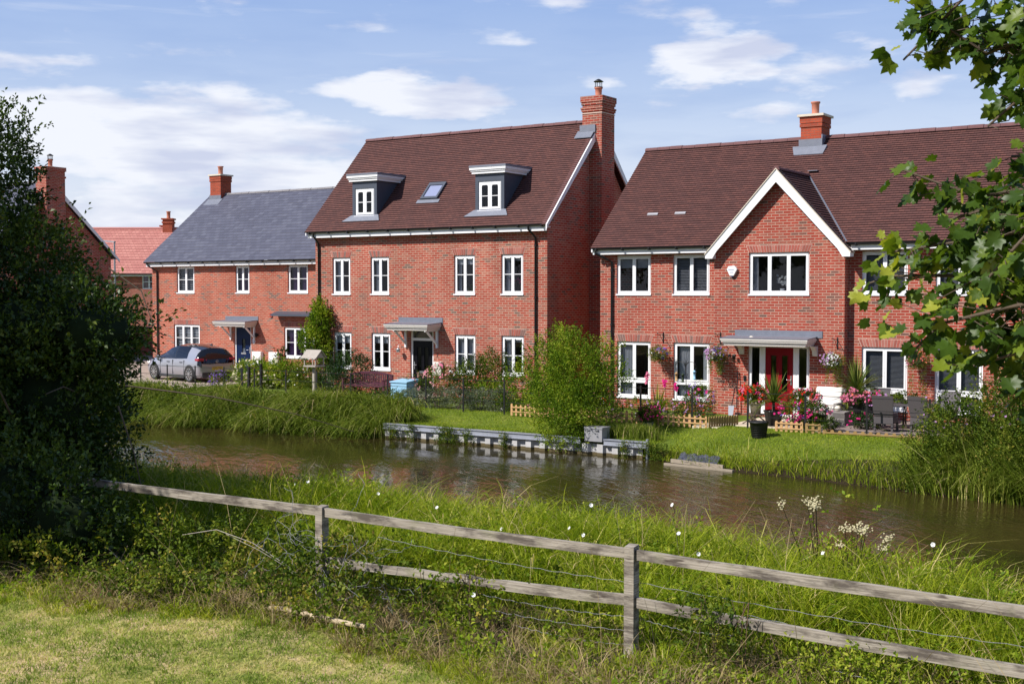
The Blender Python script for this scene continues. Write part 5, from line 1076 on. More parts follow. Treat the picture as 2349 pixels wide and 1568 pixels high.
# ---- near timber fence
FY = 10.05; fence = empty('wooden_fence', 'weathered grey timber post and rail fence in the foreground', 'fence', loc=(-5.28, FY, 0.15))
PX = [-13.2, -9.02, -5.28, -1.45, 2.3, 6.05]
for i, x in enumerate(PX):
    m = MB(); t_ = 1.285 + (0.01 if i == 1 else 0.0)
    m.hexa([(x - 0.05, FY - 0.05, -0.3), (x + 0.05, FY - 0.05, -0.3), (x + 0.05, FY + 0.06, -0.3), (x - 0.05, FY + 0.06, -0.3)], [(x - 0.047, FY - 0.048, t_ - 0.015), (x + 0.05, FY - 0.05, t_ - 0.01), (x + 0.049, FY + 0.06, t_), (x - 0.05, FY + 0.058, t_)]); wb(m, 'post', 'weathered_wood', fence)
def rail(x0, z0, x1, z1, h=0.092, n=10, name='rail', amp=0.004):
    m = MB(); r = random.Random(int(abs(x0*100 + z0*10))); ring = []
    for i in range(n + 1):
        x = x0 + (x1 - x0)*i/n; z = z0 + (z1 - z0)*i/n; a, b = r.uniform(-amp, amp), r.uniform(-amp, amp); sag = -0.01*math.sin(math.pi*i/n)
        ring += [(x, FY - 0.022, z - h/2 + a + sag), (x, FY - 0.022, z + h/2 + b + sag), (x, FY + 0.02, z + h/2 + b + 0.002 + sag), (x, FY + 0.02, z - h/2 + a + sag)]
    fs = []
    for i in range(n):
        for j in range(4): o = 4*i; fs.append((o + j, o + 4 + j, o + 4 + (j+1) % 4, o + (j+1) % 4))
    m.add([v for v in ring], fs); m.add(ring[:4], [(0, 1, 2, 3)]); m.add(ring[-4:], [(3, 2, 1, 0)]); return wb(m, name, 'weathered_wood', fence)
rail(-13.15, 1.235, -9.075, 1.235); rail(-8.965, 1.225, -5.335, 1.205); rail(-5.225, 1.20, -1.50, 1.14)
rail(-1.40, 1.14, 2.25, 1.12); rail(2.35, 1.12, 6.0, 1.12); rail(-1.40, 0.67, 2.25, 0.66); rail(2.35, 0.66, 6.0, 0.66)
rail(-8.95, 0.70, -5.335, 0.775, 0.09, 14, amp=0.012); rail(-5.225, 0.765, -1.50, 0.675, 0.09)
def wavy(m, p, q, r=0.0022, amp=0.006, n=40):
    p, q = Vector(p), Vector(q); m.tube([p.lerp(q, i/n) + Vector((0, 0, amp*math.sin(i*1.7) - 0.03*math.sin(math.pi*i/n))) for i in range(n + 1)], r, 4, cap=False)
for a, b in (((-5.23, 10.12, 0.93), (-1.5, 10.12, 0.86)), ((-8.3, 10.12, 1.02), (-5.33, 10.12, 0.92)), ((-7.2, 10.12, 0.60), (-5.33, 10.12, 0.60)), ((-7.4, 10.12, 0.47), (-5.33, 10.12, 0.47)), ((-5.23, 10.12, 0.60), (-4.3, 10.12, 0.58)), ((-4.2, 10.12, 0.78), (-1.5, 10.12, 0.70)), ((-6.6, 10.12, 0.34), (-5.33, 10.12, 0.34)), ((-3.4, 10.12, 0.42), (-1.5, 10.12, 0.38))):
    m = MB(); wavy(m, a, b, 0.0024); wb(m, 'wire_strand', 'wire', fence)
tg = empty('wire_tangle', 'tangle of rusty chicken wire around the left fence post', 'wire', loc=(-9.0, 9.9, 0.25))
r_ = random.Random(5)
for cx, cy, cz, sp, n in ((-8.7, 10.0, 0.95, 0.34, 16), (-9.5, 9.9, 0.75, 0.4, 15), (-8.1, 9.85, 0.42, 0.3, 13)):
    m = MB()
    for i in range(n):
        p = Vector((cx + r_.gauss(0, sp*0.7), cy + r_.gauss(0, 0.1), cz + r_.gauss(0, sp*0.35))); d = Vector((r_.gauss(0, 1), r_.gauss(0, 0.3), r_.gauss(0, 0.5))).normalized(); pts = []
        for k in range(14): pts.append(p.copy()); d = (d + Vector((r_.gauss(0, 0.45), r_.gauss(0, 0.2), r_.gauss(0, 0.4)))).normalized(); p = p + d*0.055; p.z = max(p.z, 0.25)
        m.tube(pts, 0.0022, 4, cap=False)
    wb(m, 'strand_bundle', 'wire', tg)
m = MB(); m.tube([(-10.9, 9.8, 0.82), (-10.3, 9.75, 0.95), (-9.8, 9.8, 0.85), (-9.35, 9.9, 0.62), (-9.2, 9.9, 0.4)], [0.004]*5, 5); m.tube([(-10.2, 9.8, 0.9), (-9.7, 9.8, 0.78), (-9.3, 9.95, 0.55)], 0.003, 5); wthing(m, 'bramble_stem', ['grey_wood'], 'grey arching dead stems left of the left fence post', 'stem', (-9.9, 9.8, 0.2))
m = MB(); m.tube([(-9.1, 9.28, 0.34), (-8.8, 9.3, 0.36), (-8.4, 9.27, 0.35), (-7.9, 9.22, 0.36), (-7.7, 9.2, 0.37)], [0.028, 0.03, 0.03, 0.027, 0.024], 8); wthing(m, 'fallen_rail', ['wood_stick'], 'broken bark covered pole lying at the foot of the fence', 'pole', (-8.5, 9.53, 0.25))
m = MB(); m.tube([(-12.0, 9.6, 0.62), (-11.5, 9.55, 0.38), (-11.15, 9.5, 0.3), (-10.8, 9.45, 0.28)], [0.006, 0.008, 0.007, 0.004], 5); m.tube([(-11.7, 9.58, 0.48), (-11.6, 9.6, 0.65)], 0.004, 4); wthing(m, 'dead_twig', ['wood_stick'], 'pale bare twig lying in the shaded undergrowth', 'twig', (-11.5, 9.5, 0.25))
# ---- bindweed flowers and meadowsweet
for i, (x, y, z) in enumerate([(-5.98, 12.5, 0.95), (-5.74, 12.5, 0.75), (-4.34, 12.5, 0.92), (-3.23, 12.5, 1.13), (-12.1, 13.2, 0.93), (-12.35, 13.2, 0.87), (-9.6, 12.9, 0.84), (-6.95, 9.93, 0.66), (-7.5, 12.7, 0.82), (-7.25, 12.6, 0.78), (-7.09, 12.5, 1.16), (-6.06, 12.5, 1.26), (-8.2, 12.3, 0.8), (-10.9, 13.3, 0.85)]):
    m = MB(); n = 12; r = 0.023
    z -= 0.03; c = Vector((x, y, z)); N = Vector((0.6*math.sin(i*2.1), -0.85, 0.5 + 0.3*math.cos(i*3.3))).normalized(); A = N.cross(Vector((0, 0, 1))).normalized(); B = N.cross(A)
    for (ra, da), (rb, db) in (((0.1, -0.9), (0.35, -0.3)), ((0.35, -0.3), (1.0, 0.12))):
        for k in range(n):
            a0, a1 = 2*math.pi*k/n, 2*math.pi*(k+1)/n; q = lambda rr, dd, a: c + (A*math.cos(a) + B*math.sin(a))*r*rr*(1 + 0.06*math.cos(a*5)) + N*r*dd
            m.add([q(ra, da, a0), q(rb, db, a0), q(rb, db, a1), q(ra, da, a1)], [(0, 1, 2, 3)])
    m.tube([c - N*r*0.9, c - N*r*1.6 - Vector((0, 0, 0.08))], 0.003, 4, 1)
    wthing(m, 'bindweed_flower', ['white_box', 'leaf_core'], 'white trumpet shaped bindweed flower on the near bank', 'flower', (x, y, z), 'bindweed flowers')
def spray(x, y, zt, h, n, label):
    t = empty('meadowsweet', label, 'flower', 'meadowsweet plants', (x, y, gz(x, y))); m = MB(); C = []
    for i in range(n):
        tx, ty, tz = x + rng.normal()*0.16*min(2, n/5), y + rng.normal()*0.1, zt - abs(rng.normal())*0.12
        m.tube([(x + rng.normal()*0.05, y, gz(x, y)), ((x + tx)/2 + 0.02, (y + ty)/2, (gz(x, y) + tz)/2 + 0.08), (tx, ty, tz)], [0.005, 0.004, 0.003], 4)
        C.append(np.array([tx, ty, tz]) + rng.normal(size=(26, 3))*np.array([0.026, 0.025, 0.026]))
    wb(m, 'stems', 'leaf_core', t); npmesh('blossom', *flower_geo(np.concatenate(C), 0.0095, 4), 'petal_cream', t)
    c = np.array([x, y, (gz(x, y) + zt)/2]) + rng.normal(size=(n*5, 3))*np.array([0.12, 0.08, 0.28]); npmesh('leaves', *sprigs(c, rng.normal(size=(n*5, 3)) + np.array([0, 0, 0.8]), 0.1, 5, 0.05), 'leaf_bright', t)
spray(-4.45, 12.6, 1.45, 1, 5, 'tall cream meadowsweet spray standing highest above the grass'); spray(-4.08, 12.5, 1.22, 1, 8, 'broad clump of cream meadowsweet right of the tall spray')

# ---- sheet piling
SY = 28.36; sp = empty('sheet_piling', 'corrugated steel sheet piling with a galvanised capping rail along the far bank', 'retaining wall', loc=(-19, SY, -0.6))
m = MB(); vs = []; x = -22.9; k = 0
while x < -14.4:
    o = [0, 0, 0.09, 0.09][k % 4]; vs += [(x, SY - 0.10 + o, -1.3), (x, SY - 0.10 + o, WZ + 0.07), (x, SY - 0.10 + o, -0.34)]; x += [0.17, 0.05, 0.17, 0.05][k % 4]; k += 1
n = len(vs)//3; m.add(vs, [(3*i, 3*i+3, 3*i+4, 3*i+1) for i in range(n-1)], 1); m.add(vs, [(3*i+1, 3*i+4, 3*i+5, 3*i+2) for i in range(n-1)], 0)
plain('piling_grey', (0.50, 0.49, 0.49), 0.7, 0.2, var=0.4, scale=3); plain('piling_algae', (0.10, 0.075, 0.03), 0.7, var=0.4, scale=5)
wb(m, 'corrugated_sheet', ['piling_grey', 'piling_algae'], sp)
for a, b, dz in ((-22.95, -16.35, 0.0), (-15.65, -14.4, -0.0)):
    m = MB(); m.box(a, b, SY - 0.15, SY + 0.03, -0.215, -0.195); m.box(a, b, SY - 0.12, SY - 0.10, -0.33, -0.2151); m.box(a, b, SY - 0.155, SY - 0.03, -0.352, -0.3301)
    wb(m, 'capping_rail', 'galv', sp)
m = MB(); m.box(-14.42, -14.36, SY - 0.14, SY - 0.08, -1.2, -0.12); wb(m, 'end_post', 'galv', sp)
bx = empty('equipment_box', 'grey metal cabinet standing on the edge of the sheet piling', 'box', loc=(-15.95, 28.42, -0.25))
m = MB(); m.box(-16.20, -15.68, 28.2, 28.62, -0.27, 0.06); wb(m, 'body', 'grey_box', bx); m = MB(); m.box(-16.215, -15.665, 28.185, 28.635, 0.062, 0.10); wb(m, 'lid', 'grey_box', bx)
for x in (-16.08, -15.82): m = MB(); m.box(x - 0.045, x + 0.045, 28.17, 28.199, 0.01, 0.03); wb(m, 'latch', 'steel', bx)
# timber edging and tarp at the water
m = MB(); m.beam((-13.6, 27.62, WZ + 0.02), (-11.7, 27.38, WZ + 0.02), 0.08, 0.05); wthing(m, 'floating_plank', ['pale_wood'], 'long pale plank lying along the water edge below the lawn', 'plank', (-11.6, 27.3, WZ))
m = MB(); m.beam((-13.5, 27.78, WZ + 0.09), (-12.0, 27.5, WZ + 0.08), 0.05, 0.09); wthing(m, 'edging_board', ['pale_wood'], 'short upright board holding the bank behind the long plank', 'board', (-11.9, 27.5, WZ))
vs = []; nx, ny = 26, 5
for j in range(ny + 1):
    for i in range(nx + 1):
        u = i/nx; w = j/ny; x = -13.35 + 1.15*u; vs.append((x, fare(x) - 0.06 + 0.30*w, WZ + 0.10 + 0.17*w + 0.010*math.sin(i*1.7 + j*2.1) + 0.008*math.sin(i*3.1 - j) + (0.02*math.sin(i*0.9) if j == ny else 0)))
m = MB(); m.add(vs, [(j*(nx+1) + i, j*(nx+1) + i + 1, (j+1)*(nx+1) + i + 1, (j+1)*(nx+1) + i) for j in range(ny) for i in range(nx)], 0, False); wthing(m, 'tarpaulin', ['tarp'], 'crumpled dark blue grey sheeting pinned over the bank edge', 'sheet', (-11.8, 27.6, -0.5))

# ---- estate railings
def railing(xs, y, label, x_end=None, h=0.97, nrail=3):
    t = empty('estate_railing', label, 'railing', 'estate railings', ((xs[0] + xs[-1])/2, y, 0))
    for i, x in enumerate(xs):
        w = 0.05 if (i == len(xs) - 1 and x_end is None) else 0.022
        m = MB(); m.box(x - w, x + w, y - 0.012, y + 0.012, -0.35, h + 0.03); wb(m, 'post', 'black_iron', t)
    a = xs[0] - 0.02; b = x_end if x_end is not None else xs[-1] + 0.02
    for k in range(nrail):
        z = h - 0.02 - 0.31*k; m = MB(); m.box(a, b, y + 0.012, y + 0.026, z - 0.007, z + 0.007); wb(m, 'rail', 'black_iron', t)
    return t
P1 = [-39.2, -37.9, -36.5, -35.08, -33.64, -32.21, -31.34]
railing(P1, 30.9, 'black estate railing in front of the parked car', None)
railing([-30.76, -29.30, -27.92, -26.47, -24.94, -23.42, -22.0, -20.51, -19.0, -17.5, -15.97, -14.41], 30.92, 'long black estate railing across the middle garden and the picket edging', -13.72)
railing([-12.8, -11.23, -9.64, -8.1, -6.6, -5.1], 30.9, 'black estate railing in front of the patio, right of the gap', -5.0)
t = empty('garden_gate', 'black iron gate turned back between the two left railings', 'gate', loc=(-31.3, 31.5, 0))
for k, (x, y) in enumerate([(-31.05, 30.95), (-31.9, 32.4)]): m = MB(); m.box(x - 0.04, x + 0.04, y - 0.04, y + 0.04, -0.1, 1.05); wb(m, 'post', 'black_iron', t)
for z in (0.98, 0.66, 0.34): m = MB(); m.beam((-31.05, 30.98, z), (-31.9, 32.37, z), 0.02, 0.02); wb(m, 'rail', 'black_iron', t)
# ---- picket edging
def picket(p, q, label, h=0.29, gap=0.115, w=0.055, mat='picket_wood', zb=0.0, rnd=False, rails=(0.09, 0.22), big=6, name='picket_edging'):
    p, q = Vector((*p, 0)), Vector((*q, 0)); L = (q - p).length; n = int(L/gap); d = (q - p).normalized(); nn = Vector((-d.y, d.x, 0)); c = (p + q)/2
    t = empty(name, label, 'edging', 'picket edging', (c.x, c.y, 0))
    for i in range(n + 1):
        o = p + d*(i*L/n); hh = h*(1.12 if (big and i % big == 0) else 1) + random.uniform(-0.004, 0.004); ww = w*(1.25 if (big and i % big == 0) else 1)
        m = MB(); pr = [(-ww/2, zb - 0.03), (ww/2, zb - 0.03), (ww/2, zb + hh - ww/2)] + [(ww/2*math.cos(a), zb + hh - ww/2 + ww/2*math.sin(a)) for a in (math.pi/4, math.pi/2, 3*math.pi/4)] + [(-ww/2, zb + hh - ww/2)]
        k = len(pr); V = [o + d*a + Vector((0, 0, b)) - nn*0.012 for a, b in pr] + [o + d*a + Vector((0, 0, b)) + nn*0.012 for a, b in pr]
        m.add(V, [tuple(range(k)), tuple(range(k, 2*k))[::-1]] + [(j, j + k, (j+1) % k + k, (j+1) % k) for j in range(k)]); wb(m, 'picket', mat, t)
    for z in rails: m = MB(); e = nn*(-0.022); m.beam(p + e + Vector((0, 0, zb + z)), q + e + Vector((0, 0, zb + z)), 0.018, 0.035); wb(m, 'rail', mat, t)
    return t
picket((-20.15, 30.78), (-13.9, 30.70), 'long low picket edging of pale orange wood along the flower bed', gap=0.16)
picket((-13.78, 30.66), (-13.35, 31.5), 'short picket return leading back towards the spades', mat='picket_dark', gap=0.085, rails=(0.1,), big=0)
picket((-11.95, 30.76), (-11.28, 30.78), 'rounded picket panel beside the two black tubs', gap=0.13, h=0.28, w=0.07, big=0)
picket((-11.15, 30.79), (-10.82, 30.80), 'dark little picket panel just right of the railing post', gap=0.13, h=0.26, w=0.07, mat='picket_dark', big=0)
picket((-10.68, 30.80), (-8.2, 31.0), 'half sunken round topped log edging in front of the deck', gap=0.19, h=0.12, w=0.10, mat='picket_dark', zb=0.0, rails=(0.045,), big=0)

# ---- bushes and plants
def bush(label, cat, ells, n, leaf, mat, vb=0.45, L=0.22, nl=10, flowers=(), name='shrub', core=0.0, group=None, spread=0.9, shell=0.45):
    e = ells[0]; b = (e[0], e[1], max(0, min(x[2] - x[5] for x in ells))); t = empty(name, label, cat, group, b)
    C, u = ell_points(ells, n, shell, 0.15); C[:, 2] = np.maximum(C[:, 2], gz(e[0], e[1]) + 0.02)
    v = np.clip(vb + 0.28*np.sin(C[:, 0]*5 + C[:, 2]*6) + rng.normal(size=len(C))*0.14, 0, 1)
    npmesh('foliage', *sprigs(C, u + np.array([0, 0, 0.4]) + rng.normal(size=u.shape)*0.4, L, nl, leaf, spread, v), mat, t)
    m = MB()
    for i in range(5): a = ells[i % len(ells)]; m.tube([(e[0] + random.uniform(-.1, .1), e[1], gz(e[0], e[1]) - 0.05), (a[0] + random.uniform(-.5, .5)*a[3], a[1], a[2])], [0.02, 0.008], 5)
    wb(m, 'stems', 'bark', t)
    for fm, k, r, cl in flowers:
        C, u = ell_points(ells, k, 0.92, 0.15); f = (u[:, 1] < 0.4) & (C[:, 2] > e[2] - 0.6*e[5]); C = C[f] + u[f]*0.05
        C = np.repeat(C, cl, 0) + rng.normal(size=(len(C)*cl, 3))*r*(1.3 if cl > 1 else 0)
        if len(C): npmesh('blooms', *flower_geo(C, r), fm, t)
    return t
bush('large yellow green shrub spilling over the piling beside the grey metal box', 'shrub', [(-16.95, 29.0, 1.25, 0.8, 0.6, 1.0), (-17.6, 29.2, 0.8, 0.6, 0.6, 0.5), (-16.35, 28.9, 0.6, 0.5, 0.45, 0.75), (-16.85, 28.22, -0.05, 0.5, 0.3, 0.6), (-17.3, 28.35, 0.35, 0.5, 0.3, 0.5), (-16.05, 29.0, 1.7, 0.28, 0.3, 0.5), (-17.15, 29.1, 2.0, 0.33, 0.35, 0.45), (-15.75, 28.9, 1.3, 0.3, 0.3, 0.25), (-16.5, 28.4, 0.5, 0.4, 0.3, 0.7), (-17.9, 29.0, 1.2, 0.25, 0.3, 0.3)], 3300, 0.055, 'leaf_bright', 0.34, 0.42, 11)
bush('bright leafy shrub against the right hand corner of the middle house', 'shrub', [(-20.6, 33.4, 1.0, 0.8, 0.6, 1.1), (-20.2, 33.6, 1.8, 0.35, 0.4, 0.7), (-21.1, 33.0, 0.7, 0.5, 0.5, 0.7)], 900, 0.07, 'leaf_bright', 0.3, 0.3, 9)
bush('rounded dark green bush below the middle house window beside the bench', 'shrub', [(-28.7, 33.6, 0.75, 0.95, 0.6, 0.75), (-29.3, 33.5, 0.5, 0.5, 0.5, 0.6)], 1300, 0.05, 'leaf_dark', 0.5, 0.16, 11)
bush('dense green shrub between the pink roses and the right ground floor window', 'shrub', [(-23.2, 33.3, 0.7, 0.85, 0.6, 0.75), (-22.5, 33.3, 0.9, 0.6, 0.5, 0.75), (-23.7, 33.2, 0.5, 0.4, 0.5, 0.6)], 1500, 0.055, 'leaf_bush', 0.22, 0.22, 10, [('petal_white', 10, 0.04, 3)])
bush('bush of pink roses in front of the black door', 'rose bush', [(-24.75, 32.7, 0.45, 0.7, 0.45, 0.45), (-24.4, 33.0, 0.75, 0.45, 0.4, 0.45), (-25.3, 32.6, 0.35, 0.35, 0.35, 0.35)], 620, 0.05, 'leaf_bush', 0.35, 0.2, 8, [('petal_rose', 60, 0.04, 4), ('petal_pink', 22, 0.04, 3)], name='rose_bush')
for i, (x, y, rx, rz, lb) in enumerate([(-24.2, 31.25, 0.5, 0.30, 'leftmost in the row'), (-23.35, 31.35, 0.42, 0.34, 'beside the third railing post'), (-22.55, 31.4, 0.5, 0.40, 'largest in the row'), (-21.75, 31.45, 0.42, 0.36, 'second from the right end'), (-21.05, 31.5, 0.45, 0.36, 'at the right end of the row')]):
    bush('clipped grey green lavender mound, ' + lb, 'lavender', [(x, y, rz*0.7, rx, 0.35, rz)], 420, 0.035, 'leaf_grey', 0.45, 0.14, 9, name='lavender_mound', group='lavender mounds along the railing')
bush('leafy mixed border under the right ground floor window of the middle house', 'shrub', [(-21.9, 32.2, 0.35, 0.5, 0.4, 0.45), (-21.3, 32.2, 0.5, 0.3, 0.3, 0.6), (-20.5, 31.6, 0.25, 0.7, 0.4, 0.35)], 520, 0.06, 'leaf_bright', 0.3, 0.25, 8, [('petal_white', 10, 0.035, 2)])
bush('tall dense leafy shrub among the reeds at the far right end of the lawn', 'shrub', [(-5.6, 28.2, 0.9, 1.0, 0.7, 0.9), (-4.6, 27.6, 1.1, 0.9, 0.7, 1.1), (-6.6, 27.3, 0.5, 0.7, 0.6, 0.8), (-5.2, 27.0, 0.3, 0.8, 0.5, 0.8), (-4.2, 27.2, 1.9, 0.6, 0.5, 0.6)], 3400, 0.06, 'leaf_bush', 0.4, 0.3, 10, [('petal_lilac', 60, 0.03, 1)])
bush('low herbs spilling beside the blue box', 'plant', [(-25.4, 31.5, 0.15, 0.8, 0.4, 0.28)], 300, 0.05, 'leaf_dark', 0.6, 0.16, 8, name='herb_patch')
bush('pale green hydrangea bed in front of the blue door', 'hydrangea', [(-34.3, 34.6, 0.45, 1.1, 0.7, 0.5), (-33.0, 34.6, 0.5, 0.9, 0.6, 0.5)], 1300, 0.07, 'leaf_bright', 0.45, 0.25, 9, [('petal_cream', 55, 0.05, 3)], name='hydrangea')
bush('white flecked shrub under the purple curtained window', 'shrub', [(-31.9, 34.6, 0.5, 0.8, 0.5, 0.55), (-31.2, 34.0, 0.4, 0.5, 0.5, 0.45)], 800, 0.06, 'leaf_bush', 0.5, 0.22, 9, [('petal_white', 30, 0.03, 2), ('petal_coral', 12, 0.03, 2)])
bush('tall stemmed plant in front of the white meter boxes', 'plant', [(-34.35, 36.0, 1.05, 0.16, 0.16, 0.5)], 34, 0.12, 'leaf_dark', 0.6, 0.15, 5, name='garden_plant')
bush('purple flowered lavender clump behind the parked car', 'lavender', [(-35.1, 33.4, 0.3, 0.3, 0.3, 0.3)], 110, 0.05, 'leaf_bush', 0.5, 0.16, 7, [('petal_purple', 70, 0.025, 3)], name='lavender')
bush('brown green low shrub on the bank left of the car', 'shrub', [(-40.5, 30.6, 0.35, 1.3, 0.6, 0.4), (-38.3, 30.4, 0.3, 0.8, 0.5, 0.3)], 900, 0.045, 'leaf_bush', 0.75, 0.2, 9)
bush('young tree showing above the garden wall beside the slate roofed house', 'tree', [(-50.5, 46.8, 3.0, 1.0, 0.8, 1.0), (-49.6, 46.8, 1.9, 1.3, 0.8, 0.6)], 900, 0.10, 'leaf_bush', 0.35, 0.4, 8, name='tree')
bush('yellow leaved sapling in front of the garden wall', 'tree', [(-48.6, 46.0, 1.0, 0.6, 0.5, 0.7)], 200, 0.09, 'leaf_bright', 0.8, 0.35, 7, name='sapling')
cl = bush('wisteria climbing the left corner of the middle house', 'climber', [(-30.95, 34.45, 2.5, 0.42, 0.22, 0.6), (-31.3, 34.35, 1.9, 0.42, 0.25, 0.5), (-30.75, 34.5, 1.5, 0.22, 0.2, 0.5), (-31.0, 34.5, 3.0, 0.18, 0.15, 0.3)], 1100, 0.075, 'leaf_bright', 0.35, 0.22, 8, name='climber')
m = MB(); m.tube([(-30.7, 34.65, 0), (-30.75, 34.65, 0.8), (-30.9, 34.6, 1.6), (-31.0, 34.6, 2.6)], [0.03, 0.028, 0.02, 0.01], 6); wb(m, 'trunk', 'bark', cl)
m = MB(); 
for i in range(4): m.box(-30.95 + i*0.17, -30.925 + i*0.17, 34.60, 34.62, 0, 1.6)
for i in range(6): m.box(-30.95, -30.41, 34.57, 34.598, 0.15 + 0.25*i, 0.18 + 0.25*i)
wthing(m, 'trellis', ['grey_wood'], 'grey wooden trellis below the wisteria', 'trellis', (-30.7, 34.6, 0))
# flower bed under the right house
bush('mixed summer flowers in the bed behind the long picket edging', 'flower bed', [(-16.5, 31.6, 0.18, 0.7, 0.4, 0.3), (-15.4, 31.5, 0.2, 0.6, 0.4, 0.3), (-14.7, 31.7, 0.35, 0.5, 0.4, 0.4), (-17.9, 31.8, 0.2, 0.8, 0.4, 0.3), (-19.3, 31.6, 0.2, 0.7, 0.4, 0.28)], 1300, 0.05, 'leaf_bush', 0.4, 0.18, 8, [('petal_lilac', 70, 0.028, 3), ('petal_pink', 26, 0.03, 3), ('petal_red', 10, 0.03, 3), ('petal_white', 22, 0.03, 2)], name='flower_bed')
bush('purple and red flowering shrub to the right of the feeding station', 'shrub', [(-14.85, 32.3, 0.55, 0.38, 0.35, 0.45)], 420, 0.035, 'leaf_bush', 0.4, 0.16, 9, [('petal_purple', 40, 0.022, 4), ('petal_red', 14, 0.035, 3), ('petal_magenta', 10, 0.04, 3)])
def strap(label, x, y, z0, n, h, w, mat='spike_leaf', name='plant', spreadk=0.5, stem=0.0, cat='plant', blooms=None, droop=0.5, skirt=False):
    t = empty(name, label, cat, None, (x, y, z0)); V = []; 
    th = rng.random(n)*2*np.pi; ph = np.clip(np.abs(rng.normal(0, spreadk, n)), 0, 1.5)*(1.0); ph = rng.random(n)**0.8*spreadk*2.2
    D = np.stack([np.sin(ph)*np.cos(th), np.sin(ph)*np.sin(th)*0.8, np.cos(ph)], 1); L = h*(0.75 + 0.35*rng.random(n)); segs = 4
    S = unit(np.cross(D, np.array([0, 0, 1.0]) + rng.normal(size=(n, 3))*0.2)); base = np.array([x, y, z0 + stem]); V = np.zeros((n, (segs+1)*2, 3))
    for i in range(segs + 1):
        tt = i/segs; c = base + D*(L*tt)[:, None]; c[:, 2] -= (droop*np.sin(ph)**1.5*L*tt**2.2)
        ww = (w*(0.6 + 0.8*tt if tt < 0.5 else 1.9*(1 - tt) + 0.05)/2); V[:, 2*i] = c - S*ww; V[:, 2*i+1] = c + S*ww
    b = (np.arange(n)*(segs+1)*2)[:, None]; F = np.concatenate([b + np.array([2*i, 2*i+1, 2*i+3, 2*i+2]) for i in range(segs)], 0)
    npmesh('leaves', V.reshape(-1, 3), F, np.repeat(rng.random(n)*0.9, (segs+1)*2), mat, t)
    if stem > 0: m = MB(); m.tube([(x, y, z0 - 0.02), (x, y, z0 + stem)], [0.05, 0.04], 8); wb(m, 'trunk', 'bark', t)
    return t
strap('tall spiky palm like cordyline in front of the red door', -12.42, 31.75, 0.4, 150, 0.95, 0.034, name='cordyline', stem=0.25, spreadk=0.66)
strap('cordyline standing against the wall right of the cushioned chair', -10.75, 33.55, 0.45, 150, 1.05, 0.035, name='cordyline', stem=0.45, spreadk=0.6)
strap('small pale spiky leaved plant beside the wicker side table', -10.75, 32.75, 0.3, 26, 0.5, 0.03, name='spiky_plant', stem=0.1, spreadk=0.7)
strap('arching gladiolus leaves in front of the left hand tall window', -16.0, 32.0, 0.05, 60, 0.95, 0.035, mat='grass_near', name='gladiolus_leaves', spreadk=0.35)
for i, (x, y, z0, z1) in enumerate([(-16.32, 32, 0.98, 1.30), (-15.76, 32, 0.93, 1.10), (-15.42, 32, 0.84, 1.02)]):
    t = empty('gladiolus', ['tallest pink gladiolus spike, left of the hanging basket wall', 'round pink gladiolus head in the middle of the bed', 'pink gladiolus spike beside the feeding station'][i], 'flower', 'pink gladioli', (x, y, 0))
    m = MB(); m.tube([(x + 0.05, y, 0), (x, y, z1)], 0.006, 5); wb(m, 'stem', 'leaf_core', t)
    C = np.stack([x + rng.normal(size=14)*0.02, np.full(14, y - 0.02), np.linspace(z0, z1, 14)], 1); npmesh('blooms', *flower_geo(C, 0.05), 'petal_magenta' if i else 'petal_pink', t)
def pot_round(m, x, y, z, r0, r1, h, mi=0): m.lathe([(0, 0.0), (r0, 0.0), (r1, h*0.92), (r1*1.08, h*0.93), (r1*1.08, h), (r1*0.94, h), (r1*0.9, h*0.88), (0, h*0.86)], (x, y, z), 20, mi)
def tub(x, y, z, r0, r1, h, mat, label, name='plant_pot', cat='pot', extra=None, group=None, ribs=0):
    t = empty(name, label, cat, group, (x, y, z)); m = MB(); pot_round(m, x, y, z, r0, r1, h)
    for k in range(ribs): zz = z + h*(0.15 + 0.7*k/ribs); rr = r0 + (r1 - r0)*(zz - z)/h; m.lathe([(rr, -0.006), (rr + 0.008, 0), (rr, 0.006)], (x, y, zz), 20)
    wb(m, 'pot' if extra else 'tub', mat, t); return t
t = tub(-12.02, 29.75, -0.12, 0.17, 0.235, 0.46, 'black_rubber', 'flexible black tub standing on the lawn in front of the railing', 'garden_tub', 'tub', ribs=7)
m = MB()
for s in (-1, 1): m.tube([(-12.02 + s*0.235, 29.70, 0.31), (-12.02 + s*0.26, 29.70, 0.36), (-12.02 + s*0.2, 29.6, 0.37), (-12.02 + s*0.12, 29.55, 0.32)], 0.014, 6)
wb(m, 'handle', 'black_rubber', t)
tub(-12.42, 31.75, 0.02, 0.19, 0.25, 0.42, 'black_plastic', 'black pot holding the tall cordyline', group='black plant pots')
tub(-10.75, 33.55, 0.09, 0.2, 0.26, 0.4, 'black_plastic', 'black pot holding the cordyline by the wall', group='black plant pots')
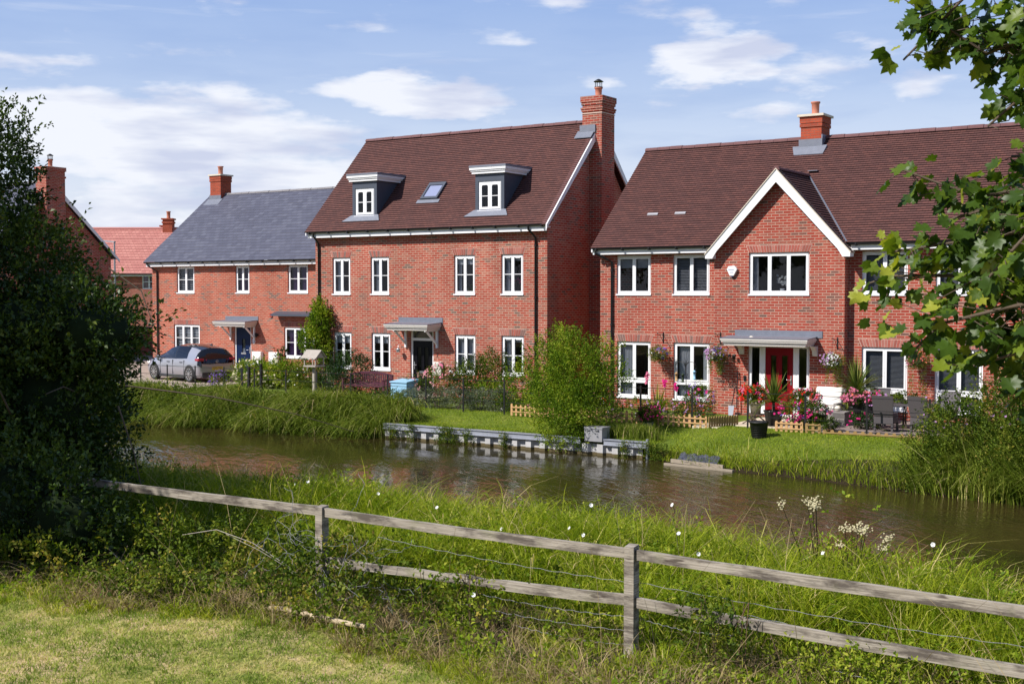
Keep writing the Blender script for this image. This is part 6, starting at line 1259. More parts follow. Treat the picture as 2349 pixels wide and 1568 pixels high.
# stand with cream pot of geraniums
t = empty('plant_stand', 'dark wooden folding stand carrying the cream pot of geraniums', 'stand', loc=(-13.05, 32.0, 0.02)); m = MB(); m.box(-13.3, -12.8, 31.8, 32.2, 0.27, 0.295); wb(m, 'top', 'bark', t)
for a, b in (((-13.35, 31.75, 0.0), (-12.95, 31.82, 0.28)), ((-12.75, 31.75, 0.0), (-13.1, 31.82, 0.28)), ((-13.35, 32.25, 0.0), (-12.95, 32.18, 0.28)), ((-12.75, 32.25, 0.0), (-13.1, 32.18, 0.28))): m = MB(); m.beam(a, b, 0.03, 0.03); wb(m, 'leg', 'bark', t)
t = tub(-13.03, 32.0, 0.297, 0.13, 0.16, 0.32, 'cream_pot', 'ribbed cream pot on the dark folding stand', group=None)
def potted(label, ell, n, flowers, leaf=0.05, mat='leaf_bush', name='geranium', cat='geranium', vb=0.35): return bush(label, cat, ell, n, leaf, mat, vb, 0.12, 8, flowers, name=name)
potted('red and pink geraniums filling the cream pot', [(-13.05, 31.9, 0.80, 0.36, 0.26, 0.20)], 300, [('petal_red', 34, 0.032, 7), ('petal_pink', 14, 0.03, 8), ('petal_magenta', 8, 0.03, 8)])
potted('red and pink geraniums to the right of the tall cordyline', [(-11.65, 32.0, 0.75, 0.36, 0.25, 0.2)], 260, [('petal_red', 20, 0.03, 5), ('petal_pink', 16, 0.03, 6)])
potted('trailing magenta petunias beside the rounded picket panel', [(-11.75, 31.4, 0.42, 0.3, 0.22, 0.26), (-11.35, 31.5, 0.2, 0.3, 0.2, 0.2)], 330, [('petal_magenta', 50, 0.036, 4), ('petal_purple', 12, 0.03, 3)], name='petunia', cat='petunia')
def planter(x0, x1, y0, y1, z0, z1, label, mat='black_plastic'):
    m = MB(); m.hexa([(x0 + 0.04, y0 + 0.03, z0), (x1 - 0.04, y0 + 0.03, z0), (x1 - 0.04, y1 - 0.03, z0), (x0 + 0.04, y1 - 0.03, z0)], [(x0, y0, z1), (x1, y0, z1), (x1, y1, z1), (x0, y1, z1)]); m.box(x0 - 0.012, x1 + 0.012, y0 - 0.012, y1 + 0.012, z1 + 0.001, z1 + 0.025)
    return wthing(m, 'trough_planter', [mat], label, 'planter', ((x0+x1)/2, (y0+y1)/2, z0), 'black trough planters')
planter(-11.38, -10.92, 31.45, 31.7, 0.16, 0.40, 'black trough of pink petunias hung low on the railing'); potted('pink petunias with dark trailing leaves in the low railing trough', [(-11.15, 31.5, 0.5, 0.32, 0.2, 0.16), (-11.05, 31.4, 0.12, 0.25, 0.1, 0.15)], 260, [('petal_pink', 18, 0.034, 3), ('petal_purple', 8, 0.03, 2)], name='petunia', cat='petunia')
planter(-10.35, -9.62, 31.9, 32.15, 0.48, 0.70, 'long black trough on legs behind the patio railing'); 
for x in (-10.3, -9.68): m = MB(); m.tube([(x, 32.02, 0.08), (x, 32.02, 0.479)], 0.012, 6); wthing(m, 'planter_leg', ['black_iron'], 'thin black leg under the %s end of the long trough' % ('left' if x < -10 else 'right'), 'leg', (x, 32.02, 0.08))
potted('salmon pink geraniums at the left of the long trough', [(-10.25, 32.0, 0.86, 0.30, 0.18, 0.14)], 200, [('petal_coral', 12, 0.032, 5), ('petal_pink', 40, 0.032, 7)]); potted('mauve pink geraniums at the right of the long trough', [(-9.72, 32.0, 0.82, 0.22, 0.16, 0.12)], 130, [('petal_magenta', 24, 0.03, 8), ('petal_lilac', 16, 0.03, 6)])
potted('low pink geraniums under the long trough', [(-9.95, 31.7, 0.30, 0.4, 0.2, 0.12)], 190, [('petal_magenta', 12, 0.036, 4)], mat='leaf_dark')
tub(-10.6, 30.98, 0.0, 0.065, 0.085, 0.11, 'terracotta', 'small terracotta pot behind the log edging'); potted('little green plant in the terracotta pot', [(-10.6, 30.98, 0.22, 0.14, 0.12, 0.12)], 70, [], name='potted_plant', cat='plant')
tub(-15.42, 30.35, -0.05, 0.11, 0.13, 0.13, 'galv', 'low grey metal pot on the lawn in front of the picket edging'); potted('magenta and red petunias in the low grey metal pot', [(-15.42, 30.35, 0.27, 0.26, 0.2, 0.2)], 230, [('petal_magenta', 36, 0.032, 3), ('petal_red', 8, 0.03, 3), ('petal_white', 5, 0.03, 2)], name='petunia', cat='petunia')
# ---- hanging baskets and brackets
def basket(x, yw, z, label, fl, blabel, trail=0.0, r=0.27):
    t = empty('basket_bracket', blabel, 'bracket', 'hanging basket brackets', (x, yw, z + 0.52)); zz = z + 0.62
    m = MB(); m.box(x - 0.015, x + 0.015, yw - 0.02, yw - 0.001, zz - 0.28, zz + 0.05); m.tube([(x, yw - 0.02, zz - 0.02), (x, yw - 0.36, zz), (x, yw - 0.40, zz + 0.03)], 0.010, 6); m.tube([(x, yw - 0.02, zz - 0.24), (x, yw - 0.25, zz - 0.01)], 0.008, 6); m.sphere((x, yw - 0.40, zz + 0.035), 0.02, 8); wb(m, 'arm', 'black_iron', t)
    t = empty('hanging_basket', label, 'hanging basket', 'hanging baskets', (x, yw - 0.38, z - 0.15)); Y_ = yw - 0.38
    m = MB(); m.lathe([(0.0, -0.16), (0.09, -0.14), (0.15, -0.07), (0.175, 0.02), (0.16, 0.02), (0, 0.0)], (x, Y_, z), 18); wb(m, 'basket', 'bark', t)
    for k in range(3): a = 2.1*k; m = MB(); m.tube([(x + 0.17*math.cos(a), Y_ + 0.17*math.sin(a), z + 0.02), (x, Y_, z + 0.60)], 0.003, 4); wb(m, 'chain', 'black_iron', t)
    E = [(x, Y_, z + 0.02, r, r*0.85, r*0.72)]; C, u = ell_points(E, 330, 0.5, 0.25)
    if trail > 0:
        k = 130; C2 = np.stack([x + rng.choice([-0.15, 0.1, 0.2], k) + rng.normal(size=k)*0.03, Y_ + rng.normal(size=k)*0.06, z - rng.random(k)*trail], 1); C = np.concatenate([C, C2]); u = np.concatenate([u, np.tile([0, -0.2, -0.5], (k, 1))])
    npmesh('foliage', *sprigs(C, u + rng.normal(size=u.shape)*0.4, 0.09, 8, 0.032, 0.9, np.clip(rng.normal(0.5, 0.2, len(C)), 0, 1)), 'leaf_bush', t)
    for fm, k, dx in fl:
        C, u = ell_points([(x + dx, Y_ - 0.03, z + 0.05, r*0.72, r*0.8, r*0.66)], k, 0.95, 0.1); C = np.repeat(C, 2, 0) + rng.normal(size=(2*len(C), 3))*0.02; npmesh('blooms', *flower_geo(C, 0.026), fm, t)
basket(-17.1, Y3, 1.70, 'hanging basket of pale green foliage with purple and white flowers', [('petal_purple', 26, 0.14), ('petal_white', 12, 0.0)], 'black scrolled bracket between the two left tall windows')
basket(-15.08, Yb, 1.74, 'hanging basket crowded with lilac flowers left of the red door', [('petal_lilac', 70, -0.1), ('petal_white', 14, 0.05), ('petal_purple', 24, 0.12)], 'black bracket left of the red door canopy', 0.5)
basket(-11.55, Yb, 1.66, 'hanging basket of white and lilac flowers right of the red door', [('petal_lilac', 40, -0.12), ('petal_white', 70, 0.02)], 'black bracket right of the red door canopy', 0.55)
basket(-9.32, Y3, 1.75, 'hanging basket with long variegated trails beneath pink flowers', [('petal_coral', 34, 0.05), ('petal_pink', 26, -0.1)], 'black bracket between the two right tall windows', 1.1)
# ---- feeding station
t = empty('feeding_station', 'black wrought iron bird feeding pole with curled hooks', 'bird feeder pole', loc=(-15.4, 32.6, 0)); m = MB(); m.tube([(-15.36, 32.6, 0), (-15.4, 32.6, 1.55)], 0.012, 8); wb(m, 'pole', 'black_iron', t)
for s in (-1, 1):
    m = MB(); c = (-15.4 + s*0.17, 1.42); m.tube([(-15.4, 32.6, 1.25), (-15.4 + s*0.01, 32.6, 1.45)] + [(c[0] - s*0.16*math.cos(a), 32.6, c[1] + 0.05 + 0.14*math.sin(a)) for a in np.linspace(0.3, 3.3, 9)] + [(-15.4 + s*0.30, 32.6, 1.36)], 0.008, 6); wb(m, 'hook', 'black_iron', t)
m = MB()
for k, (dx, dz) in enumerate([(-0.1, 0.16), (-0.03, 0.22), (0.05, 0.19), (0.1, 0.12), (-0.06, 0.08), (0.05, 0.06)]): m.tube([(-15.4, 32.6, 1.5), (-15.4 + dx*0.6, 32.6, 1.5 + dz*0.7), (-15.4 + dx, 32.6, 1.5 + dz)], [0.009, 0.007, 0.003], 5)
wb(m, 'leaf_finial', 'black_iron', t)
for x, z, lb, mt in ((-15.68, 1.05, 'cylindrical seed feeder on the left hook', 'picket_wood'), (-15.48, 1.02, 'pale green tube feeder beside the pole', 'leaf_grey'), (-15.12, 1.12, 'small blue topped feeder on the right hook', 'sky_blue_box')):
    m = MB(); m.lathe([(0, 0), (0.05, 0.0), (0.05, 0.02), (0.035, 0.025), (0.035, 0.2), (0.06, 0.205), (0.02, 0.25), (0, 0.26)], (x, 32.58, z), 12); m.tube([(x, 32.58, z + 0.25), (x, 32.6, 1.36)], 0.003, 4); wthing(m, 'bird_feeder', [mt], lb, 'bird feeder', (x, 32.58, z), 'bird feeders')
def spade(x, y, h, label, blade=True, lean=0.06):
    t = empty('spade' if blade else 'garden_hoe', label, 'garden tool', 'garden tools by the wall', (x - lean, y - 0.08, 0)); m = MB(); m.tube([(x - lean, y - 0.1, 0.2), (x, y, h)], 0.014, 7)
    if blade: m.tube([(x, y, h), (x - 0.06, y, h + 0.05), (x - 0.055, y, h + 0.12), (x + 0.055, y, h + 0.12), (x + 0.06, y, h + 0.05), (x, y, h)], 0.012, 6)
    wb(m, 'handle', 'black_plastic', t)
    m = MB()
    if blade: m.hexa([(x - lean - 0.07, y - 0.15, 0.0), (x - lean + 0.07, y - 0.15, 0.0), (x - lean + 0.07, y - 0.14, 0.0), (x - lean - 0.07, y - 0.14, 0.0)], [(x - lean - 0.09, y - 0.10, 0.28), (x - lean + 0.09, y - 0.10, 0.28), (x - lean + 0.09, y - 0.09, 0.28), (x - lean - 0.09, y - 0.09, 0.28)])
    else: m.box(x - lean - 0.05, x - lean + 0.05, y - 0.16, y - 0.08, 0.0, 0.02)
    wb(m, 'blade' if blade else 'hoe_head', 'galv', t); return t
spade(-14.58, 34.2, 0.78, 'steel bladed spade leaning on the brick wall'); spade(-14.5, 34.24, 1.28, 'long black handled tool leaning right of the spade', False, 0.0)
# ---- wall fittings
m = MB(); y = Yb - 0.005; pr = [(-14.86, 4.27), (-14.80, 4.36), (-14.62, 4.37), (-14.545, 4.27), (-14.65, 4.08), (-14.77, 4.08)]; m.prism(pr, 'y', y - 0.085, y); t = empty('alarm_box', 'white burglar alarm box on the right hand house with a blue lamp below', 'alarm box', loc=(-14.7, Yb, 4.08)); wb(m, 'case', 'white_box', t)
m = MB(); m.prism([(-14.76, 4.078), (-14.66, 4.078), (-14.68, 4.045), (-14.74, 4.045)][::-1], 'y', y - 0.075, y); wb(m, 'lamp', 'blue_paint', t)
m = MB(); m.box(-14.81, -14.63, y - 0.088, y - 0.086, 4.245, 4.262); m.box(-14.75, -14.66, y - 0.088, y - 0.086, 4.185, 4.192); m.box(-14.77, -14.65, y - 0.088, y - 0.086, 4.16, 4.167); wb(m, 'lettering', 'ink_blue', t)
m = MB(); m.box(-14.34, -14.27, Yb - 0.03, Yb - 0.001, 1.02, 1.16); m.lathe([(0.0, 0), (0.018, 0.0)], (-14.305, Yb - 0.032, 1.06), 8, 1); wthing(m, 'doorbell', ['black_plastic', 'steel'], 'small black video doorbell left of the red door screen', 'doorbell', (-14.3, Yb, 1.02))
def wall_lamp(x, y, z, label, kind):
    t = empty('wall_lamp', label, 'lamp', 'wall lamps', (x, y, z - 0.1)); m = MB()
    if kind == 0:
        m.box(x - 0.03, x + 0.03, y - 0.04, y - 0.001, z - 0.08, z + 0.04); wb(m, 'back_plate', 'black_iron', t)
        for s in (-1, 1): m = MB(); m.tube([(x, y - 0.04, z), (x + s*0.07, y - 0.12, z + 0.03)], 0.01, 6); m.lathe([(0.0, 0.045), (0.035, 0.04), (0.05, -0.03), (0.0, -0.03)], (x + s*0.08, y - 0.13, z + 0.02), 12); wb(m, 'lamp_head', 'black_iron', t)
    elif kind == 1:
        m.lathe([(0, 0.0), (0.07, 0.0), (0.075, 0.03), (0.06, 0.06), (0.09, 0.08), (0.02, 0.15), (0, 0.16)], (x, y - 0.2, z - 0.12), 16); m.tube([(x, y - 0.2, z + 0.03), (x - 0.02, y - 0.18, z + 0.14), (x, y - 0.08, z + 0.16), (x, y - 0.005, z + 0.02)], 0.009, 6); wb(m, 'lantern', 'steel', t)
    else:
        for k in range(4): m.lathe([(0.03, 0), (0.075, 0.002), (0.078, 0.012), (0.03, 0.02)], (x, y - 0.12, z - 0.08 + 0.04*k), 16)
        m.lathe([(0.0, 0), (0.05, 0), (0.05, 0.17), (0, 0.18)], (x, y - 0.12, z - 0.09), 14); m.box(x - 0.03, x + 0.03, y - 0.08, y - 0.001, z - 0.05, z + 0.05); wb(m, 'lamp_body', 'black_iron', t)
wall_lamp(-14.66, Yb, 1.72, 'black round eared wall ornament shaped as a twin spot lamp between the basket and the red door', 0); wall_lamp(-27.42, Yf, 1.62, 'silver lantern left of the black door', 1); wall_lamp(-39.55, Y1, 1.73, 'black louvred lamp right of the dark blue door', 2)  # twin heads of the first one stand in for a round-eared ornament
t = empty('mailbox', 'beige metal post box right of the black door', 'mailbox', loc=(-25.78, Yf - 0.07, 0.8)); m = MB(); m.prism([(Yf - 0.13, 0.72), (Yf - 0.002, 0.72), (Yf - 0.002, 1.20), (Yf - 0.10, 1.19), (Yf - 0.14, 1.14)][::-1], 'x', -25.95, -25.62); wb(m, 'body', 'beige_metal', t)
m = MB(); m.box(-25.955, -25.615, Yf - 0.148, Yf - 0.142, 1.06, 1.13); wb(m, 'flap', 'beige_metal', t)
m = MB(); m.box(-29.0, -28.9, 0, 0.1, 0, 0.1)
for x, lb in ((-39.5, 'white electricity meter box right of the dark blue door'), (-38.5, 'white gas meter box half hidden by a tall plant')):
    t = empty('meter_box', lb, 'meter box', 'white meter boxes', (x, Y1, 0.4)); m = MB(); m.box(x - 0.27, x + 0.25, Y1 - 0.16, Y1 - 0.001, 0.42, 1.0); wb(m, 'case', 'white_box', t); m = MB(); m.box(x - 0.23, x + 0.21, Y1 - 0.175, Y1 - 0.162, 0.46, 0.96); wb(m, 'door', 'white_box', t)
m = MB(); n = 20; cx, cz = -39.8, 1.45
ring = [(cx + 0.085*math.cos(2*math.pi*k/n), cz + 0.115*math.sin(2*math.pi*k/n)) for k in range(n)]; m.prism(ring, 'y', Y1 - 0.02, Y1 - 0.001, 0); ring2 = [(cx + 0.065*math.cos(2*math.pi*k/n), cz + 0.092*math.sin(2*math.pi*k/n)) for k in range(n)]; m.prism(ring2, 'y', Y1 - 0.024, Y1 - 0.0205, 1)
ringm = [(cx - 0.025, cz - 0.06), (cx + 0.03, cz - 0.06), (cx + 0.018, cz - 0.01), (cx + 0.03, cz + 0.03), (cx + 0.0, cz + 0.06), (cx - 0.02, cz + 0.02)]; m.prism(ringm, 'y', Y1 - 0.027, Y1 - 0.0245, 0)
wthing(m, 'door_plaque', ['slat_white', 'blue_paint'], 'oval blue and white number plaque right of the dark blue door', 'plaque', (cx, Y1, 1.33))
m = MB(); m.box(-38.8, -38.66, Y1 - 0.05, Y1 - 0.001, 2.53, 2.67); m.box(-38.83, -38.63, Y1 - 0.06, Y1 - 0.001, 2.67, 2.70); wthing(m, 'vent_cowl', ['brick_red_plain'], 'small terracotta vent on the slate roofed house wall', 'vent', (-38.73, Y1, 2.53))
m = MB(); m.sphere((-13.95, 33.9, 2.30), 0.055, 10, 0, (1.3, 1, 0.7)); wthing(m, 'stone', ['cream_pot'], 'pale round stone lying on the red door canopy', 'stone', (-13.95, 33.9, 2.26))
# ---- bench, blue box, bird table
t = empty('bench', 'plum coloured wooden garden bench with a curved back', 'bench', loc=(-27.5, 33.0, 0)); bx0, bx1 = -28.45, -26.6; by = 33.25
def arcz(x): u = (x - (bx0+bx1)/2)/((bx1-bx0)/2); return 0.80 + 0.09*(1 - u*u)
m = MB(); N = 18; top = [(bx0 + (bx1-bx0)*i/N, arcz(bx0 + (bx1-bx0)*i/N)) for i in range(N+1)]; m.prism([(x, z - 0.07) for x, z in top] + [(x, z) for x, z in top[::-1]], 'y', by, by + 0.045); wb(m, 'back_rail', 'plum_paint', t)
m = MB()
for i in range(22): x = bx0 + 0.1 + (bx1-bx0-0.2)*i/21; m.box(x - 0.02, x + 0.02, by + 0.01, by + 0.03, 0.5, arcz(x) - 0.071)
m.box(bx0, bx1, by, by + 0.04, 0.44, 0.50); wb(m, 'back_slats', 'plum_paint', t)
m = MB(); 
for i in range(5): m.box(bx0, bx1, by - 0.48 + 0.095*i, by - 0.405 + 0.095*i, 0.40, 0.425)
wb(m, 'seat', 'plum_paint', t)
for x in (bx0 + 0.03, bx1 - 0.03):
    for yy, h in ((by + 0.02, 0.80), (by - 0.45, 0.62)): m = MB(); m.box(x - 0.03, x + 0.03, yy - 0.03, yy + 0.03, 0, h - 0.001 if h > 0.7 else h); wb(m, 'leg', 'plum_paint', t)
    m = MB(); m.box(x - 0.035, x + 0.035, by - 0.5, by - 0.012, 0.621, 0.65); wb(m, 'armrest', 'plum_paint', t)
t = empty('storage_box', 'light blue wooden box beside the garden bench', 'box', loc=(-25.3, 32.1, 0)); m = MB(); m.box(-25.6, -24.95, 31.9, 32.5, 0.0, 0.66); wb(m, 'body', 'sky_blue_box', t); m = MB(); m.hexa([(-25.63, 31.87, 0.665), (-24.92, 31.87, 0.665), (-24.92, 32.53, 0.665), (-25.63, 32.53, 0.665)], [(-25.63, 31.87, 0.70), (-24.92, 31.87, 0.70), (-24.92, 32.53, 0.76), (-25.63, 32.53, 0.76)]); wb(m, 'lid', 'sky_blue_box', t)
t = empty('bird_table', 'weathered wooden bird table with a pitched roof on a post', 'bird table', loc=(-28.38, 31.3, 0)); cx, cy = -28.38, 31.3
m = MB(); m.box(cx - 0.045, cx + 0.045, cy - 0.045, cy + 0.045, 0, 1.12); wb(m, 'post', 'grey_wood', t); m = MB(); m.box(cx - 0.27, cx + 0.27, cy - 0.24, cy + 0.24, 1.121, 1.16); wb(m, 'tray', 'grey_wood', t)
for sx in (-1, 1):
    for sy in (-1, 1): m = MB(); m.box(cx + sx*0.24 - 0.015, cx + sx*0.24 + 0.015, cy + sy*0.2 - 0.015, cy + sy*0.2 + 0.015, 1.161, 1.42); wb(m, 'corner_post', 'grey_wood', t)
m = MB()
for s in (-1, 1): p = [(cy + s*0.27, 1.40), (cy, 1.66), (cy, 1.685), (cy + s*0.29, 1.41)]; m.prism(p if s < 0 else p[::-1], 'x', cx - 0.33, cx + 0.33)
m.prism([(cy - 0.22, 1.42), (cy + 0.22, 1.42), (cy, 1.63)], 'x', cx - 0.27, cx - 0.25); m.prism([(cy - 0.22, 1.42), (cy + 0.22, 1.42), (cy, 1.63)], 'x', cx + 0.25, cx + 0.27); wb(m, 'roof', 'grey_wood', t)
# ---- patio furniture
def softbox(m, x0, x1, y0, y1, z0, z1, b=0.04, mi=0, tilt=0.0):
    bm = bmesh.new(); bmesh.ops.create_cube(bm, size=1.0)
    for v in bm.verts: v.co = Vector(((x0+x1)/2 + v.co.x*(x1-x0), (y0+y1)/2 + v.co.y*(y1-y0), (z0+z1)/2 + v.co.z*(z1-z0)))
    bmesh.ops.bevel(bm, geom=bm.edges[:], offset=b, segments=3, affect='EDGES', profile=0.5)
    for v in bm.verts: v.co.y += (v.co.z - z0)*tilt
    bm.verts.index_update(); m.add([tuple(v.co) for v in bm.verts], [tuple(v.index for v in f.verts) for f in bm.faces], mi, True); bm.free()
t = empty('armchair', 'dark rattan armchair with white buttoned cushions by the wall', 'chair', loc=(-11.6, 33.7, 0.09)); a, b = -12.02, -11.22
m = MB(); m.box(a, b, 33.35, 34.0, 0.12, 0.33); wb(m, 'seat_base', 'grey_rattan', t)
for x in (a, b - 0.09): m = MB(); m.box(x, x + 0.09, 33.3, 34.0, 0.50, 0.56); m.box(x, x + 0.09, 33.3, 33.37, 0.09, 0.499); m.box(x, x + 0.09, 33.93, 34.0, 0.09, 0.499); wb(m, 'arm', 'grey_rattan', t)
m = MB(); m.hexa([(a, 33.98, 0.34), (b, 33.98, 0.34), (b, 34.04, 0.34), (a, 34.04, 0.34)], [(a, 34.1, 0.92), (b, 34.1, 0.92), (b, 34.16, 0.92), (a, 34.16, 0.92)]); wb(m, 'back', 'grey_rattan', t)
m = MB(); softbox(m, a + 0.1, b - 0.1, 33.32, 33.95, 0.335, 0.45, 0.045); wb(m, 'seat_cushion', 'cushion', t); m = MB(); softbox(m, a + 0.02, b - 0.02, 33.72, 33.86, 0.455, 0.97, 0.06, tilt=0.25); wb(m, 'back_cushion', 'cushion', t)
t = empty('side_table', 'grey woven cube side table on the decking', 'table', loc=(-10.85, 32.35, 0.09)); m = MB(); m.box(-11.03, -10.62, 32.15, 32.6, 0.42, 0.445); wb(m, 'table_top', 'grey_rattan', t)
m = MB()
for x in np.linspace(-11.02, -10.64, 16): m.box(x - 0.006, x + 0.006, 32.155, 32.17, 0.09, 0.42)
for y in np.linspace(32.17, 32.58, 14): m.box(-10.64, -10.625, y - 0.006, y + 0.006, 0.09, 0.42)
m.box(-11.02, -10.63, 32.152, 32.172, 0.25, 0.27); m.box(-10.98, -10.67, 32.25, 32.55, 0.1, 0.4, 1); wb(m, 'woven_side', ['grey_rattan', 'black_plastic'], t)
m = MB(); m.sphere((-10.85, 32.3, 0.525), 0.085, 14, 0, (1, 1, 0.95)); wthing(m, 'globe_lamp', ['cream_pot'], 'cream globe ornament on the woven side table', 'ornament', (-10.85, 32.3, 0.447))
def rchair(x, y, rz, label):
    t = empty('dining_chair', label, 'chair', 'dark rattan dining chairs', (x, y, 0.086), rz); m = MB(); softbox(m, -0.24, 0.24, -0.24, 0.24, 0.38, 0.46, 0.02); m.build('seat', 'rattan', t)
    m = MB(); m.hexa([(-0.24, 0.20, 0.40), (0.24, 0.20, 0.40), (0.24, 0.245, 0.40), (-0.24, 0.245, 0.40)], [(-0.27, 0.32, 0.92), (0.27, 0.32, 0.92), (0.27, 0.36, 0.92), (-0.27, 0.36, 0.92)]); m.build('backrest', 'rattan', t)
    for sx in (-1, 1):
        for sy in (-1, 1): m = MB(); m.hexa([(sx*0.22 - 0.025, sy*0.22 - 0.025, 0), (sx*0.22 + 0.025, sy*0.22 - 0.025, 0), (sx*0.22 + 0.025, sy*0.22 + 0.025, 0), (sx*0.22 - 0.025, sy*0.22 + 0.025, 0)], [(sx*0.21 - 0.03, sy*0.21 - 0.03, 0.385), (sx*0.21 + 0.03, sy*0.21 - 0.03, 0.385), (sx*0.21 + 0.03, sy*0.21 + 0.03, 0.385), (sx*0.21 - 0.03, sy*0.21 + 0.03, 0.385)]); m.build('leg', 'rattan', t)
    m = MB(); m.box(-0.24, 0.24, -0.245, -0.225, 0.22, 0.38); m.box(-0.24, 0.24, 0.2, 0.24, 0.2, 0.38); m.box(-0.245, -0.225, -0.22, 0.2, 0.22, 0.38); m.box(0.225, 0.245, -0.22, 0.2, 0.22, 0.38); m.build('apron', 'rattan', t)
rchair(-9.35, 31.55, R(180), 'rattan dining chair nearest the railing with its back to the canal'); rchair(-10.1, 33.4, R(10), 'rattan dining chair against the tall window'); rchair(-8.35, 33.3, R(-15), 'rattan dining chair at the far right of the table'); rchair(-8.45, 31.7, R(165), 'rattan dining chair half hidden by the reeds')
t = empty('dining_table', 'dark rattan dining table on the patio', 'table', loc=(-9.1, 32.4, 0.086)); m = MB(); m.box(-9.85, -8.35, 31.95, 32.9, 0.70, 0.74); wb(m, 'table_top', 'rattan', t)
for x in (-9.78, -8.42):
    for y in (32.02, 32.83): m = MB(); m.box(x - 0.04, x + 0.04, y - 0.04, y + 0.04, 0.086, 0.699); wb(m, 'leg', 'rattan', t)
potted('low green succulent planter on the dining table', [(-9.15, 32.4, 0.84, 0.30, 0.15, 0.10)], 110, [], name='table_plant', cat='plant')
m = MB(); 
for k in range(14):
    o = k*0.09; m.beam((-7.2 + o*0.9, 34.40, 0.9), (-7.2 + o*0.9, 34.40, 1.9), 0.018, 0.018); 
for k in range(11): m.box(-7.22, -6.1, 34.38, 34.396, 0.9 + k*0.095, 0.916 + k*0.095)
wthing(m, 'lattice_panel', ['picket_wood'], 'orange brown lattice panel at the right end behind the maple leaves', 'lattice', (-6.7, 34.4, 0))
# orchid and window flowers
t = empty('orchid', 'white orchid standing in the three light window of the gable', 'orchid', loc=(-13.3, 34.62, 3.58)); m = MB(); m.lathe([(0, 0), (0.06, 0), (0.075, 0.12), (0, 0.12)], (-13.3, 34.62, 3.58), 12); wb(m, 'pot', 'slat_white', t); m = MB(); m.tube([(-13.3, 34.62, 3.7), (-13.35, 34.6, 3.95), (-13.22, 34.6, 4.08)], 0.006, 5); wb(m, 'stem', 'leaf_core', t)
npmesh('blooms', *flower_geo(np.stack([-13.3 + rng.normal(size=26)*0.10, np.full(26, 34.56), 3.92 + rng.normal(size=26)*0.085], 1), 0.045), 'petal_white', t)
t = empty('pot_plant', 'magenta flowers behind the rightmost upper window of the middle house', 'pot plant', loc=(-22.6, 35.1, 3.55)); npmesh('blooms', *flower_geo(np.stack([-22.75 + rng.normal(size=16)*0.18, np.full(16, 35.0), 4.0 + rng.normal(size=16)*0.05], 1), 0.035), 'petal_magenta', t); npmesh('leaves', *sprigs(np.stack([-22.7 + rng.normal(size=20)*0.15, np.full(20, 35.05), 3.8 + rng.normal(size=20)*0.1], 1), rng.normal(size=(20, 3)), 0.1, 5, 0.05), 'leaf_bush', t)
t = empty('pot_plant', 'green leafed plant behind the third upper window of the middle house', 'pot plant', loc=(-24.5, 35.05, 3.55)); npmesh('leaves', *sprigs(np.stack([-24.5 + rng.normal(size=24)*0.09, np.full(24, 35.0), 3.68 + rng.random(24)*0.14], 1), rng.normal(size=(24, 3)), 0.1, 5, 0.055), 'leaf_bright', t)
# grass clump beside the box, waterside clumps, weeds on the piling
x = -15.2 + rng.normal(size=1500)*0.33; y = 28.95 + rng.normal(size=1500)*0.16; o = npmesh('grass_clump', *blades(np.stack([x, y, np.full(1500, -0.24)], 1) - np.array([-15.2, 28.95, -0.24]), 0.3 + 0.35*rng.random(1500), 0.014, rng.normal(size=(1500, 2))*0.22, 0.3, np.clip(rng.normal(0.45, 0.25, 1500), 0, 1)), 'grass_sedge'); o.location = (-15.2, 28.95, -0.24); tag(o, 'tall brownish green grass clump right of the grey metal box', 'grass clump')
for i, (x, w, lb) in enumerate([(-23.6, 0.16, 'leftmost'), (-22.5, 0.16, 'second from left'), (-21.9, 0.14, 'third from left'), (-20.6, 0.3, 'widest, near the middle'), (-19.9, 0.16, 'right of the widest one'), (-18.7, 0.08, 'thin one towards the right'), (-15.0, 0.1, 'under the grass clump'), (-14.1, 0.4, 'bushy one at the right end of the piling')]):
    n = 80 if w < 0.3 else 260; C = np.stack([x + rng.normal(size=n)*w*0.6, 28.17 + rng.normal(size=n)*0.04, -0.62 + rng.random(n)*0.45], 1); t = empty('ivy_trail', 'green creeper hanging over the sheet piling, ' + lb, 'creeper', 'creepers on the piling', (x, 28.2, -0.2)); npmesh('foliage', *sprigs(C, rng.normal(size=(n, 3)) + np.array([0, -0.5, -0.2]), 0.1, 8, 0.038, 0.9, np.clip(rng.normal(0.45, 0.2, n), 0, 1)), 'leaf_bush', t)
# street lamp
t = empty('street_lamp', 'grey street lamp column rising behind the hedge', 'street lamp', loc=(-62.5, 51, 0)); m = MB(); m.tube([(-62.5, 51, 0), (-62.5, 51, 1.2), (-62.5, 51, 6.7)], [0.11, 0.08, 0.05], 10); wb(m, 'column', 'grey_box', t); m = MB(); m.beam((-62.45, 51, 6.7), (-63.4, 50.8, 6.78), 0.16, 0.08); wb(m, 'lamp_head', 'slat_grey', t)

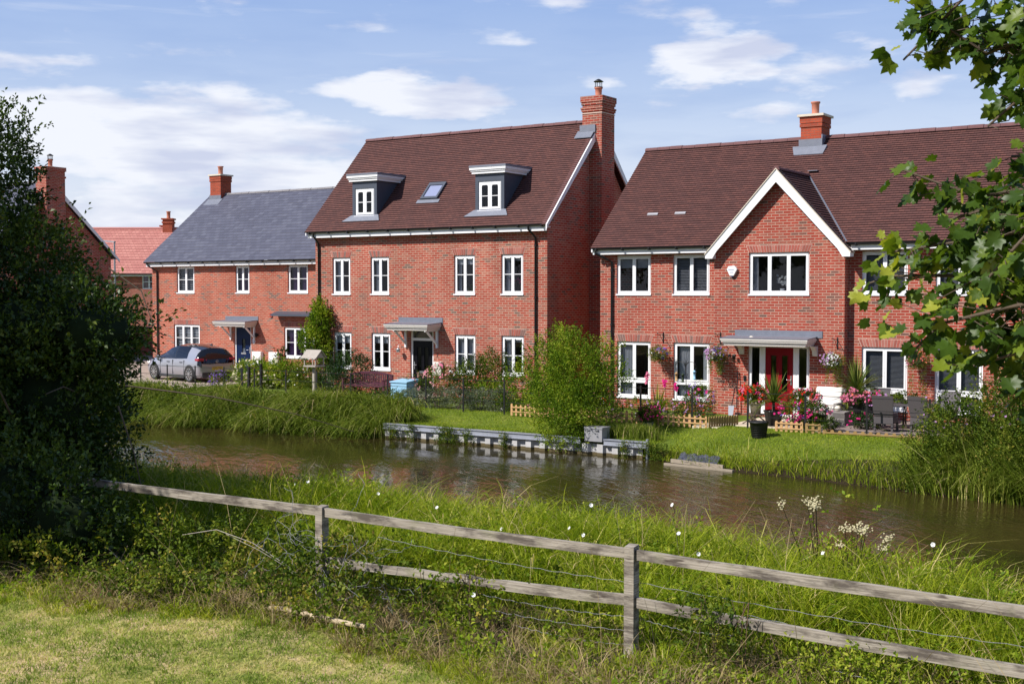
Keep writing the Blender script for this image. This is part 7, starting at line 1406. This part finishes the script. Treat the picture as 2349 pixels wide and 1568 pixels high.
# ---- the car
plain('car_silver', (0.42, 0.43, 0.49), 0.28, 0.55, var=0.03, coat=0.8); plain('car_black', (0.008, 0.008, 0.010), 0.12, 0.0, var=0.05, coat=0.6); plain('tyre', (0.02, 0.02, 0.02), 0.8); plain('alloy', (0.6, 0.6, 0.62), 0.25, 0.8); plain('tail_red', (0.35, 0.01, 0.03), 0.2, coat=0.5); plain('plate_yellow', (0.75, 0.5, 0.03), 0.5, var=0.02); plain('car_cladding', (0.03, 0.03, 0.033), 0.6)
car = empty('parked_car', 'silver grey hatchback with a black roof and tailgate parked on the driveway', 'car', loc=(-37.85, 35.45, 0.02), rz=R(169.5)); S = 0.955
ST = [(-0.70, .34, .72, .74, .74, .80, .76, .60), (-0.66, .28, .84, .87, .84, .99, 1.02, .74), (-0.58, .24, .87, .90, .86, 1.02, 1.22, .68), (-0.44, .22, .88, .905, .87, 1.02, 1.41, .57), (-0.1, .20, .885, .91, .875, 1.0, 1.48, .58), (0.2, .20, .885, .91, .875, .985, 1.52, .60), (0.55, .2, .885, .905, .87, .97, 1.55, .61), (1.1, .2, .885, .905, .87, .95, 1.56, .61), (1.2, .2, .885, .905, .87, .95, 1.555, .61), (1.75, .2, .885, .905, .87, .94, 1.45, .60), (2.2, .2, .885, .905, .865, .935, 1.24, .63), (2.72, .2, .885, .905, .85, .93, 1.02, .70), (3.0, .2, .88, .90, .83, .90, .955, .66), (3.3, .22, .86, .88, .78, .82, .88, .6), (3.5, .26, .78, .80, .66, .72, .76, .5), (3.6, .34, .6, .62, .5, .58, .62, .35)]
def sect(s):
    x, zs, ws, wm, wb_, zb, zt, wt_ = s; h = zt - zb
    return [(x, ws*0.86, zs - 0.03), (x, ws, zs + 0.10), (x, wm, zs + (zb - zs)*0.6), (x, wb_, zb), (x, wb_*0.6 + wt_*0.4 + 0.02, zb + h*0.45), (x, wt_ + 0.03, zt - min(0.07, h*0.3)), (x, wt_*0.55, zt - 0.005), (x, 0, zt + 0.01)]
parts = {k: MB() for k in ('body', 'side_window', 'side_window2', 'roof', 'windscreen', 'tailgate', 'pillar', 'pillar2')}
sec = [sect(s) for s in ST]
for i in range(len(ST) - 1):
    xa = (ST[i][0] + ST[i+1][0])/2
    for j in range(7):
        for sgn in (1, -1):
            q = [sec[i][j], sec[i+1][j], sec[i+1][j+1], sec[i][j+1]]; q = [(a*S, sgn*b*S, c*S) for a, b, c in q]; q = q if sgn < 0 else q[::-1]
            if j <= 2: k = 'tailgate' if (i <= 1 and j == 2) else 'body'
            elif i <= 2: k = 'tailgate'
            elif j in (3, 4): k = 'body' if (i in (3, 4) or i >= 11) else (('side_window' if sgn > 0 else 'side_window2') if i not in (7,) else ('pillar' if sgn > 0 else 'pillar2'))
            elif i <= 8: k = 'roof'
            elif i <= 10: k = 'windscreen'
            else: k = 'body'
            parts[k].add(q, [(0, 1, 2, 3)], 0, False)
# rear face
r0 = sec[0]; L_ = [(a*S, b*S, c*S) for a, b, c in r0]; Rr = [(a, -b, c) for a, b, c in L_]; parts['body'].add(L_[:4] + Rr[:4][::-1], [tuple(range(8))[::-1]]); parts['tailgate'].add(L_[3:] + Rr[3:-1][::-1], [tuple(range(9))[::-1]])
for k, mt in (('body', 'car_silver'), ('side_window', 'car_glass'), ('side_window2', 'car_glass'), ('roof', 'car_black'), ('windscreen', 'car_glass'), ('tailgate', 'car_black'), ('pillar', 'car_black'), ('pillar2', 'car_black')):
    o = parts[k].build(k.rstrip('2'), mt, car)
    bm = bmesh.new(); bm.from_mesh(o.data); bmesh.ops.remove_doubles(bm, verts=bm.verts, dist=0.001); bmesh.ops.recalc_face_normals(bm, faces=bm.faces)
    for f in bm.faces: f.smooth = True
    bm.to_mesh(o.data); bm.free()
m = MB(); m.box(0.0*S, 2.5*S, -0.55*S, 0.55*S, 0.5*S, 0.8*S); m.box(0.5*S, 0.75*S, -0.6*S, 0.6*S, 0.8*S, 1.2*S); m.box(1.5*S, 1.7*S, -0.6*S, 0.6*S, 0.8*S, 1.2*S); m.build('cabin', 'car_cladding', car)
for sgn in (1, -1):
    for xw in (0, 2.77):
        m = MB(); c = (xw*S, 0.345*S); n = 26; y0, y1 = sgn*0.60*S, sgn*0.913*S
        arc = [(c[0] + 0.385*S*math.cos(a), c[1] + 0.385*S*math.sin(a)) for a in np.linspace(-0.25, math.pi + 0.25, n)]; m.prism(arc if sgn < 0 else arc, 'y', y0, y1); m.build('wheel_arch', 'car_cladding', car)
        wh = MB()
        def ringy(rad, y): return [(c[0] + rad*math.cos(2*math.pi*k/28), y, c[1] + rad*math.sin(2*math.pi*k/28)) for k in range(28)]
        prof = [(0.235, 0.925), (0.27, 0.945), (0.325, 0.94), (0.345, 0.91), (0.345, 0.74)]; V = [p for rr, yy in prof for p in ringy(rr*S, sgn*yy*S)]
        wh.add(V, [(i*28 + k, i*28 + (k+1) % 28, (i+1)*28 + (k+1) % 28, (i+1)*28 + k) for i in range(4) for k in range(28)], 0, True); wo_ = wh.build('wheel', 'tyre', car)
        m = MB(); m.add(ringy(0.24*S, sgn*0.915*S), [tuple(range(28)) if sgn < 0 else tuple(range(28))[::-1]], 1)
        for k in range(5):
            a = 2*math.pi*k/5 + 0.3; d = (math.cos(a), math.sin(a)); e = (-d[1], d[0]); P_ = lambda r, w, yy: (c[0] + (d[0]*r + e[0]*w)*S, sgn*yy*S, c[1] + (d[1]*r + e[1]*w)*S)
            for s2 in (-1, 1): m.add([P_(0.03, s2*0.005, 0.94), P_(0.03, s2*0.03, 0.94), P_(0.235, s2*0.085, 0.932), P_(0.235, s2*0.045, 0.932)], [(0, 1, 2, 3)], 0)
        V = ringy(0.045*S, sgn*0.944*S); m.add(V, [tuple(range(28))], 0); V = ringy(0.225*S, sgn*0.93*S) + ringy(0.242*S, sgn*0.932*S); m.add(V, [(k, (k+1) % 28, 28 + (k+1) % 28, 28 + k) for k in range(28)], 0); m.build('rim', ['alloy', 'car_black'], wo_)
    m = MB(); m.box(0.42*S, 2.35*S, sgn*0.84*S, sgn*0.905*S, 0.16*S, 0.25*S); m.build('sill_trim', 'car_cladding', car)
    m = MB(); softbox(m, 2.18*S, 2.36*S, min(sgn*0.90, sgn*1.06)*S, max(sgn*0.90, sgn*1.06)*S, 0.93*S, 1.06*S, 0.03); m.box(2.25*S, 2.31*S, min(sgn*0.84, sgn*0.90)*S, max(sgn*0.84, sgn*0.90)*S, 0.95*S, 0.985*S); m.build('wing_mirror', 'car_silver', car)
    for xh in (0.55, 1.55): m = MB(); m.box(xh*S, (xh + 0.2)*S, sgn*0.893*S, sgn*0.918*S, 0.80*S, 0.83*S); m.build('door_handle', 'car_cladding', car)
    m = MB()
    for xh in (0.42, 1.3, 2.28): m.box(xh*S, (xh + 0.008)*S, sgn*0.86*S, sgn*0.909*S, 0.30*S, 0.90*S)
    m.build('door_gap', 'car_cladding', car)
    m = MB(); m.hexa([(-0.70*S, sgn*0.50*S, 0.915*S), (-0.42*S, sgn*0.895*S, 0.93*S), (-0.60*S, sgn*0.80*S, 0.93*S), (-0.66*S, sgn*0.5*S, 0.93*S)], [(-0.68*S, sgn*0.50*S, 0.975*S), (-0.42*S, sgn*0.885*S, 1.0*S), (-0.58*S, sgn*0.78*S, 1.0*S), (-0.64*S, sgn*0.5*S, 0.99*S)])
    softbox(m, -0.70*S, -0.40*S, min(sgn*0.62, sgn*0.895)*S, max(sgn*0.62, sgn*0.895)*S, 0.90*S, 1.0*S, 0.02); m.build('tail_light', 'tail_red', car)
    m = MB(); softbox(m, 3.28*S, 3.52*S, min(sgn*0.5, sgn*0.8)*S, max(sgn*0.5, sgn*0.8)*S, 0.66*S, 0.78*S, 0.03); m.build('headlight', 'slat_white', car)
m = MB(); m.box(-0.735*S, -0.68*S, -0.72*S, 0.72*S, 0.20*S, 0.42*S); m.build('rear_bumper', 'car_cladding', car)
m = MB(); m.box(-0.722*S, -0.712*S, -0.26*S, 0.26*S, 0.53*S, 0.64*S); pl = m.build('number_plate', 'plate_yellow', car); text_mesh('GP71 SGE', 0.095, 'black_plastic', pl, (-0.7235*S, 0, 0.585*S), (R(90), 0, R(-90)), 'plate_lettering')
m = MB(); n = 20
ce = (-0.690*S, 0, 0.87*S); m.tube([(ce[0], 0.055*math.cos(a), ce[2] + 0.055*math.sin(a)) for a in np.linspace(0, 2*math.pi, n)], 0.006, 5)
for a, b in (((0.03, 0.045), (0.0, 0.005)), ((-0.03, 0.045), (0.0, 0.005)), ((0.045, 0.02), (0.022, -0.045)), ((-0.045, 0.02), (-0.022, -0.045)), ((0.022, -0.045), (0.0, 0.0)), ((-0.022, -0.045), (0.0, 0.0))): m.tube([(ce[0], a[0], ce[2] + a[1]), (ce[0], b[0], ce[2] + b[1])], 0.005, 4)
m.build('badge', 'alloy', car)
m = MB(); m.hexa([(-0.35*S, -0.02, 1.50*S), (-0.15*S, -0.02, 1.53*S), (-0.15*S, 0.02, 1.53*S), (-0.35*S, 0.02, 1.50*S)], [(-0.36*S, -0.008, 1.60*S), (-0.30*S, -0.008, 1.60*S), (-0.30*S, 0.008, 1.60*S), (-0.36*S, 0.008, 1.60*S)]); m.build('roof_aerial', 'car_black', car)
